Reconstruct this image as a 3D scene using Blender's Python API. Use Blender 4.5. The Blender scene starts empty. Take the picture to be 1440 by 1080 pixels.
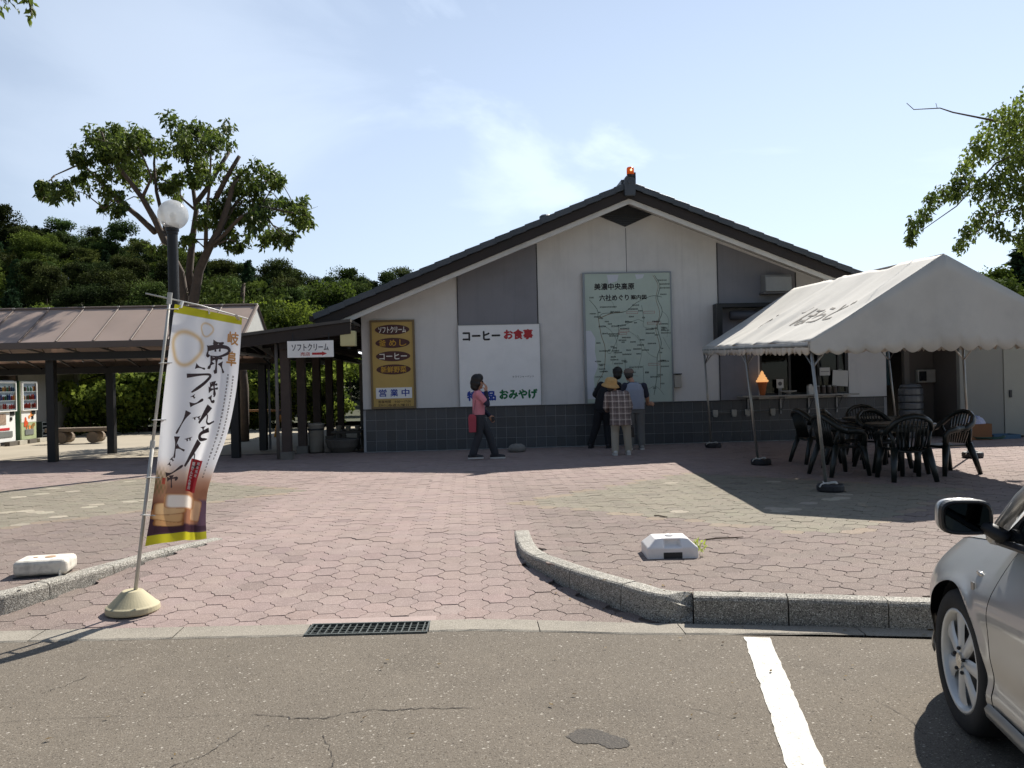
import bpy, bmesh, math, random
import numpy as np
from mathutils import Vector, Matrix
random.seed(7); RNG = np.random.default_rng(7)
sc = bpy.context.scene
R = math.radians
# ------------------------------------------------------------------ camera
CAMH, YAW, ROLL, FPX = 1.6, R(3.0), R(1.4), 1165.0
fw = Vector((math.sin(YAW), math.cos(YAW), 0)); rt0 = Vector((math.cos(YAW), -math.sin(YAW), 0)); up0 = Vector((0, 0, 1))
rt = rt0 * math.cos(ROLL) - up0 * math.sin(ROLL); up = up0 * math.cos(ROLL) + rt0 * math.sin(ROLL)
cam = bpy.data.cameras.new('camera'); cam.sensor_width = 36; cam.lens = FPX / 1440 * 36; cam.clip_start = .05; cam.clip_end = 2000
cobj = bpy.data.objects.new('camera', cam); sc.collection.objects.link(cobj)
M = Matrix((rt, up, -fw)).transposed().to_4x4(); M.translation = (0, 0, CAMH); cobj.matrix_world = M
sc.camera = cobj
def at(px, py, Y):
    d = fw + rt * ((px - 720) / FPX) - up * ((py - 540) / FPX)
    return Vector((0, 0, CAMH)) + d * (Y / d.y)
# ------------------------------------------------------------------ sky, sun, exposure
SUN_AZ, SUN_EL = R(38), R(46)          # azimuth from +Y towards +X
w = bpy.data.worlds.new('World'); sc.world = w; w.use_nodes = True
nt = w.node_tree; nt.nodes.clear()
N = lambda t, **k: (lambda n: ([setattr(n, a, b) for a, b in k.items()], n)[1])(nt.nodes.new(t))
sky = N('ShaderNodeTexSky', sky_type='NISHITA', sun_disc=False, sun_elevation=SUN_EL, sun_rotation=SUN_AZ, altitude=150, air_density=1.0, dust_density=.15, ozone_density=3.5)
bg = N('ShaderNodeBackground'); bg.inputs['Strength'].default_value = .06
out = N('ShaderNodeOutputWorld')
tc = N('ShaderNodeTexCoord')
mp = N('ShaderNodeMapping'); mp.inputs['Scale'].default_value = (1.3, 1.3, 3.2); mp.inputs['Rotation'].default_value = (0, .5, .2)
nz = N('ShaderNodeTexNoise'); nz.inputs['Scale'].default_value = 1.9; nz.inputs['Detail'].default_value = 7; nz.inputs['Roughness'].default_value = .55; nz.inputs['Distortion'].default_value = .5
rp = N('ShaderNodeValToRGB'); rp.color_ramp.elements[0].position = .56; rp.color_ramp.elements[1].position = 1.0
nt.links.new(tc.outputs['Generated'], mp.inputs['Vector']); nt.links.new(mp.outputs['Vector'], nz.inputs['Vector']); nt.links.new(nz.outputs['Fac'], rp.inputs['Fac'])
def cloud_at(px, py, r, soft):
    """one thin cloud: distance of the direction from the cloud's centre, roughened by the noise"""
    d = (at(px, py, 100.0) - Vector((0, 0, CAMH))).normalized()
    vm = N('ShaderNodeVectorMath', operation='DISTANCE'); vm.inputs[1].default_value = d
    nt.links.new(tc.outputs['Generated'], vm.inputs[0])
    ma = N('ShaderNodeMath', operation='MULTIPLY_ADD'); ma.inputs[1].default_value = -.55; ma.inputs[2].default_value = .275
    nt.links.new(nz.outputs['Fac'], ma.inputs[0])
    ad = N('ShaderNodeMath', operation='ADD'); nt.links.new(vm.outputs['Value'], ad.inputs[0]); nt.links.new(ma.outputs[0], ad.inputs[1])
    mr = N('ShaderNodeMapRange'); mr.inputs['From Min'].default_value = r; mr.inputs['From Max'].default_value = r - soft
    mr.interpolation_type = 'SMOOTHSTEP'
    nt.links.new(ad.outputs[0], mr.inputs['Value'])
    return mr.outputs['Result']
acc = rp.outputs['Color']
for i, (px, py, r, soft, k) in enumerate(((765, 255, .085, .08, .42), (825, 215, .06, .06, .36), (230, 90, .24, .22, .30), (130, 190, .2, .2, .28), (705, 310, .07, .07, .35))):
    m = N('ShaderNodeMath', operation='MULTIPLY'); m.inputs[1].default_value = k; nt.links.new(cloud_at(px, py, r, soft), m.inputs[0])
    mx = N('ShaderNodeMath', operation='MAXIMUM'); nt.links.new(acc, mx.inputs[0]); nt.links.new(m.outputs[0], mx.inputs[1]); acc = mx.outputs[0]
# thin haze and cirrus, brighter towards the sun (forward scattering)
SUNV = Vector((math.sin(SUN_AZ) * math.cos(SUN_EL), math.cos(SUN_AZ) * math.cos(SUN_EL), math.sin(SUN_EL)))
dt = N('ShaderNodeVectorMath', operation='DOT_PRODUCT'); dt.inputs[1].default_value = SUNV; nt.links.new(tc.outputs['Generated'], dt.inputs[0])
ph = N('ShaderNodeMapRange'); ph.inputs['From Min'].default_value = -.4; ph.inputs['From Max'].default_value = 1; ph.inputs['To Min'].default_value = .18; ph.inputs['To Max'].default_value = 1.5; nt.links.new(dt.outputs['Value'], ph.inputs['Value'])
hz = N('ShaderNodeVectorMath', operation='SCALE'); hz.inputs[0].default_value = (10.2, 11.5, 13.3); nt.links.new(ph.outputs['Result'], hz.inputs['Scale'])
sx = N('ShaderNodeSeparateXYZ'); nt.links.new(tc.outputs['Generated'], sx.inputs[0])      # the haze thins out towards the zenith
hv = N('ShaderNodeMapRange'); hv.inputs['From Min'].default_value = .0; hv.inputs['From Max'].default_value = .75; hv.inputs['To Min'].default_value = .62; hv.inputs['To Max'].default_value = .12; nt.links.new(sx.outputs['Z'], hv.inputs['Value'])
sc_ = N('ShaderNodeMapRange'); sc_.inputs['To Max'].default_value = .9; nt.links.new(hv.outputs['Result'], sc_.inputs['To Min']); nt.links.new(acc, sc_.inputs['Value'])
mixc = N('ShaderNodeMix', data_type='RGBA')
nt.links.new(sc_.outputs['Result'], mixc.inputs['Factor']); nt.links.new(sky.outputs['Color'], mixc.inputs['A']); nt.links.new(hz.outputs['Vector'], mixc.inputs['B'])
nt.links.new(mixc.outputs['Result'], bg.inputs['Color']); nt.links.new(bg.outputs[0], out.inputs['Surface'])
sd = bpy.data.lights.new('sun', 'SUN'); sd.energy = 5.0; sd.angle = R(.55); sd.color = (1, .95, .87)
so = bpy.data.objects.new('sun', sd); sc.collection.objects.link(so); so.location = (30, 40, 45)
SUNDIR = Vector((math.sin(SUN_AZ) * math.cos(SUN_EL), math.cos(SUN_AZ) * math.cos(SUN_EL), math.sin(SUN_EL)))
so.rotation_euler = SUNDIR.to_track_quat('Z', 'Y').to_euler()
vs = sc.view_settings; vs.view_transform = 'Standard'; vs.look = 'None'; vs.gamma = 1; vs.exposure = .64; vs.use_curve_mapping = False
sc.render.engine = 'CYCLES'; sc.cycles.use_denoising = True; sc.cycles.max_bounces = 6; sc.cycles.transparent_max_bounces = 6
sc.cycles.use_adaptive_sampling = True; sc.cycles.adaptive_threshold = .02; sc.cycles.caustics_reflective = False; sc.cycles.caustics_refractive = False
try: sc.cycles.denoiser = 'OPENIMAGEDENOISE'
except Exception: pass
# ------------------------------------------------------------------ materials
def lin(*c):
    if len(c) == 1: c = [int(c[0][i:i + 2], 16) for i in (0, 2, 4)]
    return tuple(((v / 255) / 12.92 if v / 255 < .04045 else ((v / 255 + .055) / 1.055) ** 2.4) for v in c)
MATS = {}
def mat(name, col=(.5, .5, .5), rough=.6, metal=0, var=.12, vscale=6, bump=0, bscale=60, spec=.5, trans=0, emit=0, coat=0, coord='Object', attr=None, objvar=0, stain=0, sscale=1.2, speck=None, streak=0):
    """Principled with colour variation: large noise, optional speckle, stains, per-object variation, colour attribute."""
    if name in MATS: return MATS[name]
    m = bpy.data.materials.new(name); m.use_nodes = True; t = m.node_tree; b = t.nodes['Principled BSDF']; L = t.links.new
    def nn(ty, **k):
        n = t.nodes.new(ty)
        for a, v in k.items(): setattr(n, a, v)
        return n
    b.inputs['Roughness'].default_value = rough; b.inputs['Metallic'].default_value = metal; b.inputs['Specular IOR Level'].default_value = spec
    if coat: b.inputs['Coat Weight'].default_value = coat; b.inputs['Coat Roughness'].default_value = .06
    if coord == 'World':
        src = nn('ShaderNodeNewGeometry').outputs['Position']
    else:
        src = nn('ShaderNodeTexCoord').outputs['Object']
    if attr:
        a = nn('ShaderNodeAttribute'); a.attribute_name = attr; c = a.outputs['Color']
    else:
        rgb = nn('ShaderNodeRGB'); rgb.outputs[0].default_value = (*col[:3], 1); c = rgb.outputs[0]
    def scale(c, fac):
        mx = nn('ShaderNodeMix', data_type='RGBA', blend_type='MULTIPLY'); mx.inputs['Factor'].default_value = 1
        L(c, mx.inputs['A']); L(fac, mx.inputs['B']); return mx.outputs['Result']
    if var:
        n1 = nn('ShaderNodeTexNoise'); n1.inputs['Scale'].default_value = vscale; n1.inputs['Detail'].default_value = 5; n1.inputs['Roughness'].default_value = .6; L(src, n1.inputs['Vector'])
        mr = nn('ShaderNodeMapRange'); mr.inputs['From Min'].default_value = .25; mr.inputs['From Max'].default_value = .75
        mr.inputs['To Min'].default_value = 1 - var; mr.inputs['To Max'].default_value = 1 + var; L(n1.outputs['Fac'], mr.inputs['Value'])
        c = scale(c, mr.outputs['Result'])
        rr = nn('ShaderNodeMapRange'); rr.inputs['To Min'].default_value = max(0, rough - .08); rr.inputs['To Max'].default_value = min(1, rough + .08); L(n1.outputs['Fac'], rr.inputs['Value']); L(rr.outputs['Result'], b.inputs['Roughness'])
    if objvar:
        oi = nn('ShaderNodeObjectInfo'); mr = nn('ShaderNodeMapRange'); mr.inputs['To Min'].default_value = 1 - objvar; mr.inputs['To Max'].default_value = 1 + objvar
        L(oi.outputs['Random'], mr.inputs['Value']); c = scale(c, mr.outputs['Result'])
    if stain:
        n2 = nn('ShaderNodeTexNoise'); n2.inputs['Scale'].default_value = sscale; n2.inputs['Detail'].default_value = 8; n2.inputs['Roughness'].default_value = .65; L(src, n2.inputs['Vector'])
        mr = nn('ShaderNodeMapRange'); mr.inputs['From Min'].default_value = .48; mr.inputs['From Max'].default_value = .72; mr.inputs['To Min'].default_value = 1; mr.inputs['To Max'].default_value = 1 - stain; L(n2.outputs['Fac'], mr.inputs['Value'])
        c = scale(c, mr.outputs['Result'])
    if streak:                                   # rain streaks: noise drawn out along z
        mpp = nn('ShaderNodeMapping'); mpp.inputs['Scale'].default_value = (7, 7, .35); L(src, mpp.inputs['Vector'])
        n4 = nn('ShaderNodeTexNoise'); n4.inputs['Scale'].default_value = 1; n4.inputs['Detail'].default_value = 6; n4.inputs['Roughness'].default_value = .7; L(mpp.outputs['Vector'], n4.inputs['Vector'])
        mr = nn('ShaderNodeMapRange'); mr.inputs['From Min'].default_value = .52; mr.inputs['From Max'].default_value = .75; mr.inputs['To Min'].default_value = 1; mr.inputs['To Max'].default_value = 1 - streak; L(n4.outputs['Fac'], mr.inputs['Value'])
        c = scale(c, mr.outputs['Result'])
    if speck:                                    # (scale, colour, amount) grains of a second colour
        for (s, cc, lo, hi) in speck:
            v = nn('ShaderNodeTexVoronoi'); v.inputs['Scale'].default_value = s; L(src, v.inputs['Vector'])
            sep = nn('ShaderNodeSeparateColor'); L(v.outputs['Color'], sep.inputs[0])
            mr = nn('ShaderNodeMapRange'); mr.inputs['From Min'].default_value = lo; mr.inputs['From Max'].default_value = hi; L(sep.outputs[0], mr.inputs['Value'])
            mx = nn('ShaderNodeMix', data_type='RGBA'); mx.inputs['B'].default_value = (*cc, 1); L(mr.outputs['Result'], mx.inputs['Factor']); L(c, mx.inputs['A']); c = mx.outputs['Result']
    L(c, b.inputs['Base Color'])
    if bump:
        n3 = nn('ShaderNodeTexNoise'); n3.inputs['Scale'].default_value = bscale; n3.inputs['Detail'].default_value = 6; L(src, n3.inputs['Vector'])
        bp = nn('ShaderNodeBump'); bp.inputs['Strength'].default_value = bump; bp.inputs['Distance'].default_value = .01; L(n3.outputs['Fac'], bp.inputs['Height']); L(bp.outputs['Normal'], b.inputs['Normal'])
    if emit: b.inputs['Emission Color'].default_value = (*col[:3], 1); b.inputs['Emission Strength'].default_value = emit
    if trans:
        tr = nn('ShaderNodeBsdfTranslucent'); L(c, tr.inputs['Color']); ms = nn('ShaderNodeMixShader'); ms.inputs['Fac'].default_value = trans
        L(b.outputs[0], ms.inputs[1]); L(tr.outputs[0], ms.inputs[2]); L(ms.outputs[0], t.nodes['Material Output'].inputs['Surface'])
    MATS[name] = m; return m
def glass_mat(name, col=(.6, .7, .7), fac=.75, rough=.03):
    """thin pane: mostly see-through with a mirror-like reflection"""
    if name in MATS: return MATS[name]
    m = bpy.data.materials.new(name); m.use_nodes = True; t = m.node_tree; t.nodes.clear()
    g = t.nodes.new('ShaderNodeBsdfGlossy'); g.inputs['Roughness'].default_value = rough
    tr = t.nodes.new('ShaderNodeBsdfTransparent'); tr.inputs['Color'].default_value = (*col, 1)
    fr = t.nodes.new('ShaderNodeLayerWeight'); pw_ = t.nodes.new('ShaderNodeMath'); pw_.operation = 'POWER'; pw_.inputs[1].default_value = 4
    ma = t.nodes.new('ShaderNodeMath'); ma.operation = 'MULTIPLY_ADD'; ma.inputs[1].default_value = .9; ma.inputs[2].default_value = .045
    mx = t.nodes.new('ShaderNodeMixShader'); o = t.nodes.new('ShaderNodeOutputMaterial')
    t.links.new(fr.outputs['Facing'], pw_.inputs[0]); t.links.new(pw_.outputs[0], ma.inputs[0]); t.links.new(ma.outputs[0], mx.inputs[0]); t.links.new(tr.outputs[0], mx.inputs[1]); t.links.new(g.outputs[0], mx.inputs[2]); t.links.new(mx.outputs[0], o.inputs['Surface'])
    MATS[name] = m; return m
# ------------------------------------------------------------------ objects
COL = sc.collection
def tag(o, label=None, cat=None, group=None, kind=None):
    for k, v in (('label', label), ('category', cat), ('group', group), ('kind', kind)):
        if v: o[k] = v
    return o
def thing(name, label, cat, loc=(0, 0, 0), group=None, kind=None, rotz=0):
    o = bpy.data.objects.new(name, None); COL.objects.link(o); o.location = loc; o.rotation_euler = (0, 0, rotz); o.empty_display_size = .2
    return tag(o, label, cat, group, kind)
def link(name, me, m, parent=None, local=False):
    o = bpy.data.objects.new(name, me); COL.objects.link(o)
    if m is not None and not me.materials: me.materials.append(m)
    if parent is not None:
        o.parent = parent
        if not local: o.matrix_parent_inverse = world_of(parent).inverted()
    return o
def world_of(o):
    mb = Matrix.LocRotScale(o.location, o.rotation_euler, o.scale)
    return mb if o.parent is None else world_of(o.parent) @ o.matrix_parent_inverse @ mb
def copy_tree(o, parent=None):
    c = o.copy(); COL.objects.link(c)
    if parent is not None: c.parent = parent; c.matrix_parent_inverse = o.matrix_parent_inverse.copy()
    for ch in list(o.children): copy_tree(ch, c)
    return c
class MB:
    def __init__(s): s.v = []; s.f = []
    def add(s, vs, fs):
        n = len(s.v); s.v.extend([tuple(p) for p in vs]); s.f.extend([tuple(i + n for i in f) for f in fs]); return s
    def box(s, lo, hi, M=None):
        (a, b, c), (d, e, f) = lo, hi
        vs = [Vector(p) for p in ((a, b, c), (d, b, c), (d, e, c), (a, e, c), (a, b, f), (d, b, f), (d, e, f), (a, e, f))]
        if M is not None: vs = [M @ p for p in vs]
        return s.add(vs, [(3, 2, 1, 0), (4, 5, 6, 7), (0, 1, 5, 4), (1, 2, 6, 5), (2, 3, 7, 6), (3, 0, 4, 7)])
    def cbox(s, c, size, rz=0, M=None):
        h = Vector(size) / 2; T = Matrix.Translation(c) @ (M if M is not None else Matrix.Rotation(rz, 4, 'Z'))
        return s.box(-h, h, T)
    def prism(s, poly, lo, hi, axis='y'):
        """polygon in the plane across AXIS, extruded from lo to hi along it"""
        mk = {'y': lambda p, t: (p[0], t, p[1]), 'x': lambda p, t: (t, p[0], p[1]), 'z': lambda p, t: (p[0], p[1], t)}[axis]
        n = len(poly); vs = [mk(p, lo) for p in poly] + [mk(p, hi) for p in poly]
        fs = [tuple(range(n)), tuple(range(2 * n - 1, n - 1, -1))] + [(i, i + n, (i + 1) % n + n, (i + 1) % n) for i in range(n)]
        return s.add(vs, fs)
    def tube(s, pts, rad, n=8, cap=True, flat=1.0):
        pts = [Vector(p) for p in pts]; rad = rad if hasattr(rad, '__len__') else [rad] * len(pts)
        prev = None; rings = []
        for i, p in enumerate(pts):
            d = (pts[min(i + 1, len(pts) - 1)] - pts[max(i - 1, 0)]).normalized()
            if prev is None:
                a = Vector((0, 0, 1)) if abs(d.z) < .9 else Vector((1, 0, 0)); u = d.cross(a).normalized()
            else: u = (prev - d * prev.dot(d)).normalized()
            prev = u; v = d.cross(u)
            rings.append([p + (u * math.cos(2 * math.pi * k / n) + v * math.sin(2 * math.pi * k / n) * flat) * rad[i] for k in range(n)])
        vs = [q for r in rings for q in r]; fs = []
        for i in range(len(pts) - 1):
            for k in range(n): fs.append((i * n + k, i * n + (k + 1) % n, (i + 1) * n + (k + 1) % n, (i + 1) * n + k))
        if cap: fs.append(tuple(range(n - 1, -1, -1))); fs.append(tuple((len(pts) - 1) * n + k for k in range(n)))
        return s.add(vs, fs)
    def lathe(s, prof, c=(0, 0, 0), n=24, M=None, cap=True):
        c = Vector(c); vs = []; fs = []
        for r, z in prof:
            for k in range(n):
                a = 2 * math.pi * k / n; p = Vector((r * math.cos(a), r * math.sin(a), z)); vs.append(c + (M @ p if M is not None else p))
        for i in range(len(prof) - 1):
            for k in range(n): fs.append((i * n + k, i * n + (k + 1) % n, (i + 1) * n + (k + 1) % n, (i + 1) * n + k))
        if cap and prof[0][0] > 1e-6: fs.append(tuple(range(n - 1, -1, -1)))
        if cap and prof[-1][0] > 1e-6: fs.append(tuple((len(prof) - 1) * n + k for k in range(n)))
        return s.add(vs, fs)
    def sphere(s, c, r, nu=16, nv=10, sc_=(1, 1, 1), M=None):
        prof = [(math.sin(math.pi * i / nv), -math.cos(math.pi * i / nv)) for i in range(nv + 1)]
        S = Matrix.Diagonal((r * sc_[0], r * sc_[1], r * sc_[2], 1)); S = (M @ S) if M is not None else S
        return s.lathe(prof, c, nu, S)
    def grid(s, P):
        """P: rows of points"""
        r, c = len(P), len(P[0])
        return s.add([p for row in P for p in row], [(i * c + j, i * c + j + 1, (i + 1) * c + j + 1, (i + 1) * c + j) for i in range(r - 1) for j in range(c - 1)])
    def mesh(s, name, smooth=False):
        me = bpy.data.meshes.new(name); me.from_pydata(s.v, [], s.f); me.validate()
        if smooth: me.polygons.foreach_set('use_smooth', [True] * len(me.polygons))
        me.update(); return me
    def obj(s, name, m, parent=None, smooth=False, bevel=0, seg=2, local=False, solid=0, subsurf=0):
        o = link(name, s.mesh(name, smooth), m, parent, local)
        if solid: md = o.modifiers.new('solid', 'SOLIDIFY'); md.thickness = solid; md.offset = 0
        if bevel: md = o.modifiers.new('bevel', 'BEVEL'); md.width = bevel; md.segments = seg; md.limit_method = 'ANGLE'; md.angle_limit = R(35)
        if subsurf: md = o.modifiers.new('sub', 'SUBSURF'); md.levels = subsurf; md.render_levels = subsurf
        return o
def np_mesh(name, V, Fq, smooth=False):
    """V (n,3); Fq list of index arrays (m,k)"""
    me = bpy.data.meshes.new(name); me.vertices.add(len(V)); me.vertices.foreach_set('co', np.ascontiguousarray(V, 'f').ravel())
    loops = np.concatenate([f.ravel() for f in Fq]); sizes = np.concatenate([np.full(len(f), f.shape[1]) for f in Fq])
    starts = np.concatenate([[0], np.cumsum(sizes)[:-1]])
    me.loops.add(len(loops)); me.loops.foreach_set('vertex_index', loops.astype('i'))
    me.polygons.add(len(sizes)); me.polygons.foreach_set('loop_start', starts.astype('i'))
    me.polygons.foreach_set('use_smooth', np.full(len(sizes), bool(smooth)))
    me.update(calc_edges=True); return me
def color_attr(me, name, C):
    a = me.color_attributes.new(name, 'FLOAT_COLOR', 'POINT'); C4 = np.ones((len(me.vertices), 4), 'f'); C4[:, :3] = C; a.data.foreach_set('color', C4.ravel())
TEXT = {}
def text_geo(s, bold=0.0):
    k = (s, bold)
    if k in TEXT: return TEXT[k]
    cu = bpy.data.curves.new('lettering', 'FONT'); cu.body = s; cu.size = 1; cu.offset = bold; cu.resolution_u = 3
    o = bpy.data.objects.new('lettering', cu); COL.objects.link(o); bpy.context.view_layer.update()
    me = bpy.data.meshes.new_from_object(o.evaluated_get(bpy.context.evaluated_depsgraph_get()))
    vs = np.array([v.co[:2] for v in me.vertices]); fs = [tuple(p.vertices) for p in me.polygons]
    bpy.data.objects.remove(o); bpy.data.curves.remove(cu); bpy.data.meshes.remove(me)
    lo, hi = vs.min(0), vs.max(0); vs = (vs - lo) / (hi - lo)      # unit box
    TEXT[k] = (vs, fs, (hi - lo)); return TEXT[k]
def text_add(mb, s, fn, x0, x1, y0, y1, bold=.012):
    """lettering stretched into the box x0..x1, y0..y1 of fn's plane; heavier strokes are overprinted with small shifts"""
    vs, fs, dim = text_geo(s); em = (y1 - y0) * bold * 1.1
    for k, (dx, dy) in enumerate(((0, 0), (1, 0), (-1, 0), (0, 1), (0, -1)) if bold > .004 else ((0, 0),)):
        mb.add([fn(x0 + (x1 - x0) * a + dx * em, y0 + (y1 - y0) * b + dy * em, k * .0003) for a, b in vs], fs)
def wallf(Y): return lambda x, z, k=0: (x, Y - k, z)
P0 = .17          # level of the plaza above the parking lot
# ================================================================== GROUND
def interp_poly(pts, step):
    pts = [Vector((*p, 0)) for p in pts]; out = []
    # Catmull-Rom
    for i in range(len(pts) - 1):
        p0, p1, p2, p3 = pts[max(i - 1, 0)], pts[i], pts[i + 1], pts[min(i + 2, len(pts) - 1)]
        n = max(2, int((p2 - p1).length / step))
        for k in range(n):
            t = k / n; out.append(.5 * ((2 * p1) + (p2 - p0) * t + (2 * p0 - 5 * p1 + 4 * p2 - p3) * t * t + (3 * p1 - p0 - 3 * p2 + p3) * t ** 3))
    out.append(pts[-1]); return out
KL = interp_poly([(-2.39, 8.13), (-2.70, 7.66), (-2.93, 7.15), (-3.15, 6.62), (-3.40, 6.13), (-3.78, 5.86), (-4.6, 5.80), (-6.5, 5.95), (-10, 6.3)], .05)
KR = interp_poly([(.40, 8.02), (.40, 7.27), (.46, 6.89), (.60, 6.57), (.79, 6.16), (1.06, 5.71), (1.27, 5.42), (1.83, 5.27), (2.28, 5.15), (2.88, 4.99), (5, 4.50), (9, 3.65)], .05)
GB = interp_poly([(-10, 6.25), (-6.5, 5.93), (-4.2, 5.76), (-3.26, 5.80), (-.9, 5.66), (.06, 5.63), (1.22, 5.37), (2.81, 5.04), (5, 4.50), (9, 3.65)], .2)   # back edge of the gutter
def lerp_x(poly, x):
    for a, b in zip(poly, poly[1:]):
        if a.x <= x <= b.x: return a.y + (b.y - a.y) * (x - a.x) / max(1e-6, b.x - a.x)
    return poly[0].y if x < poly[0].x else poly[-1].y
KLy = np.array([p.y for p in KL[::-1]]); KLx = np.array([p.x for p in KL[::-1]])
KRy = np.array([p.y for p in KR[::-1]]); KRx = np.array([p.x for p in KR[::-1]])
mL = KLx > -3.8; KLx, KLy = KLx[mL], KLy[mL]
iL = np.argsort(KLy); iR = np.argsort(KRy)
def in_ramp(x, y):
    xl = np.interp(y, KLy[iL], KLx[iL]); xr = np.interp(y, KRy[iR], KRx[iR])
    return (y < 8.1) & (x > xl) & (x < xr)
def zpave(x, y):
    t = np.clip((np.asarray(y) - 5.62) / (8.05 - 5.62), 0, 1)
    return np.where(in_ramp(np.asarray(x), np.asarray(y)), P0 * t * t * (3 - 2 * t) * .5 + P0 * t * .5, P0)
# --- parking lot asphalt
m_asph = mat('asphalt', lin('6c6459'), .93, var=.12, vscale=.8, bump=.45, bscale=110, stain=.2, sscale=1.4, coord='World', spec=.25,
             speck=[(260, lin('7d766c'), .86, .92), (240, lin('544e46'), .84, .9), (170, lin('8d8579'), .96, .975), (130, lin('4d463e'), .965, .98), (105, lin('a39c91'), .99, .996)])
rows = []
for i in range(61):
    x = -12 + 22 * i / 60; rows.append(x)
mb = MB(); yb = [lerp_x(GB, x) - .2 for x in rows]
mb.grid([[(x, -8 + (y + 8) * j / 20, 0) for j in range(21)] for x, y in zip(rows, yb)])
lot = mb.obj('parking_lot', m_asph); tag(lot, 'grey weathered asphalt of the parking lot in front of the gutter', 'parking lot', kind='structure')
far = MB().grid([[(-400, -300, -.05), (400, -300, -.05)], [(-400, 500, -.05), (400, 500, -.05)]]).obj('ground', mat('soil', lin('6e6a58'), .95, var=.3, vscale=.3, coord='World'))
tag(far, 'open earth ground reaching out to the wooded hills', 'ground', kind='structure')
# painted line
m_line = mat('road_paint', lin('cdc9bf'), .75, var=.07, vscale=9, bump=.3, bscale=110, coord='World', stain=.3, sscale=7, speck=[(150, lin('8d867a'), .975, .985)])
ln = MB(); ld = Vector((1.735 - 1.34, 5.02 - 3.32, 0)).normalized(); lr = Vector((ld.y, -ld.x, 0)); a0 = Vector((1.735, 5.02, .004)) - ld * 5.5; L_ = []
for i in range(111):
    c = a0 + ld * (5.5 * i / 110); j = [random.uniform(-.004, .004) - (random.random() < .06) * .006 for _ in '12']
    L_.append([c - lr * (.078 + j[0]), c + lr * (.078 + j[1])])
ln.grid(L_).obj('painted_line', m_line, lot)
# cracks and oil stain
m_crack = mat('crack_tar', lin('3a3531'), .95, var=.2)
def crack(px, wid):
    pts = []
    for (x0, y0), (x1, y1) in zip(px, px[1:]):
        for k in range(6):
            t = k / 6; d = fw + rt * ((x0 + (x1 - x0) * t - 720) / FPX) - up * ((y0 + (y1 - y0) * t - 540) / FPX); q = Vector((0, 0, CAMH)) + d * (-CAMH / d.z)
            pts.append(q + Vector((random.uniform(-.012, .012), random.uniform(-.012, .012), .003)))
    g = []
    for i, p in enumerate(pts):
        d = (pts[min(i + 1, len(pts) - 1)] - pts[max(i - 1, 0)]).normalized(); n = Vector((-d.y, d.x, 0)); ww = wid * random.uniform(.15, 1)
        g.append([p - n * ww, p + n * ww])
    MB().grid(g).obj('crack', m_crack, lot)
crack([(350, 1005), (390, 1008), (420, 1011), (455, 1010), (490, 1003), (520, 998), (560, 999), (610, 996), (680, 997)], .0045)
crack([(0, 1016), (60, 1012), (130, 1008), (240, 1008), (345, 1005)], .0012)
crack([(240, 1080), (290, 1062), (320, 1040), (345, 1025)], .003)
crack([(455, 1036), (470, 1063), (462, 1085)], .003)
crack([(60, 975), (90, 965), (125, 950)], .003)
crack([(920, 985), (985, 1000), (1040, 1012)], .0016)
crack([(1230, 985), (1275, 1010), (1320, 1050)], .0016)
st = [(0.40, 3.73), (.47, 3.80), (.55, 3.79), (.60, 3.73), (.67, 3.66), (.66, 3.60), (.58, 3.585), (.53, 3.64), (.45, 3.65)]
c0 = Vector((.53, 3.7, 0)); ring = interp_poly(st + [st[0]], .01); MB().add([(p.x + random.uniform(-.006, .006), p.y + random.uniform(-.006, .006), .0025) for p in ring[:-1]], [tuple(range(len(ring) - 1))]).obj('oil_stain', mat('damp_asphalt', lin('403a33'), .8, var=.2, vscale=30, coord='World', bump=.5, bscale=95, speck=[(260, lin('5a5349'), .86, .9), (240, lin('322e29'), .8, .86)]), lot)
# --- concrete gutter: slabs with joints, and the drain grate
m_conc = mat('gutter_concrete', lin('8d867a'), .9, var=.1, vscale=5, bump=.3, bscale=150, coord='World', stain=.25, sscale=3, objvar=.06, speck=[(260, lin('a8a193'), .88, .93), (220, lin('6f685c'), .86, .92)])
gut = thing('gutter', 'pale concrete gutter strip between the asphalt and the paving', 'gutter', kind='structure')
gx = [-10, -8, -6, -4.4, -2.9, -1.96, -1.10, -.30, .42, 1.32, 2.4, 4, 6, 9]
for a, b in zip(gx, gx[1:]):
    if a == -1.10: continue
    xs = np.linspace(a + .003, b - .003, 9); g0 = []; 
    for x in xs:
        y = lerp_x(GB, x); wd = .24 if x < .9 else max(.15, .24 - (x - .9) * .07)
        g0.append([(x, y - wd - random.uniform(0, .012), .001), (x, y - wd + .01, .009), (x, y - .012, .012), (x, y, -.03)])
    MB().grid(g0).obj('gutter_slab', m_conc, gut)
dr = thing('drain_grate', 'black steel drain grate set in the gutter below the pink paving', 'drain grate', (-.7, 5.53, 0))
gy = lerp_x(GB, -.7); m_grate = mat('galvanised_grate', lin('5b5f5c'), .55, metal=.6, var=.25, vscale=30)
M_ = Matrix.Translation((-.7, gy - .125, 0)) @ Matrix.Rotation(R(-2.6), 4, 'Z')
MB().box((-.4, -.12, -.12), (.4, .12, -.1), M_).obj('pit', mat('pit_dark', (.01, .01, .01), .9, var=0), dr)
fr_ = MB()
for lo, hi in (((-.4, -.125, -.1), (.4, -.108, .012)), ((-.4, .108, -.1), (.4, .125, .012)), ((-.4, -.108, -.1), (-.388, .108, .012)), ((.388, -.108, -.1), (.4, .108, .012))): fr_.box(lo, hi, M_)
fr_.obj('frame', m_grate, dr)
for i in range(17):
    x = -.365 + .73 * i / 16; MB().box((x - .004, -.108, -.02), (x + .004, .108, .008), M_).obj('bar', m_grate, dr)
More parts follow.
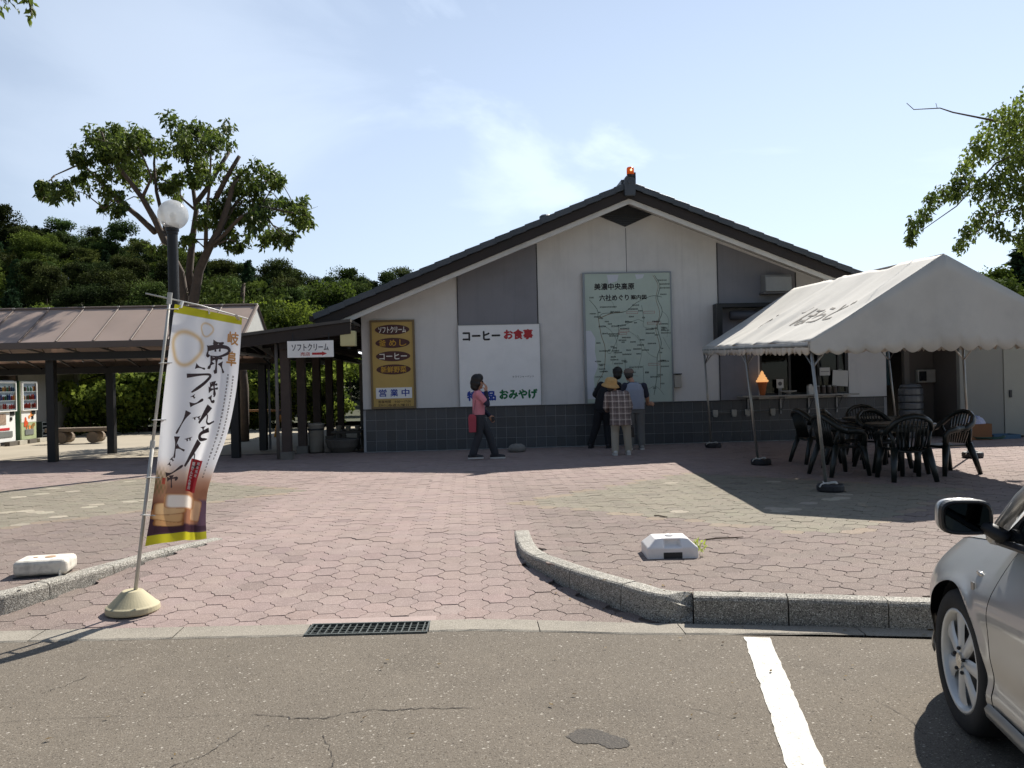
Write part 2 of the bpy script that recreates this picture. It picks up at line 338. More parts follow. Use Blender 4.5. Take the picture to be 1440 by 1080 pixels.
for y in (-.055, 0, .055): MB().box((-.388, y - .003, -.018), (.388, y + .003, .004), M_).obj('cross_bar', m_grate, dr)
# --- paving: bed, pavers
m_bed = mat('joint_sand', lin('564b44'), .95, var=.2, vscale=20, coord='World')
xs = np.concatenate([np.linspace(-13, -4, 10), np.linspace(-3.8, 1.6, 61), np.linspace(2, 13.5, 12)]); ys = np.concatenate([np.linspace(5.45, 8.3, 40), np.linspace(8.6, 19, 12)])
V = []
for y in ys:
    for x in xs:
        yg = lerp_x(GB, x) - .02; yy = max(y, yg) if y < 6.5 else y
        V.append((x, yy, min(float(zpave(x + a, yy + b)) for a in (-.14, 0, .14) for b in (-.14, 0, .14)) - .0075))
V = np.array(V); nx, ny = len(xs), len(ys); I = np.arange(nx * ny).reshape(ny, nx)
F = np.stack([I[:-1, :-1], I[:-1, 1:], I[1:, 1:], I[1:, :-1]], -1).reshape(-1, 4)
paving = link('paving', np_mesh('paving', V, [F]), m_bed); tag(paving, 'pink and green interlocking paving of the plaza before the shop', 'paving', kind='structure')
hexp = [(.1155, 0), (.0577, .1), (-.0577, .1), (-.1155, 0), (-.0577, -.1), (.0577, -.1)]
ol = []
for i, (a, b) in enumerate(zip(hexp, hexp[1:] + hexp[:1])):
    a = np.array(a); b = np.array(b); ol.append(a)
    if i in (0, 2, 3, 5):
        d = b - a; n = np.array([d[1], -d[0]]) / np.linalg.norm(d); sgn = 1 if i in (0, 3) else -1
        ol.append(a + d * .36 + n * .008 * sgn); ol.append(a + d * .64 - n * .008 * sgn)
ol = np.array(ol); nO = len(ol)
def inset(P, d):
    out = []
    for i in range(len(P)):
        a, b, c = P[i - 1], P[i], P[(i + 1) % len(P)]; n1 = np.array([-(b - a)[1], (b - a)[0]]); n1 /= np.linalg.norm(n1); n2 = np.array([-(c - b)[1], (c - b)[0]]); n2 /= np.linalg.norm(n2)
        m = n1 + n2; m /= max(.5, np.dot(m, n1)); out.append(b + m * d)
    return np.array(out)
o1, o2 = inset(ol, .002), inset(ol, .0036)
PV = np.concatenate([np.c_[o1, np.full(nO, -.012)], np.c_[o1, np.full(nO, -.0016)], np.c_[o2, np.zeros(nO)]])
k = np.arange(nO); PQ = np.concatenate([np.stack([k, (k + 1) % nO, (k + 1) % nO + nO, k + nO], -1), np.stack([k, (k + 1) % nO, (k + 1) % nO + nO, k + nO], -1) + nO]); PN = (k + 2 * nO)[None]
pits = []; 
cols = np.arange(-75, 78)
for ci in cols:
    for ri in range(26, 93):
        pits.append((ci * .17325, ri * .2 + (.1 if ci % 2 else 0)))
pits = np.array(pits)
gbx = np.array([p.x for p in GB]); gby = np.array([p.y for p in GB]); keep = pits[:, 1] > np.interp(pits[:, 0], gbx, gby) - .08
keep &= ~((np.abs(pits[:, 0] + .7) < .5) & (pits[:, 1] < np.interp(pits[:, 0], gbx, gby) + .05))
klx = np.array([p.x for p in KL[::-1]]); 
# nothing in front of the kerbs at the gutter
kf = np.where(pits[:, 0] < -3.5, np.interp(pits[:, 0], klx[klx < -3.4], np.array([p.y for p in KL[::-1]])[klx < -3.4]), np.where(pits[:, 0] > 1.25, np.interp(pits[:, 0], KRx[::-1][KRx[::-1] > 1.2], KRy[::-1][KRx[::-1] > 1.2]), 0))
keep &= pits[:, 1] > kf
keep &= ~((pits[:, 1] > 18.36) & (pits[:, 0] > -2.5)) & ~((pits[:, 1] > 17.5) & (pits[:, 0] > 10.6))
pits = pits[keep]
ramp = in_ramp(pits[:, 0], pits[:, 1])
# colours of the pavers
def hsh(n): return RNG.random(n)
n = len(pits); pink = np.array(lin('9d8b84')); brown = np.array(lin('7f726a')); green = np.array(lin('86856f')); yel = np.array(lin('a09175')); pale = np.array(lin('aaa28f'))
x_, y_ = pits.T
lane = (x_ > -2.75) & (x_ < .5)
edge = np.clip(np.minimum(x_ + 2.75, .5 - x_) / .8 + .5, 0, 1)
far_ = np.clip((y_ - 9.5) / 3.5, 0, 1)
kk = np.maximum(edge, far_ * .85)[:, None]
C = brown * (1 - kk) + pink * kk
def diamond(cx, cy, ax, ay): return np.abs(x_ - cx) / ax + np.abs(y_ - cy) / ay
for cx, cy, ax, ay in ((-5.3, 11.8, 2.9, 2.6), (3.3, 9.9, 2.7, 2.6)):
    d = diamond(cx, cy, ax, ay); near_ = (d < 1.06) & (hsh(n) < .75); C[near_] = yel * .5 + brown * .5; C[d < 1] = green * .62 + brown * .38
    C[(d < .98) & (hsh(n) < .03)] = pale
    C[(np.abs(d - .5) < .05) & (x_ > cx - .5) & (y_ < cy) & (hsh(n) < .5)] = pale
C *= (1 + .04 * RNG.standard_normal((n, 1))) * (1 + .009 * RNG.standard_normal((n, 3)))
C *= .86; C[hsh(n) < .02] *= .78
Z = zpave(x_, y_) + RNG.normal(0, .0012, n)
slope = np.where(ramp, (zpave(x_, y_ + .05) - zpave(x_, y_ - .05)) / .1, 0); slope = np.clip(slope, 0, .12)
# in the frame and nearest: 300 pavers of their own
cd = np.stack([x_, y_, Z - CAMH], 1); dep = cd @ np.array(fw); px = 720 + FPX * (cd @ np.array(rt)) / dep; py = 540 - FPX * (cd @ np.array(up)) / dep
kerbdist = np.minimum(np.min(np.hypot(x_[:, None] - klx[None, ::3], y_[:, None] - np.array([p.y for p in KL[::-1]])[None, ::3]), 1), np.min(np.hypot(x_[:, None] - KRx[None, ::3], y_[:, None] - KRy[None, ::3]), 1))
okv = (px > 5) & (px < 1435) & (kerbdist > .25)
keep2 = ~(~ramp & (kerbdist < .118) & (y_ < 8.2))
pits = pits[keep2]; x_, y_, Z, C, ramp, slope, dep, okv = (q[keep2] for q in (x_, y_, Z, C, ramp, slope, dep, okv)); n = len(pits)
order = np.argsort(np.where(okv, dep, 1e9))[:298]
one = np.zeros(n, bool); one[order] = True
m_pav = mat('paver', rough=.9, attr='pcol', var=.10, vscale=9, bump=.25, bscale=160, coord='World', spec=.3, stain=.16, sscale=1.5, speck=[(330, lin('b5a59d'), .9, .95), (300, lin('75645d'), .88, .93)])
m_pav1 = mat('paver_near', rough=.9, attr=None, var=.10, vscale=9, bump=.25, bscale=160, coord='World', spec=.3, stain=.16, sscale=1.5, col=(1, 1, 1), speck=[(330, lin('b5a59d'), .9, .95), (300, lin('75645d'), .88, .93)])
t_ = m_pav1.node_tree; oi = t_.nodes.new('ShaderNodeObjectInfo'); rgbn = [q for q in t_.nodes if q.type == 'RGB'][0]
for l in list(rgbn.outputs[0].links): t_.links.new(oi.outputs['Color'], l.to_socket)
me1 = np_mesh('paver', PV, [PQ, PN])
for i in order:
    o = link('paver', me1, m_pav1, paving); o.location = (x_[i], y_[i], Z[i]); o.rotation_euler = (math.atan(slope[i]) + RNG.normal(0, .006), RNG.normal(0, .006), 0); o.color = (*np.clip(C[i], 0, 1), 1)
rest = np.where(~one)[0]; m = len(rest); nv = len(PV)
Vt = np.repeat(PV[None], m, 0); tx, ty = RNG.normal(0, .006, m), RNG.normal(0, .006, m) + slope[rest]
Vt[:, :, 2] += Vt[:, :, 0] * tx[:, None] + Vt[:, :, 1] * ty[:, None]
Vt += np.stack([x_[rest], y_[rest], Z[rest]], 1)[:, None]
off = (np.arange(m) * nv)[:, None, None]
mef = np_mesh('paver_field', Vt.reshape(-1, 3), [(PQ[None] + off).reshape(-1, 4), (PN[None] + off).reshape(-1, nO)])
color_attr(mef, 'pcol', np.repeat(C[rest], nv, 0)); fo = link('paver_field', mef, m_pav, paving); fo['kind'] = 'stuff'
gyy = lerp_x(GB, -.7); MB().grid([[(-1.14, gyy + .012, .0065), (-.26, gyy - .028, .0065)], [(-1.14, gyy + .13, .0105), (-.26, gyy + .10, .0105)]]).obj('cut_paver', mat('cut_paver', lin('9d8b84'), .9, var=.1, vscale=9, coord='World', speck=[(330, lin('b5a59d'), .9, .95)]), paving)
# --- kerbs
m_kerb = mat('kerb_concrete', lin('9b968b'), .9, var=.12, vscale=7, bump=.5, bscale=120, coord='World', stain=.35, sscale=6, objvar=.10,
             speck=[(190, lin('d5d0c4'), .80, .9), (170, lin('5f5b54'), .80, .88), (260, lin('45423e'), .86, .9)])
def kerb(name, label, path, side, joints, chip=None):
    k = thing(name, label, 'kerb', kind='structure')
    d = [0]
    for a, b in zip(path, path[1:]): d.append(d[-1] + (b - a).length)
    def pt(s):
        i = min(max(np.searchsorted(d, s) - 1, 0), len(path) - 2); t = (s - d[i]) / max(1e-6, d[i + 1] - d[i]); p = path[i].lerp(path[i + 1], t)
        a, b = path[max(i - 3, 0)], path[min(i + 4, len(path) - 1)]; tg = (b - a).normalized(); return p, Vector((tg.y, -tg.x, 0)) * side
    s0 = 0
    while s0 < d[-1] - .1:
        s1 = min(s0 + joints, d[-1]); g = []; dz = random.uniform(-.004, .004); dn = random.uniform(-.005, .005)
        prof = [(0, -.12), (0, .02), (-.004, .150), (-.012, .168), (-.026, .178), (-.12, .18), (-.150, .176), (-.158, .165), (-.158, -.12)]
        ns = 7
        for i in range(ns + 1):
            s = s0 + .004 + (s1 - s0 - .008) * i / ns; p, nr = pt(s); row = []
            for (a, z) in prof:
                cut = 0
                if chip and abs(s0 - chip) < .01 and z > .1 and a > -.1 and i >= ns - 1: cut = .03 * (i - ns + 2) + random.uniform(0, .012)
                q = p - nr * (-a + dn + cut * .9); row.append((q.x + random.uniform(-.0015, .0015), q.y + random.uniform(-.0015, .0015), z + dz - cut * 1.2))
            g.append(row)
        m_ = MB(); m_.grid(g); m_.f += [tuple(range(len(prof) - 1, -1, -1)), tuple(ns * len(prof) + i for i in range(len(prof)))]
        m_.obj('kerb_stone', m_kerb, k); s0 = s1
kerb('kerb', 'speckled concrete kerb curving behind the banner base towards the lot', KL, -1, .62)
kerb('kerb', 'concrete kerb with a chipped corner curving from the paving to the silver car', KR, 1, .60, chip=2.4)
# ================================================================== SHOP BUILDING
WY = 18.47; AX, AZ, SL = 3.58, 5.88, .40        # wall plane; roof apex (top of tiles at the gable edge), slope
FY = 17.75                                       # gable edge of the roof
def roofz(x, d=0): return AZ - SL * abs(x - AX) - d
m_plaster = mat('white_plaster', lin('d6d4d0'), .85, var=.03, vscale=2, bump=.15, bscale=220, stain=.12, sscale=.8, coord='World', streak=.10)
m_grey = mat('grey_panel', lin('85858a'), .8, var=.05, vscale=1.5, bump=.1, bscale=200, stain=.12, sscale=1.1, coord='World', streak=.12)
m_tile = mat('dark_tile', lin('42464a'), .35, var=.10, vscale=4, objvar=.16, bump=.05, bscale=30)
m_grout = mat('tile_grout', lin('a0a1a2'), .9, var=.1)
m_wood = mat('dark_brown_wood', lin('2c2522'), .7, var=.2, vscale=3, bump=.1, bscale=40, coord='World')
m_wood2 = mat('stained_post_wood', lin('453a34'), .75, var=.25, vscale=5, bump=.1, bscale=60, coord='World')
m_barge = mat('painted_barge', lin('cfccc4'), .7, var=.06, vscale=3, stain=.2, sscale=2, coord='World')
m_kawara = mat('roof_tile_clay', lin('484d53'), .45, var=.15, vscale=3, objvar=.12, coord='World')
m_dark = mat('dark_metal', lin('25272a'), .5, var=.1)
shop = thing('roadside_shop', 'white gabled roadside shop with dark tiled base and grey tiled roof', 'building', (3.6, WY, P0))
ZT = 1.10
zs = lambda x: roofz(x, .285)                     # underside of the soffit at the wall
def wallp(poly, y0=WY, y1=WY + .2, name='wall', m=m_plaster): return MB().prism(poly, y0, y1).obj(name, m, shop)
wallp([(-2.34, ZT), (6.6, ZT), (6.6, zs(6.6)), (AX, zs(AX)), (-2.34, zs(-2.34))])
wallp([(6.6, 2.62), (8.66, 2.62), (8.66, zs(8.66)), (6.6, zs(6.6))])
wallp([(8.66, ZT), (9.54, ZT), (9.54, zs(9.54)), (8.66, zs(8.66))])
# expansion joints of the plaster
MB().box((3.605, WY - .002, 4.04), (3.617, WY + .01, 5.04)).obj('wall_joint', m_dark, shop)
# grey recessed-looking panels with thin dark edges
for nm, poly in (('a', [(-.19, ZT + .01), (1.57, ZT + .01), (1.57, 4.72), (-.19, 4.06)]), ('b', [(5.69, ZT + .01), (6.56, ZT + .01), (6.56, 2.66), (7.46, 2.66), (7.46, 3.99), (5.69, 4.68)])):
    MB().prism(poly, WY - .012, WY + .01).obj('grey_panel', m_grey, shop)
    for (a, b) in ((poly[0], poly[-1]), ):
        MB().box((a[0] - .022, WY - .018, a[1]), (a[0] - .002, WY + .01, b[1])).obj('panel_edge', m_dark, shop)
MB().box((1.574, WY - .018, ZT + .01), (1.594, WY + .01, 4.72)).obj('panel_edge', m_dark, shop)
MB().box((7.464, WY - .018, 2.66), (7.484, WY + .01, 3.98)).obj('panel_edge', m_dark, shop)
# dark tiled base, tile by tile
MB().box((-2.34, WY, P0 - .05), (9.54, WY + .2, ZT - .006)).obj('base_wall', m_grout, shop)
tw, th = .222, .2315
tme = MB().box((-tw / 2 + .003, -.0035, -th / 2 + .003), (tw / 2 - .003, .004, th / 2 - .003)).mesh('wall_tile')
for c in range(53):
    for r in range(4):
        x = -2.34 + tw * (c + .5) + .05
        if x + tw / 2 > 9.56: continue
        o = link('wall_tile', tme, m_tile, shop); o.location = (x, WY + random.uniform(-.001, .001), P0 + .004 + th * (r + .5)); o.rotation_euler = (random.uniform(-.006, .006), 0, random.uniform(-.006, .006))
MB().box((-2.345, WY - .03, ZT - .004), (9.545, WY + .01, ZT + .016)).obj('base_coping', m_dark, shop)
# side walls, back, interior
m_shopwall = mat('side_wall_wood', lin('40352e'), .8, var=.2, vscale=2, bump=.1, bscale=30, coord='World')
MB().box((-2.34, WY + .2, P0), (-2.16, 20.2, 3.0)).obj('side_wall', m_shopwall, shop)
MB().box((-2.34, 26.0, P0), (-2.16, 32, 3.0)).obj('side_wall', m_shopwall, shop)
MB().box((-2.34, 20.2, 2.4), (-2.16, 26.0, 3.0)).obj('side_wall', m_shopwall, shop)
MB().box((9.36, WY + .2, P0), (9.54, 32, 3.0)).obj('side_wall', m_plaster, shop)
MB().box((-2.34, 32, P0), (9.54, 32.2, 5.2)).obj('back_wall', m_plaster, shop)
MB().box((-2.15, WY + .21, P0 - .02), (9.35, 32, P0 + .02)).obj('shop_floor', mat('shop_floor', lin('6b655c'), .6), shop)
# roof: stepped tile courses on a timber deck; verge tiles one by one along the gable edge
def slope_pts(sgn, x, d): return (AX + sgn * x, AZ - SL * x - d)
for sgn, run in ((-1, 6.83), (1, 6.83)):
    prof = []; nst = 21; stp = run / nst
    for i in range(nst):
        prof += [slope_pts(sgn, i * stp, .0 + .0), slope_pts(sgn, (i + 1) * stp, -.028)]
    prof += [slope_pts(sgn, run, .10), slope_pts(sgn, 0, .10)]
    if sgn > 0: prof = prof[::-1]
    MB().prism(prof, FY + .14, 32.6).obj('roof_slope', m_kawara, shop)
    MB().prism([slope_pts(sgn, 0, .105), slope_pts(sgn, run - .03, .105), slope_pts(sgn, run - .03, .31), slope_pts(sgn, 0, .31)][::(1 if sgn < 0 else -1)], FY + .04, FY + .10).obj('fascia', m_wood, shop)
    MB().prism([slope_pts(sgn, 0, .315), slope_pts(sgn, run - .12, .315), slope_pts(sgn, run - .12, .425), slope_pts(sgn, 0, .425)][::(1 if sgn < 0 else -1)], FY + .08, FY + .13).obj('barge_board', m_barge, shop)
    MB().prism([slope_pts(sgn, 0, .22), slope_pts(sgn, run - .15, .22), slope_pts(sgn, run - .15, .28), slope_pts(sgn, 0, .28)][::(1 if sgn < 0 else -1)], FY + .132, WY - .002).obj('soffit', m_plaster, shop)
    MB().prism([slope_pts(sgn, 0, .11), slope_pts(sgn, run - .05, .11), slope_pts(sgn, run - .05, .2), slope_pts(sgn, 0, .2)][::(1 if sgn < 0 else -1)], WY + .1, 32.5).obj('roof_deck', m_wood, shop)
    MB().prism([slope_pts(sgn, run - .02, .02), slope_pts(sgn, run + .09, -.03), slope_pts(sgn, run + .09, .07), slope_pts(sgn, run - .02, .12)][::(1 if sgn < 0 else -1)], FY + .0, 32.5).obj('eave_gutter', m_wood, shop)
    ang = math.atan(SL) * sgn
    for i in range(nst):
        x = (i + .5) * stp; px_, pz_ = slope_pts(sgn, x, -.012)
        v = MB(); v.box((-stp * .57, -.0, -.012), (stp * .52, .16, .028)); v.box((-stp * .57, -.022, -.10), (stp * .52, -.001, .028))
        o = v.obj('verge_tile', m_kawara, shop, bevel=.006, seg=1, local=False); o.location = (px_, FY, pz_); o.rotation_euler = (0, ang + (-.045 if sgn < 0 else .045) * -1, 0)
# ridge with end ornament, bump of a roof vent behind
rd = MB(); rd.box((AX - .16, FY + .1, AZ - .04), (AX + .16, 32.5, AZ + .10)); rd.tube([(AX, FY + .08, AZ + .11), (AX, 32.5, AZ + .11)], .085, 12); rd.obj('ridge_tile', m_kawara, shop)
og = MB(); og.prism([(AX - .11, AZ - .28), (AX + .11, AZ - .28), (AX + .13, AZ - .05), (AX + .11, AZ + .08), (AX + .06, AZ + .14), (AX - .06, AZ + .14), (AX - .11, AZ + .08), (AX - .13, AZ - .05)], FY - .06, FY + .09)
og.lathe([(.0, -.03), (.05, -.02), (.055, 0), (.0, .0)], (AX, FY - .07, AZ + .02), 12, Matrix.Rotation(R(90), 4, 'X')); og.obj('ridge_end', m_kawara, shop, bevel=.02)
MB().tube([(AX - 1.42, 22, AZ - .6), (AX - 1.42, 22, AZ + .16), (AX - 1.42, 22, AZ + .2)], [.17, .17, .12], 12).obj('roof_vent', m_kawara, shop)
# diamond louvre under the apex
MB().prism([(2.97, 5.335), (3.6, 5.07), (4.21, 5.335), (AX, 5.575)], WY - .03, WY + .01).obj('gable_vent', m_dark, shop)
for i in range(6):
    z = 5.12 + i * .042; hw = (z - 5.07) / .265 * .62 - .03
    MB().cbox((3.6, WY - .035, z), (2 * hw, .012, .012)).obj('louvre', mat('louvre', lin('303338'), .5), shop)
# projecting dark window over the counter
wn = MB(); x0, x1, z0, z1 = 5.55, 8.75, 2.28, 3.28
m_wf = mat('window_frame_black', lin('1b1c1e'), .4, var=.05)
for lo, hi in (((x0, WY - .32, z1 - .09), (x1, WY - .014, z1)), ((x0, WY - .32, z0), (x0 + .12, WY - .014, z1 - .09)), ((x1 - .1, WY - .32, z0), (x1, WY - .014, z1 - .09)), ((6.7, WY - .3, z0), (6.76, WY - .2, z1 - .09))): wn.box(lo, hi)
wn.obj('window_hood', m_wf, shop)
MB().tube([(5.9, WY - .16, 3.02), (8.5, WY - .16, 3.02)], .10, 14).obj('rolled_awning', mat('awning_roll', lin('54565c'), .6), shop, smooth=True)
MB().box((5.7, WY - .09, 2.3), (5.73, WY - .02, 3.1)).obj('awning_bracket', mat('bracket_grey', lin('8b8e90'), .5), shop)
# service window with a dim room behind
room = MB(); room.box((6.5, WY + 2.6, ZT - .1), (8.76, WY + 2.7, 2.8)); room.obj('kitchen_wall', mat('kitchen_wall', lin('4b4640'), .8), shop)
cw = thing  # alias unused
m_al = mat('window_aluminium', lin('3a3a3a'), .4, metal=.5, var=.05)
wf = MB()
for lo, hi in (((6.6, WY + .03, 1.2), (6.66, WY + .12, 2.62)), ((8.60, WY + .03, 1.2), (8.66, WY + .12, 2.62)), ((6.66, WY + .03, 2.56), (8.6, WY + .12, 2.62)), ((6.66, WY + .03, 1.2), (8.6, WY + .12, 1.25)), ((7.28, WY + .03, 1.25), (7.33, WY + .12, 2.56)), ((7.95, WY + .03, 1.25), (8.0, WY + .12, 2.56)), ((8.42, WY + .03, 1.25), (8.46, WY + .12, 2.56))): wf.box(lo, hi)
wfo = wf.obj('service_window', m_al, shop)
for a, b in ((6.66, 7.28), (8.0, 8.42), (8.46, 8.6)): MB().box((a, WY + .07, 1.25), (b, WY + .076, 2.56)).obj('pane', glass_mat('shop_glass', (.45, .5, .5)), wfo)
MB().box((6.6, WY + .0, ZT), (8.66, WY + .2, 1.2)).obj('sill_wall', m_plaster, shop)
# counter shelf with brackets
cs = MB(); cs.box((6.05, WY - .42, 1.175), (8.7, WY - .02, 1.205)); cso = cs.obj('counter_shelf', mat('counter_top', lin('9a978f'), .5, var=.05), shop, bevel=.004)
for x in (6.3, 7.05, 7.7, 8.35):
    b = MB(); b.box((x - .015, WY - .36, 1.145), (x + .015, WY - .02, 1.172)); b.box((x - .015, WY - .05, .78), (x + .015, WY - .022, 1.145)); b.tube([(x, WY - .34, 1.15), (x, WY - .04, .85)], .011, 6); b.obj('bracket', mat('bracket_steel', lin('8f9192'), .45, metal=.6), cso)
# outlet boxes on the tiled base joined by a conduit
for i, x in enumerate((5.54, 5.97, 6.28, 6.86)):
    o = MB(); o.box((x - .055, WY - .075, .77), (x + .055, WY - .014, .90)); o.box((x - .04, WY - .085, .74), (x + .04, WY - .03, .768)); o.obj('outlet_box', mat('outlet_plastic', lin('a9a69d'), .5), shop, bevel=.006)
MB().tube([(5.6, WY - .03, .835), (5.92, WY - .03, .835)], .012, 6).obj('conduit', mat('conduit', lin('6f6e6a'), .5), shop)
MB().tube([(6.33, WY - .03, .835), (6.81, WY - .03, .835)], .012, 6).obj('conduit', mat('conduit', lin('6f6e6a'), .5), shop)
# side veranda on the left: lean-to roof on posts
lr_ = MB(); poly = [(-2.36, 3.02), (-4.95, 2.70), (-4.95, 2.44), (-4.9, 2.42), (-2.36, 2.72)]
MB().prism([(-2.36, 3.00), (-2.36, 2.94), (-5.0, 2.64), (-5.0, 2.70)][::-1], 16.9, 30).obj('veranda_roof', mat('veranda_sheet', lin('4a4744'), .5, var=.15, coord='World'), shop)
MB().prism([(-2.36, 2.935), (-2.36, 2.70), (-4.98, 2.42), (-4.98, 2.635)][::-1], 16.94, 17.0).obj('veranda_fascia', m_wood, shop)
MB().box((-4.98, 17.0, 2.42), (-4.92, 30, 2.63)).obj('veranda_fascia', m_wood, shop)
for y in np.arange(17.5, 29.8, .9): MB().prism([(-2.36, 2.93), (-2.36, 2.83), (-4.9, 2.54), (-4.9, 2.63)][::-1], y, y + .07).obj('rafter', m_wood, shop)
MB().tube([(-5.04, 16.92, 2.62), (-5.04, 30, 2.60)], .05, 8).obj('veranda_gutter', m_wood2, shop)
MB().box((-3.83, 17.05, 2.42), (-3.65, 30, 2.56)).obj('veranda_beam', m_wood, shop)
for i, y in enumerate((17.2, 18.8, 20.65, 22.5, 24.4)):
    p = MB().box((-3.83, y - .09, P0 + .16), (-3.65, y + .09, 2.5)).obj('veranda_post', m_wood2, shop)
    MB().prism([(-3.86, y - .12), (-3.62, y - .12), (-3.62, y + .12), (-3.86, y + .12)], P0 - .02, P0 + .158, 'z').obj('post_base', mat('post_base_stone', lin('6f6b64'), .9), p)
MB().tube([(-3.90, 17.1, 2.62), (-3.90, 17.1, P0 + .02)], .035, 10).obj('downpipe', mat('downpipe', lin('6b6560'), .5), shop, smooth=True)
# open shop front under the veranda: deep room with goods
MB().box((-2.1, 20.0, P0), (-2.0, 26.2, 2.45)).obj('inner_partition', mat('inner_partition', lin('2b2622'), .9), shop)
# ------------------------------------------------------------------ annex on the right
annex = thing('storage_annex', 'low grey storage annex with plain doors beside the shop gable', 'building', (11.5, 17.6, P0))
m_annex = mat('annex_panel', lin('8d8d86'), .75, var=.05, vscale=2, stain=.12, sscale=1, coord='World')
m_brown = mat('annex_brown_wall', lin('57514b'), .85, var=.12, vscale=2, coord='World')
MB().box((10.74, 17.6, P0), (11.72, 17.72, 2.62)).obj('panel_wall', m_annex, annex)
dr_ = MB().box((11.732, 17.585, P0 + .03), (12.7, 17.72, 2.3)).obj('door', mat('annex_door', lin('9a9a90'), .6, var=.04), annex)
MB().cbox((11.86, 17.57, 1.12), (.05, .03, .16)).obj('handle', m_dark, dr_)
MB().box((12.71, 17.6, P0), (16, 17.72, 2.62)).obj('panel_wall', m_annex, annex)
MB().box((11.732, 17.6, 2.31), (12.7, 17.72, 2.62)).obj('panel_wall', m_annex, annex)
MB().box((10.74, 17.73, P0), (10.86, 19.6, 2.62)).obj('return_wall', m_brown, annex)
MB().box((10.9, 19.55, P0), (16, 19.7, 2.62)).obj('back_wall', m_brown, annex)
MB().box((10.04, 18.6, P0), (10.16, 18.72, 2.6)).obj('post', mat('annex_post', lin('6d6862'), .7), annex)
MB().box((9.58, 20.3, P0), (10.9, 20.4, 2.62)).obj('back_wall', mat('annex_dark_wall', lin('2a2c30'), .8), annex)
MB().box((10.17, 18.62, P0), (10.735, 18.68, 2.6)).obj('side_panel', m_brown, annex)
MB().box((9.56, 17.3, 2.63), (16.3, 21, 2.78)).obj('flat_roof', mat('annex_roof', lin('77767a'), .6), annex)
cu_ = MB(); g = []
for i in range(25):
    x = 9.62 + .4 * i / 24; g.append([(x, 19.2 + .03 * math.sin(i * 1.3), z) for z in (1.35, 1.9, 2.6)])
cu_.grid(g).obj('doorway_curtain', mat('teal_curtain', lin('5d7880'), .8, var=.1), annex)
mt = MB().box((10.3, 18.5, 1.40), (10.72, 18.61, 1.70)).obj('meter_box', mat('meter_box_grey', lin('8d8b84'), .5), annex, bevel=.01)
MB().box((10.33, 18.49, 1.44), (10.5, 18.497, 1.66)).obj('meter_window', mat('meter_glass', lin('1d2022'), .15, var=0), mt)
# ================================================================== SIGNS ON THE SHOP
def ell(cx, cz, a, b, Y, n=40): return [(cx + a * math.cos(2 * math.pi * i / n), Y, cz + b * math.sin(2 * math.pi * i / n)) for i in range(n)]
m_white = mat('sign_white', lin('f0f0ee'), .5, var=.02, stain=.06, sscale=2)
m_blackp = mat('print_black', lin('1c1a1a'), .5, var=0); m_redp = mat('print_red', lin('b3252b'), .5, var=0); m_bluep = mat('print_blue', lin('1f3f9a'), .5, var=0); m_greenp = mat('print_green', lin('0f6b3c'), .5, var=0)
m_gold = mat('print_gold', lin('c99a2c'), .5, var=0); m_maroon = mat('print_maroon', lin('4a2320'), .5, var=.05); m_cream = mat('print_cream', lin('ece7dc'), .5, var=0)
def lettering(parent, m, Y, items, name='lettering', bold=.014):
    for s, x0, x1, z0, z1 in items:
        mb = MB(); text_add(mb, s, wallf(Y), x0, x1, z0, z1, bold); mb.obj(name, m, parent)
# tall menu sign
sg = thing('menu_sign', 'tall yellow sign with four dark ovals of menu words on the shop wall', 'sign', (-1.66, WY - .06, ZT))
x0, x1, z0, z1 = -2.15, -1.165, 1.12, 3.08
MB().box((x0 + .04, WY - .05, z0 + .04), (x1 - .04, WY - .02, z1 - .04)).obj('panel', mat('sign_yellow', lin('c2a35a'), .5, var=.04, stain=.1, sscale=2), sg)
fm = mat('sign_frame_brown', lin('7d6a4a'), .6, var=.1)
for lo, hi in (((x0, WY - .075, z0), (x0 + .045, WY - .015, z1)), ((x1 - .045, WY - .075, z0), (x1, WY - .015, z1)), ((x0 + .045, WY - .075, z1 - .045), (x1 - .045, WY - .015, z1)), ((x0 + .045, WY - .075, z0), (x1 - .045, WY - .015, z0 + .045))): MB().box(lo, hi).obj('frame', fm, sg)
cx = (x0 + x1) / 2
for i, (s, m, wd) in enumerate((('ソフトクリーム', m_cream, .60), ('釜めし', m_gold, .57), ('コーヒー', m_cream, .60), ('新鮮野菜', m_gold, .56))):
    cz = 2.865 - i * .293; xx = cx + .004 * i
    ov = MB().add(ell(xx, cz, .378, .112, WY - .054), [tuple(range(40))]).obj('oval', m_maroon, sg)
    if s == '釜めし':
        mb = MB()
        for k, ch in enumerate(s): text_add(mb, ch, wallf(WY - .058), xx - .30 + k * .225, xx - .30 + k * .225 + .15, cz - .068, cz + .068, .02)
        mb.obj('lettering', m, ov)
    else: lettering(ov, m, WY - .058, [(s, xx - wd / 2, xx + wd / 2, cz - .068, cz + .068)], bold=.02)
bd = MB().box((cx - .385, WY - .066, 1.345), (cx + .405, WY - .051, 1.585)).obj('notice_plate', m_white, sg)
mb = MB()
for k, ch in enumerate('営業中'): text_add(mb, ch, wallf(WY - .069), cx - .32 + k * .25, cx - .32 + k * .25 + .165, 1.39, 1.55, .022)
mb.obj('lettering', m_bluep, bd)
lettering(sg, mat('print_brown', lin('4a3420'), .5, var=0), WY - .053, [('営業時間　9:00〜17:00', cx - .34, cx + .37, 1.245, 1.305), ('定休日', cx - .34, cx - .19, 1.175, 1.225), ('（毎週火曜日）', cx - .16, cx + .37, 1.17, 1.225)], bold=.01)
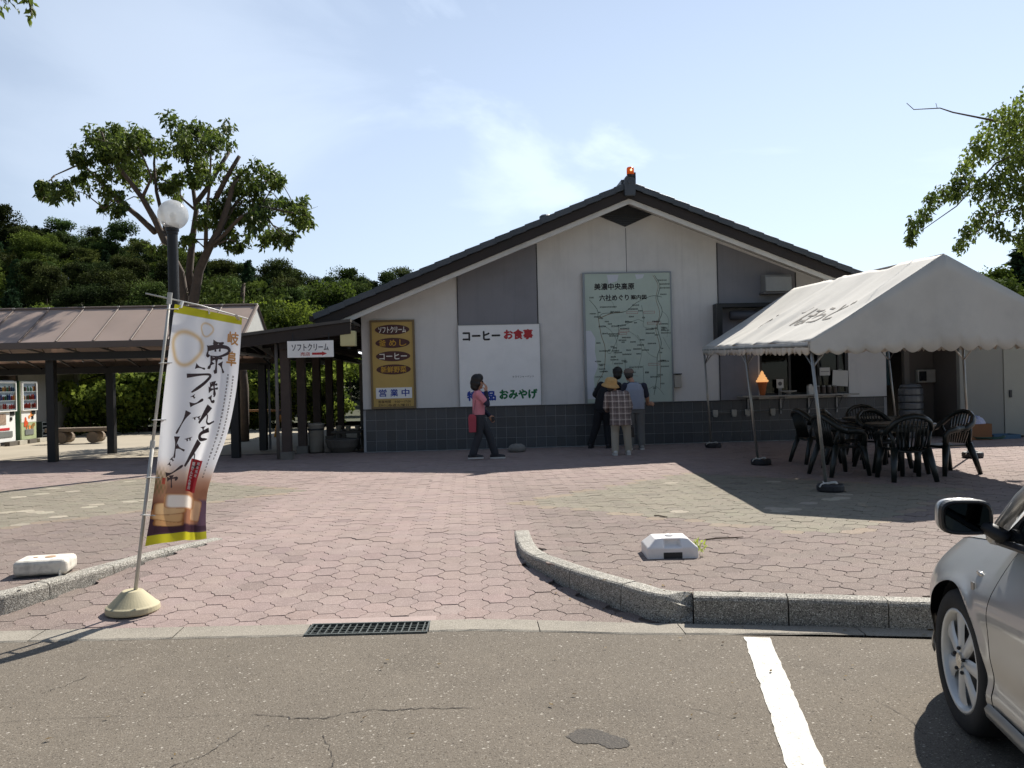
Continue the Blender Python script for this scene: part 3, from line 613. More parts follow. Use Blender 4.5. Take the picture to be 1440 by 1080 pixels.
# square white board with food words (the drawn mascot in its middle is left out)
wb = thing('food_board', 'square white board with coffee, meal and souvenir words in four colours', 'sign', (.7, WY - .05, ZT))
x0, x1, z0, z1 = -.20, 1.61, 1.125, 2.925
MB().box((x0, WY - .05, z0), (x1, WY - .022, z1)).obj('board', m_white, wb)
for lo, hi in (((x0 - .012, WY - .06, z0), (x0, WY - .02, z1)), ((x1, WY - .06, z0), (x1 + .012, WY - .02, z1)), ((x0 - .012, WY - .06, z1), (x1 + .012, WY - .02, z1 + .012)), ((x0 - .012, WY - .06, z0 - .012), (x1 + .012, WY - .02, z0))): MB().box(lo, hi).obj('edge_trim', mat('alu_trim', lin('8b8d90'), .4, metal=.6), wb)
YB = WY - .053
lettering(wb, m_blackp, YB, [('コーヒー', -.10, .72, 2.59, 2.785)], bold=.05)
lettering(wb, m_redp, YB, [('お食事', .82, 1.45, 2.60, 2.81)], bold=.05)
lettering(wb, m_bluep, YB, [('特産品', -.03, .59, 1.25, 1.455)], bold=.05)
lettering(wb, m_greenp, YB, [('おみやげ', .69, 1.52, 1.27, 1.475)], bold=.055)
lettering(wb, m_blackp, YB, [('キウイシャーベット', .98, 1.46, 1.735, 1.785)], bold=.0)
# big map board
mp_ = thing('map_board', 'big pale green sightseeing map board on the white gable wall', 'map board', (3.6, WY - .05, ZT))
x0, x1, z0, z1 = 2.645, 4.575, 1.13, 4.02
MB().box((x0, WY - .06, z0), (x1, WY - .022, z1)).obj('panel', mat('map_green', lin('b4c2b6'), .45, var=.04, vscale=2, stain=.06, sscale=1.5, coord='World'), mp_)
mf = mat('map_frame', lin('8b9094'), .4, metal=.5, var=.05)
for lo, hi in (((x0 - .05, WY - .075, z0), (x0, WY - .02, z1)), ((x1, WY - .075, z0), (x1 + .03, WY - .02, z1)), ((x0 - .05, WY - .075, z1), (x1 + .03, WY - .02, z1 + .025)), ((x0 - .05, WY - .075, z0 - .02), (x1 + .03, WY - .02, z0))): MB().box(lo, hi).obj('frame', mf, mp_)
YM = WY - .063
lettering(mp_, m_blackp, YM, [('美濃中央高原', 2.86, 3.76, 3.655, 3.80), ('六社めぐり', 2.97, 3.63, 3.41, 3.545), ('案内図', 3.68, 4.03, 3.43, 3.53)], bold=.03)
def mpt(u, v): return (2.645 + u * 1.93, z1 - v * 2.89)      # u right, v down, 0..1 over the panel
def ribbon(pts, wd, m, name, dy=0, parent=mp_):
    P = interp_poly([mpt(*p) for p in pts], .05); g = []
    for i, p in enumerate(P):
        d = (P[min(i + 1, len(P) - 1)] - P[max(i - 1, 0)]).normalized(); nn_ = Vector((-d.y, d.x, 0)) * wd
        g.append([((p - nn_).x, YM - dy, (p - nn_).y), ((p + nn_).x, YM - dy, (p + nn_).y)])
    MB().grid(g).obj(name, m, parent)
m_route = mat('map_route', lin('6f7c70'), .5, var=0); m_route2 = mat('map_route_brown', lin('8a7a62'), .5, var=0); m_water = mat('map_water', lin('c9cdd3'), .5, var=.03); m_redl = mat('map_red', lin('b06a66'), .5, var=0)
for u0, v0, u1, v1 in ((.0, .46, .10, .86), ): 
    MB().add([(p[0], YM + .0015, p[1]) for p in (mpt(.0, .44), mpt(.06, .44), mpt(.11, .50), mpt(.10, .60), mpt(.13, .72), mpt(.08, .8), mpt(.10, .97), mpt(.0, .97))], [tuple(range(8))]).obj('map_area', m_water, mp_)
MB().add([(p[0], YM + .0015, p[1]) for p in (mpt(.26, .01), mpt(.40, .01), mpt(.38, .06), mpt(.28, .08))], [(0, 1, 2, 3)]).obj('map_area', m_water, mp_)
MB().add([(p[0], YM + .0015, p[1]) for p in (mpt(.59, .01), mpt(.70, .01), mpt(.68, .04), mpt(.61, .05))], [(0, 1, 2, 3)]).obj('map_area', m_water, mp_)
for pts, wd, m in (([(.82, .02), (.88, .1), (.85, .2), (.90, .3), (.84, .42), (.88, .55), (.83, .65), (.82, .8), (.78, .95)], .007, m_route), ([(.80, .02), (.86, .1), (.83, .2), (.87, .32), (.82, .44), (.86, .58), (.86, .9)], .005, m_route2),
                   ([(.05, .2), (.14, .28), (.15, .35), (.2, .31), (.45, .3), (.6, .23), (.78, .18), (.9, .19)], .006, m_route), ([(.15, .35), (.30, .31), (.45, .3)], .008, m_route2), ([(.15, .35), (.18, .48), (.22, .58), (.20, .75), (.12, .85), (.10, .97)], .006, m_route2),
                   ([(.38, .42), (.37, .5), (.28, .62), (.24, .6)], .004, m_route), ([(.66, .25), (.68, .38), (.62, .36), (.38, .42)], .004, m_route), ([(.68, .38), (.68, .42), (.85, .44)], .003, m_route), ([(.45, .66), (.46, .8), (.52, .95)], .004, m_route), ([(.6, .48), (.72, .62), (.82, .66)], .003, m_route), ([(.66, .72), (.68, .9), (.8, .88), (.9, .95)], .004, m_route), ([(.9, .5), (.98, .6)], .003, m_route), ([(.2, .4), (.3, .45), (.36, .55), (.3, .7)], .003, m_route), ([(.5, .45), (.6, .5), (.65, .6), (.6, .75)], .003, m_route), ([(.9, .3), (.97, .36), (.95, .5)], .003, m_route), ([(.35, .7), (.45, .78), (.6, .8)], .003, m_route2), ([(.3, .2), (.35, .27)], .003, m_route), ([(.2, .86), (.35, .9), (.5, .88)], .004, m_route)):
    ribbon(pts, wd, m, 'map_route')
rg = random.Random(5)
mb = MB(); mr_ = MB()
spots = [(.05, .185, .07), (.17, .26, .25), (.55, .25, .1), (.86, .06, .12), (.88, .09, .14), (.88, .12, .15), (.88, .17, .1), (.5, .28, .14), (.05, .31, .09), (.10, .335, .09), (.15, .41, .1), (.3, .41, .1), (.46, .38, .1), (.26, .47, .16), (.27, .485, .14), (.4, .43, .14), (.42, .5, .12), (.38, .52, .1), (.70, .44, .12), (.78, .38, .12), (.86, .4, .13), (.88, .45, .12), (.88, .47, .14), (.7, .47, .13), (.72, .55, .12), (.6, .56, .1), (.55, .59, .12), (.65, .6, .1), (.15, .6, .15), (.3, .6, .1), (.32, .615, .12), (.28, .67, .12), (.32, .70, .13), (.10, .68, .09), (.14, .705, .09), (.14, .74, .1), (.15, .76, .12), (.3, .745, .12), (.56, .73, .12), (.84, .69, .15), (.87, .73, .12), (.74, .81, .14), (.42, .63, .13), (.08, .89, .07), (.08, .925, .07), (.1, .8, .1)]
rs_ = random.Random(8); spots += [(rs_.uniform(.1, .9), rs_.uniform(.29, .97), rs_.uniform(.03, .08)) for _ in range(55)]
for u, v, L_ in spots:
    px_, pz_ = mpt(u, v); w_ = L_ * 1.5; x = px_
    while x < px_ + w_:                           # short strokes of small, unreadable writing
        cw_ = rg.uniform(.016, .03); hh = rg.uniform(.018, .03)
        for q in range(3): zz = pz_ - hh / 2 + hh * q / 2; mb.add([(x, YM - .001, zz), (x + cw_ * .85, YM - .001, zz), (x + cw_ * .85, YM - .001, zz + .006), (x, YM - .001, zz + .006)], [(0, 1, 2, 3)])
        xx = x + cw_ * rg.uniform(.2, .6); mb.add([(xx, YM - .0012, pz_ - hh / 2), (xx + .006, YM - .0012, pz_ - hh / 2), (xx + .006, YM - .0012, pz_ + hh / 2), (xx, YM - .0012, pz_ + hh / 2)], [(0, 1, 2, 3)])
        x += cw_ * 1.12
o = mb.obj('small_writing', mat('map_small_print', lin('3c4640'), .5, var=0), mp_); o['kind'] = 'stuff'
for u, v, w_ in ((.48, .315, .16), (.68, .315, .16), (.72, .40, .2), (.39, .455, .14), (.72, .72, .16), (.38, .475, .12)):
    px_, pz_ = mpt(u, v)
    for a, b, c_, d in ((0, 0, w_ * 1.93 * .8, .006), (0, .045, w_ * 1.93 * .8, .006), (0, 0, .006, .05), (w_ * 1.93 * .8, 0, .006, .05)): mr_.add([(px_ + a, YM - .0015, pz_ + b), (px_ + a + c_, YM - .0015, pz_ + b), (px_ + a + c_, YM - .0015, pz_ + b + d), (px_ + a, YM - .0015, pz_ + b + d)], [(0, 1, 2, 3)])
o = mr_.obj('label_frames', m_redl, mp_); o['kind'] = 'stuff'
# hanging sign at the veranda corner
hs = thing('hanging_sign', 'white sign with a red arrow hanging at the veranda corner', 'sign', (-3.16, 16.88, 2.24))
x0, x1, z0, z1 = -3.62, -2.70, 2.235, 2.57
MB().box((x0, 16.86, z0), (x1, 16.885, z1)).obj('board', m_white, hs, bevel=.004)
lettering(hs, m_bluep if False else mat('print_navy', lin('23263f'), .5, var=0), 16.857, [('ソフトクリーム', x0 + .09, x1 - .10, z0 + .135, z1 - .06)], bold=.016)
lettering(hs, m_redp, 16.857, [('売店', x0 + .26, x0 + .45, z0 + .035, z0 + .105)], bold=.012)
a0 = x0 + .49; MB().add([(a0, 16.857, z0 + .05), (a0 + .2, 16.857, z0 + .05), (a0 + .2, 16.857, z0 + .03), (a0 + .3, 16.857, z0 + .072), (a0 + .2, 16.857, z0 + .115), (a0 + .2, 16.857, z0 + .095), (a0, 16.857, z0 + .095)], [(0, 1, 2, 3, 4, 5, 6)]).obj('arrow', m_redp, hs)
for x in (x0 + .1, x1 - .1): MB().tube([(x, 16.9, z1 - .02), (x, 16.95, 2.75)], .008, 6).obj('hanger', m_dark, hs)
# cream lamp box under the eave
lb = thing('eave_lamp_box', 'small cream lamp box under the eave beside the hanging sign', 'lamp', (-2.42, 17.0, 2.4))
MB().box((-2.58, 16.95, 2.45), (-2.27, 17.15, 2.76)).obj('case', mat('lamp_cream', lin('c9c08f'), .6, var=.05), lb, bevel=.015)
MB().tube([(-2.42, 17.05, 2.44), (-2.42, 17.05, 2.40)], .03, 8).obj('knob', m_dark, lb)
MB().box((-2.45, 17.05, 2.76), (-2.39, 17.12, 2.95)).obj('bracket', m_dark, lb)
# electric box, vent hood
eb = thing('electric_box', 'small grey electric box on the white wall right of the map', 'electric box', (4.7, WY - .1, 1.4))
MB().box((4.615, WY - .11, 1.43), (4.77, WY - .002, 1.72)).obj('case', mat('box_grey', lin('aaa59a'), .6, var=.05), eb, bevel=.008)
MB().box((4.605, WY - .13, 1.722), (4.78, WY - .002, 1.745)).obj('rain_cap', m_dark, eb)
vh = thing('vent_hood', 'square grey metal vent hood high on the grey gable panel', 'vent', (6.95, WY, 3.5))
v = MB(); v.prism([(WY - .02, 3.93), (WY - .30, 3.90), (WY - .34, 3.84), (WY - .34, 3.52), (WY - .02, 3.52)], 6.66, 7.26, 'x'); v.obj('hood', mat('vent_metal', lin('9a9a98'), .45, metal=.3, var=.06), vh, bevel=.015)
MB().box((6.62, WY - .3, 3.48), (7.30, WY - .014, 3.515)).obj('flange', mat('flange_grey', lin('6e6e70'), .6), vh)
# orange beacon on the ridge end
bc = thing('warning_beacon', 'orange rotating beacon on the ridge end above the gable', 'beacon', (AX, FY, AZ + .2))
MB().tube([(AX + .02, FY - .02, AZ + .13), (AX + .02, FY - .02, AZ + .18)], .075, 14).obj('base', m_dark, bc)
mo = mat('beacon_orange', lin('f2913a'), .25, var=.05, trans=.5); bo = MB().lathe([(.08, 0), (.08, .13), (.065, .155), (.0, .165)], (AX + .02, FY - .02, AZ + .18), 18).obj('dome', mo, bc, smooth=True)
MB().sphere((AX + .02, FY - .105, AZ + .26), .025, 10, 6).obj('bulb', mat('beacon_bulb', (1, .75, .4), .3, emit=.8, var=0), bo)
MB().box((AX + .09, FY - .05, AZ + .06), (AX + .13, FY + .02, AZ + .22)).obj('bracket', m_dark, bc)
# ================================================================== COVERED WALKWAY (left)
m_poly = mat('brown_polycarbonate', lin('bba89c'), .5, var=.06, vscale=1.2, trans=.35, stain=.12, sscale=.7, coord='World')
m_blk = mat('black_steel', lin('121214'), .5, var=.12, vscale=4)
m_rail = mat('brown_aluminium', lin('6d5f57'), .7, metal=0, var=.08)
wk = thing('covered_walkway', 'walkway roof of brown translucent panels on black posts', 'walkway', (-9, 19, P0))
EY, RY, BY = 17.6, 18.9, 20.5; EZ, RZ, BZ = 2.70, 3.50, 2.38; X0, X1 = -22.0, -4.72
xr = [X1 - .0 - .755 * i for i in range(24)]
for a, b in zip(xr, xr[1:]):
    for (y0, z0, y1, z1, nm) in ((EY, EZ, RY, RZ, 'roof_panel'), (BY, BZ, RY, RZ, 'roof_panel')):
        MB().grid([[(b + .02, y0, z0), (a - .02, y0, z0)], [(b + .02, y1, z1), (a - .02, y1, z1)]]).obj(nm, m_poly, wk, solid=.008)
for i, x in enumerate(xr[:-1]):
    MB().tube([(x, EY - .02, EZ + .01), (x, RY, RZ + .015)], .022, 6, flat=.6).obj('glazing_bar', m_rail, wk)
    MB().tube([(x, BY + .02, BZ + .01), (x, RY, RZ + .015)], .022, 6).obj('glazing_bar', m_rail, wk)
    MB().cbox((x, RY, RZ + .035), (.05, .09, .03)).obj('ridge_cap', mat('cap_grey', lin('b9b4ac'), .5), wk)
    MB().tube([(x - .02, EY + .05, EZ - .08), (x - .02, RY, EZ - .30 + .1), (x - .02, BY - .05, BZ - .25)], .022, 6).obj('rib', m_blk, wk)
MB().tube([(X1, RY, RZ + .02), (-22, RY, RZ + .02)], .03, 8).obj('ridge_bar', m_rail, wk)
MB().box((-22, EY - .05, EZ - .14), (X1 + .02, EY + .03, EZ)).obj('eave_gutter', mat('gutter_bronze', lin('5d534d'), .45, var=.06), wk, bevel=.01)
MB().box((-22, BY - .03, BZ - .14), (X1 + .02, BY + .05, BZ)).obj('eave_gutter', mat('gutter_bronze', lin('5d534d'), .45), wk)
for y, z in ((18.05, 2.42), (20.1, 2.17)): MB().box((-22, y - .07, z - .08), (X1, y + .07, z + .08)).obj('beam', m_blk, wk)
MB().add([(X1 + .005, EY, EZ), (X1 + .005, BY, BZ), (X1 + .005, RY, RZ)], [(0, 1, 2)]).obj('gable_panel', mat('gable_white', lin('cfcfca'), .6, trans=.3, var=.04), wk, solid=.01)
for a, b in (((X1 + .02, EY, EZ), (X1 + .02, RY, RZ)), ((X1 + .02, BY, BZ), (X1 + .02, RY, RZ))): MB().tube([a, b], .035, 6).obj('gable_bar', m_rail, wk)
for x, y, z in ((-4.98, 17.95, 2.36), (-4.9, 20.0, 2.2), (-8.95, 18.3, 2.36), (-8.55, 20.3, 2.2), (-13.0, 18.3, 2.36), (-12.6, 20.3, 2.2)):
    p = MB().box((x - .085, y - .085, P0), (x + .085, y + .085, z)).obj('post', m_blk, wk, bevel=.008)
    MB().tube([(x, y, z - .4), (x + .45, y, z)], .035, 6).obj('brace', m_blk, p) if False else None
MB().tube([(-4.78, 20.14, 2.6), (-4.78, 20.14, P0)], .03, 8).obj('downpipe', mat('pipe_grey', lin('8d9196'), .5), wk, smooth=True)
MB().tube([(-4.75, 17.0, 2.38), (-4.75, 20.2, 2.38)], .04, 8).obj('white_pipe', mat('pipe_white', lin('b9b7b2'), .5), wk)
# ================================================================== GROUND BEHIND
m_path = mat('path_concrete', lin('a09684'), .9, var=.12, vscale=1.2, coord='World', stain=.2, sscale=.6, bump=.2, bscale=90)
pth = MB().grid([[(-60, 18.9, P0 - .022), (-2.34, 18.9, P0 - .022)], [(-60, 31.0, P0 - .022), (-2.34, 31.0, P0 - .022)]]).obj('path', m_path)
tag(pth, 'sunlit pale concrete path behind the covered walkway', 'path', kind='structure')
MB().box((-60, 18.9, P0 - .1), (-13.1, 18.91, P0)).obj('path_edge', m_conc, pth)
MB().grid([[(10.6, 9, P0 - .02), (40, 9, P0 - .02)], [(10.6, 40, P0 - .02), (40, 40, P0 - .02)]]).obj('yard_slab', m_path, pth)
MB().grid([[(13.3, 3.6, P0 - .021), (40, 0, P0 - .021)], [(13.3, 9.0, P0 - .021), (40, 9.0, P0 - .021)]]).obj('yard_slab', m_path, pth)
MB().grid([[(-40, 6.4, P0 - .02), (-12.9, 6.4, P0 - .02)], [(-40, 18.9, P0 - .02), (-12.9, 18.9, P0 - .02)]]).obj('yard_slab', m_path, pth)
MB().grid([[(-70, -8, -.01), (-11.9, -8, -.01)], [(-70, 6.2, -.01), (-11.9, 6.2, -.01)]]).obj('lot_extension', m_asph, lot)
MB().grid([[(9.9, -8, -.01), (40, -8, -.01)], [(9.9, 3.5, -.01), (40, 0, -.01)]]).obj('lot_extension', m_asph, lot)
# ================================================================== LOW TILED BUILDING (far left)
tb = thing('rest_house', 'low brown building with glinting grey roof tiles behind the walkway', 'building', (-15, 25, P0))
m_bw = mat('brown_render', lin('6b5f56'), .85, var=.1, vscale=2, coord='World'); m_gw = mat('grey_render', lin('8a8a88'), .8, var=.06, coord='World')
WX = -14.4
MB().box((WX - 6, 17.0, P0), (WX, 27.2, 2.75)).obj('wall', m_bw, tb)
MB().box((WX, 27.2, P0), (WX + .06, 31.2, 2.6)).obj('wall_panel', m_gw, tb)
MB().box((WX - 6, 27.2, P0), (WX, 31.2, 2.7)).obj('wall', m_gw, tb)
MB().prism([(WX - .01, 2.76), (WX - 3.0, 3.22), (WX - 6.0, 2.76)], 17.0, 31.19).obj('gable_wall', m_bw, tb)
MB().prism([(WX + 1.0, 2.44), (WX + 1.0, 2.5), (WX - 3, 3.40), (WX - 7, 2.5), (WX - 7, 2.44), (WX - 3, 3.32)][::-1], 16.2, 32.8).obj('roof_deck', m_wood, tb)
m_kw2 = mat('grey_kawara_gloss', lin('8c8f92'), .3, var=.15, vscale=5, spec=.7, objvar=.2)
tme2 = MB(); g = []
for i in range(5):
    yy = -.145 + .29 * i / 4; hz = .045 * math.cos(i / 4 * math.pi * 2) * .5
    g.append([(.16, yy, hz - .012), (-.16, yy, hz + .02)])
tme2.grid(g); tmesh = tme2.mesh('roof_tile', True)
sl_ = math.atan2(.90, 4.0); cnt = 0
for r in range(8):
    for c in range(36):
        o = link('roof_tile', tmesh, m_kw2, tb); d = .12 + r * .29
        o.location = (WX + 1.02 - d * math.cos(sl_), 22.15 + c * .29 + .2, 2.53 + d * math.sin(sl_)); o.rotation_euler = (0, sl_ + random.uniform(-.03, .03), random.uniform(-.02, .02)); cnt += 1
MB().box((WX + .92, 16.2, 2.36), (WX + 1.06, 32.8, 2.46)).obj('eave_gutter', m_wood, tb)
MB().tube([(WX + 1.0, 31.9, 2.42), (WX + .12, 31.3, 2.1), (WX + .12, 31.3, P0)], .035, 6).obj('downpipe', m_blk, tb)
MB().box((WX + .065, 30.95, P0), (WX + .2, 31.15, 2.4)).obj('corner_post', mat('corner_post', lin('a2a19d'), .6), tb)
wl = thing('wall_lamp', 'small dark wall lamp on the grey end of the rest house', 'lamp', (WX + .1, 30.4, 1.9))
MB().cbox((WX + .13, 30.4, 1.95), (.14, .3, .3)).obj('case', m_blk, wl, bevel=.02); MB().cbox((WX + .205, 30.4, 1.95), (.02, .2, .14)).obj('lens', mat('lamp_lens', lin('b9bab8'), .3), wl)
# vending machines
def vending(y0, y1, label, body, deco):
    t = thing('vending_machine', label, 'vending machine', (WX + .45, (y0 + y1) / 2, P0), 'vending machines along the rest house wall')
    xf = WX + .78; b = P0 + .08; h = P0 + 1.9
    MB().box((WX + .08, y0, b), (xf - .04, y1, h)).obj('cabinet', body, t, bevel=.015)
    MB().box((xf - .04, y0 + .01, b), (xf, y1 - .01, h - .01)).obj('front_door', m_vw if not deco else mat('machine_print_green', lin('a3ad86'), .4, var=.1), t, bevel=.015)
    # display behind glass
    z0 = P0 + 1.02; zt = h - .08
    MB().box((xf - .002, y0 + .07, z0), (xf + .002, y1 - .07, zt)).obj('display_back', mat('display_back', lin('b5bdc6'), .4, var=.06, emit=.12), t)
    for r in range(3):
        zz = z0 + .03 + r * .26
        MB().box((xf, y0 + .08, zz - .02), (xf + .05, y1 - .08, zz)).obj('shelf', m_vw, t)
        n = 9
        for k in range(n):
            yk = y0 + .13 + (y1 - y0 - .26) * k / (n - 1); hh = random.uniform(.12, .18)
            colr = random.choice(['2f4a8a', '35506e', 'b23a33', '7a3d33', 'd8d8d8', '3a6f4a', '1e2a55', 'c98a3a'] if r else ['a8392f', 'c04a3a', '8a2f28', 'd9d2c6'])
            MB().tube([(xf + .028, yk, zz), (xf + .028, yk, zz + hh * .75), (xf + .028, yk, zz + hh)], [.026, .026, .012], 7).obj('bottle', mat('can_' + colr, lin(colr), .35, var=.05), t)
    MB().box((xf + .056, y0 + .06, z0 - .01), (xf + .060, y1 - .06, zt)).obj('glass', glass_mat('vending_glass', (.85, .88, .9)), t)
    for lo, hi in (((xf, y0 + .02, z0 - .04), (xf + .062, y0 + .06, zt + .05)), ((xf, y1 - .06, z0 - .04), (xf + .062, y1 - .02, zt + .05)), ((xf, y0 + .06, zt), (xf + .062, y1 - .06, zt + .05)), ((xf, y0 + .06, z0 - .04), (xf + .062, y1 - .06, z0 - .01))): MB().box(lo, hi).obj('display_frame', m_vw, t)
    # coin slot panel, change tray, poster and outlet
    MB().box((xf, y1 - .30, .86 + P0), (xf + .02, y1 - .07, P0 + .97)).obj('coin_panel', m_blk, t); MB().cbox((xf + .012, y1 - .26, P0 + .76), (.02, .10, .10)).obj('change_tray', m_blk, t)
    MB().box((xf, y0 + .2, P0 + .22), (xf + .02, y1 - .2, P0 + .40)).obj('outlet_flap', mat('flap_grey', lin('6f726f'), .4), t, bevel=.01)
    MB().box((WX + .1, y0 + .05, P0 + .0), (xf - .02, y1 - .05, b)).obj('plinth', m_blk, t)
    if not deco:
        MB().box((xf, y0 + .25, P0 + .43), (xf + .012, y1 - .35, P0 + .50)).obj('price_strip', m_redp, t)
        MB().box((xf, y0 + .3, P0 + .60), (xf + .012, y0 + .62, P0 + .92)).obj('poster', mat('poster_photo', lin('9a8574'), .4, var=.4, vscale=12), t)
    else:
        MB().box((xf, y0 + .02, P0 + .62), (xf + .006, y1 - .02, P0 + 1.0)).obj('print_band', mat('print_band_white', lin('dddcd6'), .4, var=.05), t)
        rr = random.Random(3)
        for k in range(12):                       # orange and brown blotches of the printed decoration
            yk = rr.uniform(y0 + .08, y1 - .1); zk = P0 + rr.uniform(.45, .92); hh = rr.uniform(.12, .24); ww = rr.uniform(.04, .09)
            pts = [(xf + .008 + k * .0006, yk + ww * math.cos(a) * rr.uniform(.7, 1.1), zk + hh * .5 * math.sin(a) * rr.uniform(.8, 1.1)) for a in np.linspace(0, 6.28, 13)[:-1]]
            MB().add(pts, [tuple(range(12))]).obj('print_figure', mat('print_orange_%d' % (k % 3), lin(['c8512c', 'd98a4a', '8a6a3a'][k % 3]), .4, var=.15), t)
    return t
m_vw = mat('machine_white', lin('e4e4e0'), .35, var=.03, stain=.05)
vending(24.5, 25.65, 'white drink vending machine with a red strip at the picture edge', m_vw, False)
vending(25.95, 26.85, 'green vending machine with orange printed decoration beside the white one', mat('machine_green', lin('24482f'), .4, var=.05), True)
for i, y in enumerate((23.9, 24.8, 25.35, 25.9, 26.5, 27.0)):
    b = MB().box((WX + .9, y, P0 - .02), (WX + 1.05, y + .42, P0 + .10)).obj('concrete_block', mat('block_' + 'ab'[i % 2], lin(['a8a294', '5a544c'][i % 2]), .9, var=.1), None)
    tag(b, ['pale', 'dark'][i % 2] + ' concrete block in the row before the vending machines, number %s from the bench' % ['six', 'five', 'four', 'three', 'two', 'one'][i], 'block', 'blocks before the vending machines')
cr = thing('crate_stack', 'dark bottle crates stacked beside the green vending machine', 'crates', (WX + .4, 27.6, P0))
for k in range(2):
    c_ = MB()
    for lo, hi in (((0, 0, 0), (.4, .04, .28)), ((0, .46, 0), (.4, .5, .28)), ((0, .04, 0), (.04, .46, .28)), ((.36, .04, 0), (.4, .46, .04)), ((.36, .04, .12), (.4, .46, .16)), ((.36, .04, .25), (.4, .46, .28))): c_.box(lo, hi, Matrix.Translation((WX + .3, 27.35, P0 + .3 * k)))
    c_.obj('crate', mat('crate_dark', lin('2c3338'), .6), cr)
# log bench
bn = thing('log_bench', 'low wooden bench of a thick plank on two log legs', 'bench', (-11.5, 25.3, P0))
ml = mat('weathered_log', lin('77695a'), .9, var=.25, vscale=6, bump=.3, bscale=25)
MB().box((-12.5, 25.05, P0 + .33), (-10.6, 25.5, P0 + .45)).obj('seat', ml, bn, bevel=.03)
for x in (-12.0, -11.1): MB().tube([(x, 25.0, P0 + .165), (x, 25.55, P0 + .165)], .165, 14).obj('leg', ml, bn)
# ================================================================== GLOBE LAMP POST
lp = thing('street_lamp', 'black lamp post with a white globe before the pruned tree', 'street lamp', (-5.22, 15.1, P0))
MB().lathe([(.15, 0), (.15, .05), (.125, .08), (.098, .12), (.09, 4.25), (.10, 4.26), (.10, 4.30), (.115, 4.31), (.115, 4.36), (.0, 4.37)], (-5.22, 15.1, P0), 20).obj('post', m_blk, lp, smooth=False)
MB().lathe([(.10, 4.37), (.12, 4.40), (.12, 4.44), (0, 4.45)], (-5.22, 15.1, P0), 20).obj('collar', m_blk, lp)
def globe_mat():
    m = bpy.data.materials.new('frosted_globe'); m.use_nodes = True; t = m.node_tree; b = t.nodes['Principled BSDF']; b.inputs['Base Color'].default_value = (.6, .61, .61, 1); b.inputs['Roughness'].default_value = .12; b.inputs['Coat Weight'].default_value = .4
    tr = t.nodes.new('ShaderNodeBsdfTranslucent'); tr.inputs['Color'].default_value = (.62, .63, .63, 1); tp = t.nodes.new('ShaderNodeBsdfTransparent'); mx = t.nodes.new('ShaderNodeMixShader'); mx.inputs[0].default_value = .55; m2 = t.nodes.new('ShaderNodeMixShader'); m2.inputs[0].default_value = .25
    t.links.new(b.outputs[0], mx.inputs[1]); t.links.new(tr.outputs[0], mx.inputs[2]); t.links.new(mx.outputs[0], m2.inputs[1]); t.links.new(tp.outputs[0], m2.inputs[2]); t.links.new(m2.outputs[0], t.nodes['Material Output'].inputs['Surface']); return m
MB().sphere((-5.2, 15.1, 4.77), .262, 32, 20).obj('globe', globe_mat(), lp, smooth=True)
MB().tube([(-5.2, 15.1, 4.6), (-5.2, 15.1, 4.75), (-5.2, 15.1, 4.82)], [.035, .06, .03], 12).obj('bulb', mat('bulb_white', (.9, .9, .88), .3, var=0), lp, smooth=True)
# ================================================================== BARRICADE, BIN
br = thing('wooden_barricade', 'yellow wooden barricade of two trestles and a rail behind the posts', 'barricade', (-6.4, 25.7, P0))
my = mat('yellow_wood', lin('c08a3e'), .8, var=.2, vscale=8)
for x in (-7.02, -5.77):
    for dx in (-.14, .14):
        MB().tube([(x + dx, 25.5, P0), (x + dx * .2, 25.65, P0 + .72)], .035, 6).obj('leg', my, br); MB().tube([(x + dx, 25.85, P0), (x + dx * .2, 25.7, P0 + .72)], .035, 6).obj('leg', my, br)
    MB().cbox((x, 25.66, P0 + .72), (.12, .12, .12)).obj('joint_block', m_blk, br)
MB().tube([(-8.3, 25.68, P0 + .82), (-5.6, 25.68, P0 + .80)], .035, 8).obj('rail', mat('rail_wood', lin('7d5a34'), .8, var=.2), br)
tr_ = thing('trash_bin', 'tall grey round bin standing beside the veranda post', 'bin', (-3.45, 18.85, P0))
MB().lathe([(.14, 0), (.165, .03), (.175, .6), (.185, .61), (.185, .65), (.16, .66), (.15, .5), (0, .45)], (-3.45, 18.85, P0), 24).obj('body', mat('bin_grey', lin('8b857a'), .6, var=.1), tr_, smooth=True)
MB().lathe([(.178, .50), (.182, .51), (.182, .53), (.178, .54)], (-3.45, 18.85, P0), 24).obj('band', m_dark, tr_)
# goods under the veranda
def goods(name, label, cat, parts, loc):
    t = thing(name, label, cat, loc)
    for nm, mb, m in parts: mb.obj(nm, m, t, bevel=.01)
    return t
mg1, mg2, mg3, mg4 = (mat('goods_%d' % i, lin(c), .7, var=.2) for i, c in enumerate(('6d665a', '8c8474', '54504a', '9a9a98')))
goods('flower_stand', 'low dark stand with potted seedlings in the veranda shade', 'stand', [('top', MB().box((-3.2, 19.3, P0 + .38), (-2.5, 20.3, P0 + .43)), mg3)] + [('leg', MB().cbox((x, y, P0 + .19), (.06, .06, .38)), mg3) for x in (-3.12, -2.58) for y in (19.4, 20.2)] + [('pot', MB().lathe([(.05, 0), (.075, .13), (.06, .13), (0, .1)], (-3.05 + .22 * k, 19.5, P0 + .43), 10), mg2) for k in range(3)], (-2.85, 19.8, P0))
goods('stone_basin', 'big rounded stone basin on the floor under the veranda', 'basin', [('basin', MB().lathe([(.25, 0), (.34, .12), (.38, .28), (.33, .30), (.28, .2), (0, .16)], (-2.85, 18.75, P0), 20), mg3)], (-2.85, 18.75, P0))
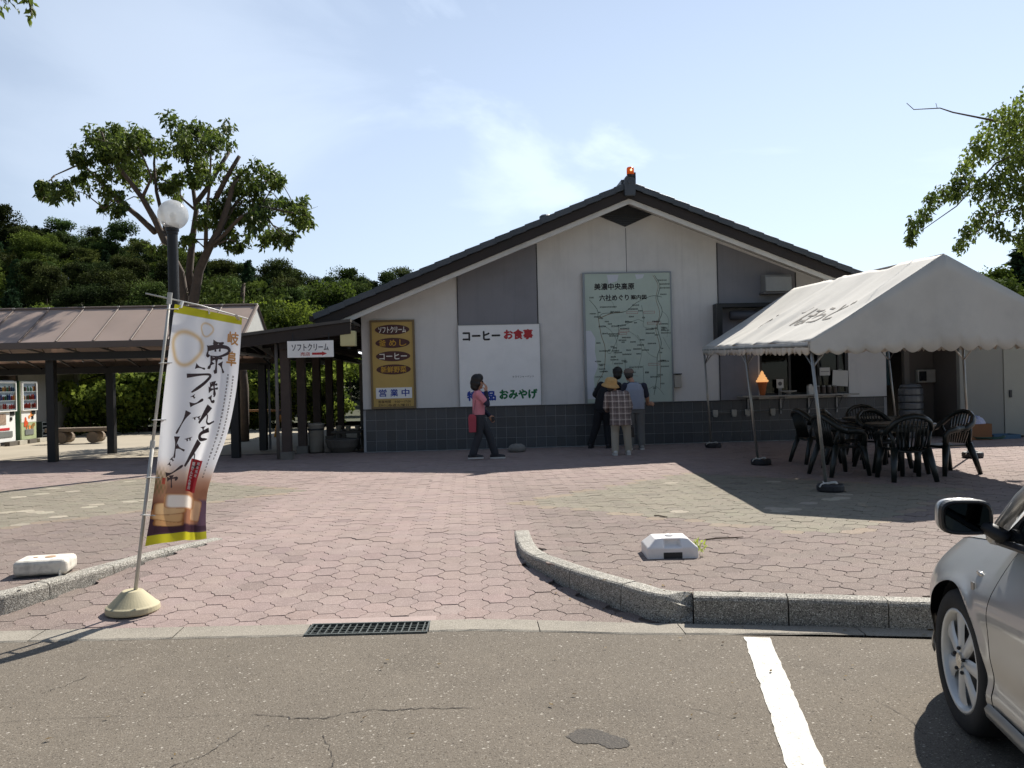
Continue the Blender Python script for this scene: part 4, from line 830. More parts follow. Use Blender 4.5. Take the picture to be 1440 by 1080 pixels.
goods('goods_shelf', 'dim shelf of boxed goods along the shop side wall', 'shelf', [('board', MB().box((-2.65, 20.4, P0 + .3 + .5 * k), (-2.2, 23.2, P0 + .34 + .5 * k)), mg3) for k in range(4)] + [('upright', MB().cbox((-2.45, y, P0 + 1.0), (.42, .05, 2.0)), mg3) for y in (20.4, 23.2)] + [('box', MB().cbox((-2.5, 20.7 + .42 * k, P0 + .45 + .5 * (k % 4)), (.3, .3, .2)), (mg1, mg2, mg4)[k % 3]) for k in range(6)], (-2.4, 21.8, P0))
goods('goods_rack', 'pale hanging goods rack deeper under the veranda', 'rack', [('pole', MB().tube([(-2.9, 24.0, P0), (-2.9, 24.0, 2.0)], .03, 8), mg3), ('panel', MB().box((-3.05, 23.9, 1.3), (-2.7, 23.94, 1.8)), mg4), ('foot', MB().cbox((-2.9, 24, P0 + .03), (.5, .5, .06)), mg3)], (-2.9, 24, P0))
ft = thing('fluorescent_tube', 'short bright fluorescent lamp under the veranda roof', 'lamp', (-2.5, 19.4, 2.4)); MB().tube([(-2.47, 19.0, 2.4), (-2.47, 20.1, 2.4)], .02, 8).obj('tube', mat('tube_lit', (.9, .95, 1), .4, emit=1.2, var=0), ft); MB().box((-2.5, 18.95, 2.425), (-2.44, 20.15, 2.47)).obj('holder', mg4, ft)
# shadow-side stone by the wall
sbag = MB(); sbag.sphere((.98, 17.35, P0 + .07), .17, 14, 8, (1.15, .8, .62)); o = sbag.obj('stone', mat('wall_stone', lin('7d7a74'), .9, var=.2, bump=.5, bscale=20), None, smooth=True)
for v in o.data.vertices: v.co.x += random.uniform(-.012, .012); v.co.z = max(P0, v.co.z + random.uniform(-.012, .012))
tag(o, 'rounded pale stone on the pavement at the foot of the tiled wall', 'stone')
# ================================================================== TREES
def leaf_mat(name, dark, light, trans=.35, rough=.5):
    if name in MATS: return MATS[name]
    m = bpy.data.materials.new(name); m.use_nodes = True; t = m.node_tree; b = t.nodes['Principled BSDF']; L = t.links.new
    a = t.nodes.new('ShaderNodeAttribute'); a.attribute_name = 'tint'
    oi = t.nodes.new('ShaderNodeObjectInfo')
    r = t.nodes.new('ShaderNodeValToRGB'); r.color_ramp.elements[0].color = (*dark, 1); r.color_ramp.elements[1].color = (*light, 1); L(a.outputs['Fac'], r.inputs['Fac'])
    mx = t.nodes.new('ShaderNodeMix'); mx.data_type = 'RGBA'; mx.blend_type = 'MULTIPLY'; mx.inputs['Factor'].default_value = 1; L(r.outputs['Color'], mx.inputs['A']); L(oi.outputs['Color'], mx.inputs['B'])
    b.inputs['Roughness'].default_value = rough; b.inputs['Specular IOR Level'].default_value = .3 if rough < .7 else .08; L(mx.outputs['Result'], b.inputs['Base Color'])
    tr = t.nodes.new('ShaderNodeBsdfTranslucent'); L(mx.outputs['Result'], tr.inputs['Color']); ms = t.nodes.new('ShaderNodeMixShader'); ms.inputs[0].default_value = trans
    L(b.outputs[0], ms.inputs[1]); L(tr.outputs[0], ms.inputs[2]); L(ms.outputs[0], t.nodes['Material Output'].inputs['Surface'])
    MATS[name] = m; return m
def leaves(P, size, droop, rng, aspect=.42, tint=None, jit=.5):
    """one folded four-point leaf at every point of P; droop pulls the tips down"""
    n = len(P); d = rng.normal(size=(n, 3)); d[:, 2] -= droop; d /= np.linalg.norm(d, axis=1)[:, None]
    s = np.cross(d, rng.normal(size=(n, 3))); s /= np.linalg.norm(s, axis=1)[:, None]; nn_ = np.cross(d, s)
    L = size * rng.uniform(1 - jit, 1 + jit, (n, 1))
    V = np.stack([P, P + d * L * .45 + s * L * aspect * .5 + nn_ * L * .08, P + d * L, P + d * L * .45 - s * L * aspect * .5 + nn_ * L * .08], 1)
    T = (rng.random(n) if tint is None else np.clip(tint + rng.normal(0, .12, n), 0, 1))
    return V.reshape(-1, 3), np.repeat(T, 4)
def leaf_obj(name, V, T, m, parent, local=False):
    n = len(V) // 4; F = np.arange(n * 4).reshape(n, 4); me = np_mesh(name, V, [F]); a = me.attributes.new('tint', 'FLOAT', 'POINT'); a.data.foreach_set('value', T.astype('f'))
    return link(name, me, m, parent, local)
m_bark = mat('zelkova_bark', lin('564b42'), .9, var=.25, vscale=9, bump=.4, bscale=30, coord='World')
m_leafA = leaf_mat('zelkova_leaf', lin('24391a'), lin('83933f'), .45)
def blob_points(c, r, n, rng, squash=.8):
    p = rng.normal(size=(n, 3)); p /= np.linalg.norm(p, axis=1)[:, None]; p *= (rng.random((n, 1)) ** .45); p[:, 2] *= squash; return np.asarray(c) + p * r
# ---- pruned zelkova behind the walkway
TY = 23.0
zt = thing('pruned_tree', 'pruned zelkova with cut limbs and drooping leaf clumps behind the globe lamp', 'tree', (-7.6, TY, P0))
def T3(x, y, dy=0): return at(x / 3, 150 + y / 3, TY + dy)
limbs = [([(790, 1500), (792, 1100), (785, 850), (760, 700), (705, 590), (655, 480), (600, 385), (520, 280), (450, 180), (430, 110)], .17, .025, [0, 0, 0, -.2, -.4, -.5, -.6, -.8, -1, -1.1]),
         ([(655, 530), (580, 460), (500, 395), (430, 320), (365, 260), (320, 250), (230, 290)], .085, .015, [-.4, -.2, 0, .3, .5, .6, .7]),
         ([(790, 1500), (798, 1000), (800, 820), (800, 680), (812, 560), (828, 440), (815, 350), (790, 240), (800, 120)], .16, .02, [0, 0, .1, .2, .3, .4, .5, .6, .6]),
         ([(795, 1500), (800, 1000), (815, 830), (840, 690), (880, 600), (925, 520), (960, 420), (980, 340), (1000, 300)], .17, .05, [0, -.1, -.2, -.3, -.4, -.5, -.5, -.6, -.6]),
         ([(825, 410), (870, 350), (930, 250), (968, 188)], .075, .05, [.4, .5, .6, .7]), ([(905, 400), (950, 310), (985, 250), (1010, 208)], .075, .05, [-.3, -.4, -.5, -.5]),
         ([(705, 590), (695, 500), (660, 360), (650, 240), (655, 160)], .075, .02, [-.4, -.2, 0, .2, .3]), ([(880, 600), (940, 545), (1010, 470), (1100, 420), (1200, 440), (1290, 460)], .07, .012, [-.4, -.6, -.9, -1.2, -1.4, -1.5]),
         ([(925, 520), (1000, 400), (1080, 330), (1160, 300)], .06, .012, [-.5, -.2, .2, .5]), ([(600, 385), (640, 300), (600, 200)], .05, .015, [-.6, -.9, -1.1]), ([(828, 440), (760, 380), (720, 330)], .04, .012, [.4, .8, 1.1]),
         ([(868, 600), (870, 450), (885, 330), (890, 200)], .06, .02, [-.4, -.7, -.9, -1.1]), ([(500, 395), (470, 400), (440, 430)], .03, .01, [0, -.3, -.4]), ([(880, 600), (960, 560), (1000, 570)], .03, .01, [-.4, -.8, -1.0]), ([(1100, 420), (1150, 500), (1200, 550)], .03, .008, [-1.2, -1.3, -1.4])]
for pts, r0, r1, dy in limbs:
    P = [T3(x, y, d) for (x, y), d in zip(pts, dy)]; P = [p if p.z > P0 else Vector((p.x, p.y, P0)) for p in P]
    n = len(P); MB().tube(P, [r0 + (r1 - r0) * (i / (n - 1)) ** .9 for i in range(n)], 9).obj('limb', m_bark, zt, smooth=True)
clumps = [(450, 180, 90), (415, 125, 55), (480, 110, 50), (560, 180, 80), (640, 140, 50), (600, 150, 45), (360, 220, 45), (230, 340, 55), (180, 330, 42), (290, 345, 45), (330, 300, 30), (440, 335, 55), (450, 430, 38), (500, 410, 35), (530, 290, 60), (580, 260, 45), (780, 130, 70), (850, 120, 60), (740, 140, 55), (900, 170, 70), (830, 200, 70), (740, 315, 55), (700, 320, 40), (880, 270, 60), (860, 320, 40), (1050, 290, 60), (1000, 350, 70), (1080, 360, 60), (1150, 300, 42), (1165, 325, 30), (1000, 450, 70), (940, 490, 60), (980, 550, 50), (1010, 590, 25), (1100, 470, 70), (1060, 420, 60), (1200, 430, 50), (1280, 455, 45), (1310, 480, 25), (1180, 550, 45), (1230, 555, 35), (1140, 540, 40), (900, 420, 40), (860, 480, 45), (790, 560, 35), (660, 600, 30), (1240, 410, 35), (500, 180, 60)]
rng = np.random.default_rng(11); VV, TT = [], []
limb_pts = [T3(x, y, d) for pts, r0, r1, dy in limbs for (x, y), d in zip(pts, dy)]
for x, y, r in clumps:
    dy = rng.uniform(-1.3, 1.3); c = T3(x, y, dy); rr = r / 3 / FPX * TY * 1.12
    base = .22 + .25 * rng.random()
    q0 = min(limb_pts, key=lambda p: (p - c).length); mid = q0.lerp(c, .55) + Vector((rng.normal(0, .05), rng.normal(0, .05), .12))
    MB().tube([q0, mid, c], [.022, .014, .006], 5).obj('twig', m_bark, zt, smooth=True)
    for e_ in range(2): ee = c + Vector(rng.normal(0, rr * .7, 3)); MB().tube([mid.lerp(c, .4 + .3 * e_), ee], [.009, .003], 4).obj('twig', m_bark, zt)
    for q in range(max(4, int(rr * 17))):
        sub = np.array(c) + rng.normal(0, rr * .5, 3) * (1, 1.2, .75); n = int(46 + 40 * rng.random())
        V, T = leaves(blob_points(sub, rr * .34 + .05, n, rng, 1.1), .135, 1.3, rng, .46, base); VV.append(V); TT.append(T)
for x, y, r in ((680, 262, 30), (750, 388, 30), (912, 115, 32), (845, 500, 28), (560, 330, 35), (620, 390, 30), (540, 230, 40), (700, 250, 20)):
    c = T3(x, y, rng.uniform(-.5, 1)); rr = r / 3 / FPX * TY; V, T = leaves(blob_points(c, rr, 90, rng), .12, 1, rng, .46, .93); VV.append(V); TT.append(T)
leaf_obj('crown', np.concatenate(VV), np.concatenate(TT), m_leafA, zt)
# ---- tree at the right edge, its branch reaching over the tent
rt_t = thing('roadside_tree', 'leafy tree at the picture edge hanging over the tent with a bare twig', 'tree', (11.2, 13.2, P0))
def TR(x, y, Y=13.0): return at(x, y, Y)
MB().tube([(11.3, 13.3, P0), (11.25, 13.3, 1.5), (11.0, 13.2, 3.2), (10.6, 13.1, 4.6), (10.2, 13.0, 6.2), (10.4, 13.2, 8)], [.2, .17, .15, .12, .09, .04], 10).obj('trunk', m_bark, rt_t, smooth=True)
for pts in ([(10.5, 13.1, 4.9), tuple(TR(1440, 210)), tuple(TR(1400, 230)), tuple(TR(1345, 290)), tuple(TR(1295, 325))], [(10.4, 13.1, 5.4), tuple(TR(1430, 175)), tuple(TR(1390, 168)), tuple(TR(1375, 165)), tuple(TR(1340, 158)), tuple(TR(1322, 152)), tuple(TR(1285, 154)), tuple(TR(1275, 145))], [(10.9, 13.1, 3.6), tuple(TR(1450, 290)), tuple(TR(1400, 300)), tuple(TR(1370, 330))], [(10.3, 13, 5.6), (9.8, 12.9, 6.2), (9.3, 12.8, 6.4)]):
    n = len(pts); MB().tube(pts, [.022 * (1 - i / n) ** 1.5 + .004 for i in range(n)], 6).obj('branch', m_bark, rt_t, smooth=True)
MB().tube([tuple(TR(1318, 152)), tuple(TR(1316, 145))], .005, 4).obj('twig', m_bark, rt_t)
rng = np.random.default_rng(12); VV, TT = [], []
cl = [(1425, 165, 25), (1400, 175, 20), (1440, 195, 28), (1410, 205, 24), (1385, 200, 18), (1372, 215, 16), (1360, 232, 14), (1355, 250, 15), (1345, 265, 15), (1325, 272, 13), (1310, 282, 12), (1300, 300, 12), (1288, 312, 11), (1283, 325, 9), (1280, 338, 7), (1375, 265, 18), (1395, 262, 20), (1420, 262, 22), (1440, 270, 20), (1405, 285, 16), (1385, 300, 16), (1372, 315, 15), (1360, 330, 13), (1350, 345, 11), (1400, 320, 12), (1412, 330, 9), (1435, 300, 14), (1438, 225, 22), (1470, 200, 40), (1480, 260, 45), (1470, 150, 40), (1520, 200, 60), (1500, 130, 45), (1560, 120, 60), (1545, 280, 50), (1436, 330, 12), (1440, 345, 10), (1415, 232, 18), (1340, 275, 10)]
for x, y, r in cl:
    c = TR(x, y, 13 + rng.uniform(-.8, .8)); rr = r / FPX * 13
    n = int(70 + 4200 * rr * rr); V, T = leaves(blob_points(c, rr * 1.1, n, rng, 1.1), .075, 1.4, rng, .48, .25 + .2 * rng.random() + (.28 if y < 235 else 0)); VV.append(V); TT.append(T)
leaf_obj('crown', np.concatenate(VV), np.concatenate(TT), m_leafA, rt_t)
# ---- tree whose twig hangs into the upper left corner
lt = thing('overhanging_tree', 'tree reaching a drooping leafy twig into the upper left corner', 'tree', (-6.6, 7.3, P0))
MB().tube([(-6.6, 7.3, P0), (-6.5, 7.3, 2), (-6.3, 7.35, 4), (-6.0, 7.4, 5.6), (-6.2, 7.5, 7)], [.14, .12, .1, .07, .03], 9).obj('trunk', m_bark, lt, smooth=True)
MB().tube([(-6.1, 7.4, 5.2), (-5.0, 7.45, 5.7), (-4.2, 7.5, 5.5), tuple(at(38, -15, 7.5)), tuple(at(42, 8, 7.5)), tuple(at(45, 25, 7.5))], [.04, .03, .02, .012, .007, .003], 6).obj('branch', m_bark, lt)
rng = np.random.default_rng(13); VV, TT = [], []
for x, y, r, n in ((40, 0, 6, 12), (42, 10, 5, 11), (44, 22, 4, 9), (36, -8, 9, 18), (12, -4, 8, 12), (8, 6, 6, 5), (27, 14, 3, 2), (0, 10, 5, 3), (-30, -30, 40, 160), (30, -40, 30, 120)):
    V, T = leaves(blob_points(at(x, y, 7.5), r / FPX * 7.5, n, rng), .07, 1.6, rng, .42, .55); VV.append(V); TT.append(T)
for c, r, n in (((-5.6, 7.4, 6.4), .9, 700), ((-6.6, 7.4, 6.9), 1.0, 900), ((-6.9, 7.2, 5.6), .8, 500)):
    V, T = leaves(blob_points(c, r, n, rng), .08, 1.2, rng, .45, .4); VV.append(V); TT.append(T)
leaf_obj('crown', np.concatenate(VV), np.concatenate(TT), m_leafA, lt)
# ---- kinds of trees for hill and garden (unit height about 10 m, local coordinates)
m_leafB = leaf_mat('forest_leaf', lin('1a2413'), lin('5f6c3a'), .2, .85); m_leafC = leaf_mat('conifer_needle', lin('16261a'), lin('48603a'), .15, .85)
m_leafG = leaf_mat('garden_leaf', lin('23301a'), lin('77823f'), .5, .8)
m_trunk = mat('forest_bark', lin('4b4036'), .9, var=.2)
def broad(seed, H=10, spread=3.4, lobes=30, leaf=.21, per=430, base=.22):
    rng = np.random.default_rng(seed); VV, TT = [], []
    for k in range(lobes):
        a = rng.random() * 6.28; rr = spread * rng.uniform(.15, .8); z = H * rng.uniform(base + .15, .9); rr *= math.sqrt(max(.08, 1 - ((z / H - .55) / .5) ** 2)); c = np.array((rr * math.cos(a), rr * math.sin(a), z)); r = spread * rng.uniform(.16, .40)
        p = rng.normal(size=(per, 3)); p /= np.linalg.norm(p, axis=1)[:, None]; p *= r * rng.uniform(.45, 1.12, (per, 1)); p[:, 2] *= .8
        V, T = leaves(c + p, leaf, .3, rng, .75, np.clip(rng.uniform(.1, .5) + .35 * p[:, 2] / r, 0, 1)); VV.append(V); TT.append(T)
    return np.concatenate(VV), np.concatenate(TT)
def conifer(seed, H=12, spread=2.1, leaf=.42, tiers=22):
    rng = np.random.default_rng(seed); VV, TT = [], []
    for k in range(tiers):
        z = H * (.12 + .88 * k / tiers); rad = spread * (1 - k / tiers) ** .8 * rng.uniform(.75, 1.1) + .12; nb = int(7 + 5 * (1 - k / tiers))
        for b in range(nb):
            a = rng.random() * 6.28; t = rng.random(34) ** .6; P = np.stack([np.cos(a) * t * rad, np.sin(a) * t * rad, z - t * rad * .28 + .12 * t], 1) + rng.normal(0, .13, (34, 3))
            V, T = leaves(P, leaf, .5, rng, .5, rng.uniform(.15, .5)); VV.append(V); TT.append(T)
    return np.concatenate(VV), np.concatenate(TT)
def proto(kind, i):
    """meshes of one tree kind: trunk and crown around the origin"""
    if kind == 'conifer':
        V, T = conifer(40 + i, 12 + i, 2.9 + .3 * i); H = 12 + i; m = m_leafC
    elif kind == 'bush':
        V, T = broad(60 + i, 2.0, 1.3, 12, .13, 240, .05); H = 1.2; m = m_leafG
    else:
        V, T = broad(20 + i, 10 + (i % 3), 3.2 + .3 * i, 26 + 3 * i); H = 7.5; m = m_leafB if kind == 'broad' else m_leafG
    n = len(V) // 4; me = np_mesh('crown', V, [np.arange(n * 4).reshape(n, 4)]); a = me.attributes.new('tint', 'FLOAT', 'POINT'); a.data.foreach_set('value', T.astype('f')); me.materials.append(m)
    r = {'conifer': .2, 'bush': .03}.get(kind, .22)
    tm = MB().tube([(0, 0, -1.0 if kind != 'bush' else -.1), (.05, 0, H * .4), (0, .05, H * .92)], [r, r * .75, r * .2], 7).mesh('trunk', True); tm.materials.append(m_trunk)
    return me, tm
PR = {k: [proto(k, i) for i in range(n)] for k, n in (('broad', 4), ('conifer', 3), ('bush', 3), ('garden', 4))}
def plant(name, kind, i, loc, s, label, cat, col=(1, 1, 1), group=None):
    t = thing(name, label, cat, loc, group, rotz=random.uniform(0, 6.28)); t.scale = (s * random.uniform(.9, 1.12), s * random.uniform(.9, 1.12), s)
    me, tm = PR[kind][i]
    c = link('crown', me, None, t, True); c.color = (*col, 1); link('trunk', tm, None, t, True); return t
# ---- the wooded hill
def hillz(x, y):
    """rises away from the plaza, higher towards the left"""
    d = max(0.0, y - 46); q = -x / max(20.0, y)          # q: about .63 at the left picture edge, .2 beside the shop roof
    side = min(1.3, max(.35, .5 + .95 * (q - .2)))
    h = 35 * side * (1 - math.exp(-(d / 75) ** 1.3))
    return h + .8 * math.sin(x * .13 + y * .07) * min(1, d / 15) - .05
g = []
for j in range(34):
    y = 36 + j * 5.5; g.append([(x, y, hillz(x, y)) for x in np.linspace(-190, 150, 60)])
hl = MB().grid(g).obj('hill', mat('forest_floor', lin('3a3d26'), .95, var=.3, vscale=.4, coord='World'), None, smooth=True); tag(hl, 'steep wooded hillside rising behind the walkway', 'hill', kind='structure')
rg = random.Random(21)
rowsdef = [(50, 28), (57, 28), (65, 30), (74, 32), (84, 34), (96, 36), (110, 38), (126, 38), (142, 34)]
words = {'broad': 'broad leafy tree', 'conifer': 'dark pointed conifer'}
for ri, (yy, n) in enumerate(rowsdef):
    xa, xb = -.66 * yy - 6, -.08 * yy + 6          # only the slope seen beside the shop
    for k in range(n):
        x = xa + (xb - xa) * (k + rg.uniform(.1, .9)) / n; y = yy + rg.uniform(-4, 4)
        kind = 'conifer' if rg.random() < (.12 + .035 * ri) else 'broad'
        s = rg.uniform(.5, .95) * (1.0 if kind == 'broad' else .72) * (.62 + .38 * min(1, (yy - 50) / 60)); v = rg.choice((.6, .8, 1.0, 1.2, 1.5)) * rg.uniform(.85, 1.15)  # leaf colours lightened overall to stand in for haze over the hill
        col = (v * rg.uniform(.8, 1.15), v, v * rg.uniform(.75, 1.0)) if kind == 'broad' else (v * 1.1, v * 1.15, v * 1.15)
        if kind == 'broad' and rg.random() < .1: col = (1.8, 1.8, 1.0)
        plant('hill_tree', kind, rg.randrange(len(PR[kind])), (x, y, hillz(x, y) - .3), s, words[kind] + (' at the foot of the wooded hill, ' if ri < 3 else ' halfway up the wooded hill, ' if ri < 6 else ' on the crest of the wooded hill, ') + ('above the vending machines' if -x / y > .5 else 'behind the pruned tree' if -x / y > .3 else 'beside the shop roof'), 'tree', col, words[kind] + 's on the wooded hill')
# ---- trees and shrubs between path and hill
for i, (px, py, Y, kind, s, col, lab) in enumerate((
        (343, 619, 24.0, 'tall', .62, (1, 1.05, .8), 'slim tree with a dark trunk between the walkway posts'),
        (60, 600, 36, 'garden', .5, (.8, .9, .6), 'dense tree behind the rest house roof'), (150, 600, 35, 'garden', .42, (1.7, 1.5, .8), 'bright yellow green maple behind the log bench'), (205, 600, 37, 'garden', .50, (1.15, 1.2, .7), 'fresh green tree right of the yellow green maple'),
        (110, 600, 40, 'garden', .55, (.7, .8, .6), 'dark tree standing behind the maple'), (300, 600, 38, 'garden', .5, (.95, 1.0, .65), 'green tree behind the banner'), (395, 602, 36, 'garden', .48, (1.5, 1.6, .8), 'bright green tree above the hanging sign'),
        (440, 604, 33, 'garden', .52, (1.3, 1.35, .8), 'pale tree seen between the veranda posts'), (360, 600, 42, 'garden', .6, (.75, .85, .6), 'dark tree behind the wooden barricade'), (480, 600, 40, 'garden', .62, (.55, .65, .45), 'tree whose top shows over the veranda roof'),
        (20, 600, 44, 'conifer', .55, (1, 1, 1), 'conifer behind the vending machines'), (250, 600, 45, 'garden', .62, (.5, .6, .42), 'tall tree behind the pruned zelkova'))):
    b = at(px, py, Y); b.z = P0 - .1
    if kind == 'tall':
        t = thing('slim_tree', lab, 'tree', b); MB().tube([b, b + Vector((.05, 0, 1.6)), b + Vector((-.1, .1, 3.2)), b + Vector((.1, 0, 4.6))], [.15, .12, .1, .05], 9).obj('trunk', m_bark, t, smooth=True)
        rng = np.random.default_rng(31); VV, TT = [], []
        for q in range(16):
            V, T = leaves(blob_points(np.array(b) + (rng.uniform(-1.3, 1.3), rng.uniform(-1.2, 1.2), rng.uniform(3.0, 4.6)), .6, 150, rng), .14, .8, rng, .5, .4); VV.append(V); TT.append(T)
        leaf_obj('crown', np.concatenate(VV), np.concatenate(TT), m_leafB, t).color = (1.2, 1.3, .9, 1)
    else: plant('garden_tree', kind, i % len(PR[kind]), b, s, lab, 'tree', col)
for i, (px, Y, s) in enumerate(((110, 31, .9), (128, 30.5, 1.1), (150, 31, .95), (172, 31, 1.2), (195, 31, 1.0), (225, 31.5, 1.3), (320, 31, 1.2), (350, 31.5, .9), (375, 31, 1.2), (400, 31, 1.0), (425, 31.5, 1.3), (455, 31, 1.1), (470, 31.5, 1.2), (300, 32, 1.3), (245, 32, 1.2), (270, 32, 1.1))):
    b = at(px, 600, Y); b.z = P0 - .05; v = rg.uniform(1.2, 2.1)
    where = 'left of the log bench' if px < 100 else 'behind the log bench' if px < 160 else 'right of the log bench' if px < 240 else 'behind the wooden barricade' if px < 410 else 'between the veranda posts'
    plant('shrub', 'bush', i % 3, b, s, 'green shrub at the path edge ' + where, 'shrub', (v, v * 1.02, v * .75), 'shrubs along the path edge')
# ---- trees over the tent on the right
for i, (px, py, Y, kind, s, col, lab) in enumerate(((1388, 372, 24, 'broad', .46, (1.1, 1.2, .8), 'green tree top showing over the tent ridge'), (1446, 330, 27, 'conifer', .62, (.8, .85, .9), 'dark conifer at the edge behind the tent'), (1415, 395, 26, 'broad', .42, (1.7, 1.8, .9), 'pale green tree between tent slope and conifer'), (1290, 395, 45, 'broad', .5, (1, 1, .8), 'distant tree top just over the tent roof'))):
    b = at(px, py, Y); top = b.z; H = {'broad': 10, 'conifer': 13}[kind] * s; b.z = P0 - .2
    t = plant('yard_tree', kind, i % 3, b, s, lab, 'tree', col); t.scale.z = s * (top - P0) / H * 1.02
# dry leaves and grit blown against the kerbs
rng = np.random.default_rng(77); pts = []
for pth_, n_ in ((KL, 60), (KR, 120)):
    for k in range(n_):
        p = pth_[int(rng.integers(0, int(len(pth_) * .62)))]; pts.append((p.x + rng.normal(0, .10), p.y + rng.normal(0, .10)))
for k in range(150): pts.append((rng.uniform(-9, 9), rng.uniform(6.5, 14)))
for k in range(60): pts.append((rng.uniform(-3, 3), rng.uniform(3.2, 5.3)))
PL = np.array([(x, y, (float(zpave(x, y)) if y > lerp_x(GB, x) else 0.008) + .006) for x, y in pts]); V, T = leaves(PL, .03, 0, rng, .5); V[:, 2] = np.repeat(PL[:, 2], 4) + np.abs(V[:, 2] - np.repeat(PL[:, 2], 4)) * .15
lf = leaf_obj('leaf_litter', V, T, leaf_mat('dry_leaf', lin('3f3021'), lin('8a7650'), .1, .85), None); tag(lf, 'small dry leaves scattered over paving, kerbs and asphalt', 'leaf litter', kind='stuff')
# fallen twigs and the weed by the weight block
m_stick = mat('dry_stick', lin('4b3a2c'), .9, var=.2)
for a, b, r, lab in (((1.92, 8.64), (2.03, 8.52), .006, 'short dry stick lying on the green paving'), ((2.06, 7.25), (2.42, 7.30), .007, 'long thin stick on the paving right of the white block')):
    p = Vector((*a, P0 + .008)); q = Vector((*b, P0 + .012)); o = MB().tube([p, p.lerp(q, .3) + Vector((0, .006, .004)), p.lerp(q, .7) - Vector((0, .005, 0)), q], [r, r, r * .9, r * .5], 6).obj('stick', m_stick); tag(o, lab, 'stick')
rng = np.random.default_rng(5); wd = thing('weed', 'bright green weed growing at the side of the white block', 'weed', (1.84, 6.66, P0))
VV, TT = [], []
for k in range(9):
    a = rng.uniform(-.035, .035, 2); P = np.array([[1.845 + a[0], 6.68 + a[1], P0 + z] for z in np.linspace(.01, .09, 5)]); V, T = leaves(P, .05, -1.2, rng, .3, .9); VV.append(V); TT.append(T)
leaf_obj('leaf_tuft', np.concatenate(VV), np.concatenate(TT), leaf_mat('weed_leaf', lin('4a6a20'), lin('b0bf4a'), .4), wd)
# ================================================================== EVENT TENT
FLe, BLe = Vector((4.20, 10.0, 2.03)), Vector((4.88, 17.0, 2.26)); FR_, BR_ = Vector((5.93, 10.0, 3.09)), Vector((6.85, 17.0, 3.46)); FRe, BRe = Vector((7.68, 9.85, 2.05)), Vector((8.78, 16.8, 2.24))
tent = thing('event_tent', 'white canvas event tent with scalloped edges standing before the counter', 'tent', (6.3, 13.4, P0))
m_canvas = mat('tent_canvas', lin('d2cec5'), .75, var=.06, vscale=2, trans=.12, stain=.14, sscale=1.3, coord='World', bump=.12, bscale=14)
m_steel = mat('galvanised_pole', lin('9b9a95'), .4, metal=.7, var=.12, vscale=12)
def bil(a, b, c, d, u, v): return a.lerp(b, u).lerp(c.lerp(d, u), v)
rngT = random.Random(9)
def sag(u, v, k=.035): return -k * math.sin(math.pi * min(1, (u % .5) * 2)) * math.sin(math.pi * v)
wr = [(rngT.uniform(0, 1), rngT.uniform(.05, .95), rngT.uniform(.03, .08), rngT.uniform(-1.8, 1.8)) for _ in range(46)]
def left_pt(u, v, k=0):                    # u along the ridge (front 0 .. back 1), v eave 0 .. ridge 1
    p = bil(FLe, BLe, FR_, BR_, u, v); z = sag(u, v, .05)
    for a, b, r, s in wr: z += .017 * s * math.exp(-((u - a) / (r * .5)) ** 2 - ((v - b) / (r * 5)) ** 2)
    return p + Vector((-.3, 0, .9)) * z + Vector((-.45, 0, .89)) * k
def right_pt(u, v, k=0): return bil(FRe, BRe, FR_, BR_, u, v) + Vector((.3, 0, .9)) * sag(u, v, .05)
for nm, fn in (('roof_slope', left_pt), ('roof_slope', right_pt)): MB().grid([[fn(i / 70, j / 24) for i in range(71)] for j in range(25)]).obj(nm, m_canvas, tent, smooth=True, solid=.003)
# lettering on the slope that faces the lot, partly faded
m_fade = mat('faded_tent_print', lin('7a746b'), .8, var=.15, vscale=9)
def tent_f(x, z, k=0):                     # x in metres along the eave from the front, z up the slope
    return left_pt(x / 7.0, z, .006 + k)
for ch, x0, x1, z0, z1 in (('ど', .70, 1.20, .30, .52), ('ら', 1.36, 1.80, .28, .50), ('ほ', 1.98, 2.50, .27, .51), ('ノ', 2.75, 3.05, .47, .54), ('ラ', 4.05, 4.45, .22, .44)):
    vs, fs, _ = text_geo(ch)
    for k, (dx, dy) in enumerate(((0, 0), (.008, 0), (-.008, 0))):
        MB().add([tent_f(x1 - (x1 - x0) * a + dx, z0 + (z1 - z0) * b, .0008 * k) for a, b in vs], fs).obj('lettering', m_fade, tent)
# scalloped valances
def valance(a, b, n, drop, name, bulge=None):
    P = []; steps = n * 10
    for i in range(steps + 1):
        t = i / steps; p = a.lerp(b, t); s = abs(math.sin(math.pi * t * n)); d = drop * (.62 + .38 * s)
        w_ = .012 * math.sin(t * n * 5.1) + .008 * math.sin(t * n * 2.3 + 1)
        out = (b - a).cross(Vector((0, 0, 1))).normalized()
        P.append([p, p - Vector((0, 0, d * .5)) + out * w_ * .5, p - Vector((0, 0, d)) + out * w_])
    MB().grid(P).obj(name, m_canvas, tent, smooth=True, solid=.003)
valance(FLe + Vector((-.01, 0, 0)), BLe + Vector((-.01, 0, 0)), 30, .17, 'valance'); valance(BRe, FRe, 30, .17, 'valance'); valance(BLe, BRe, 16, .17, 'valance')
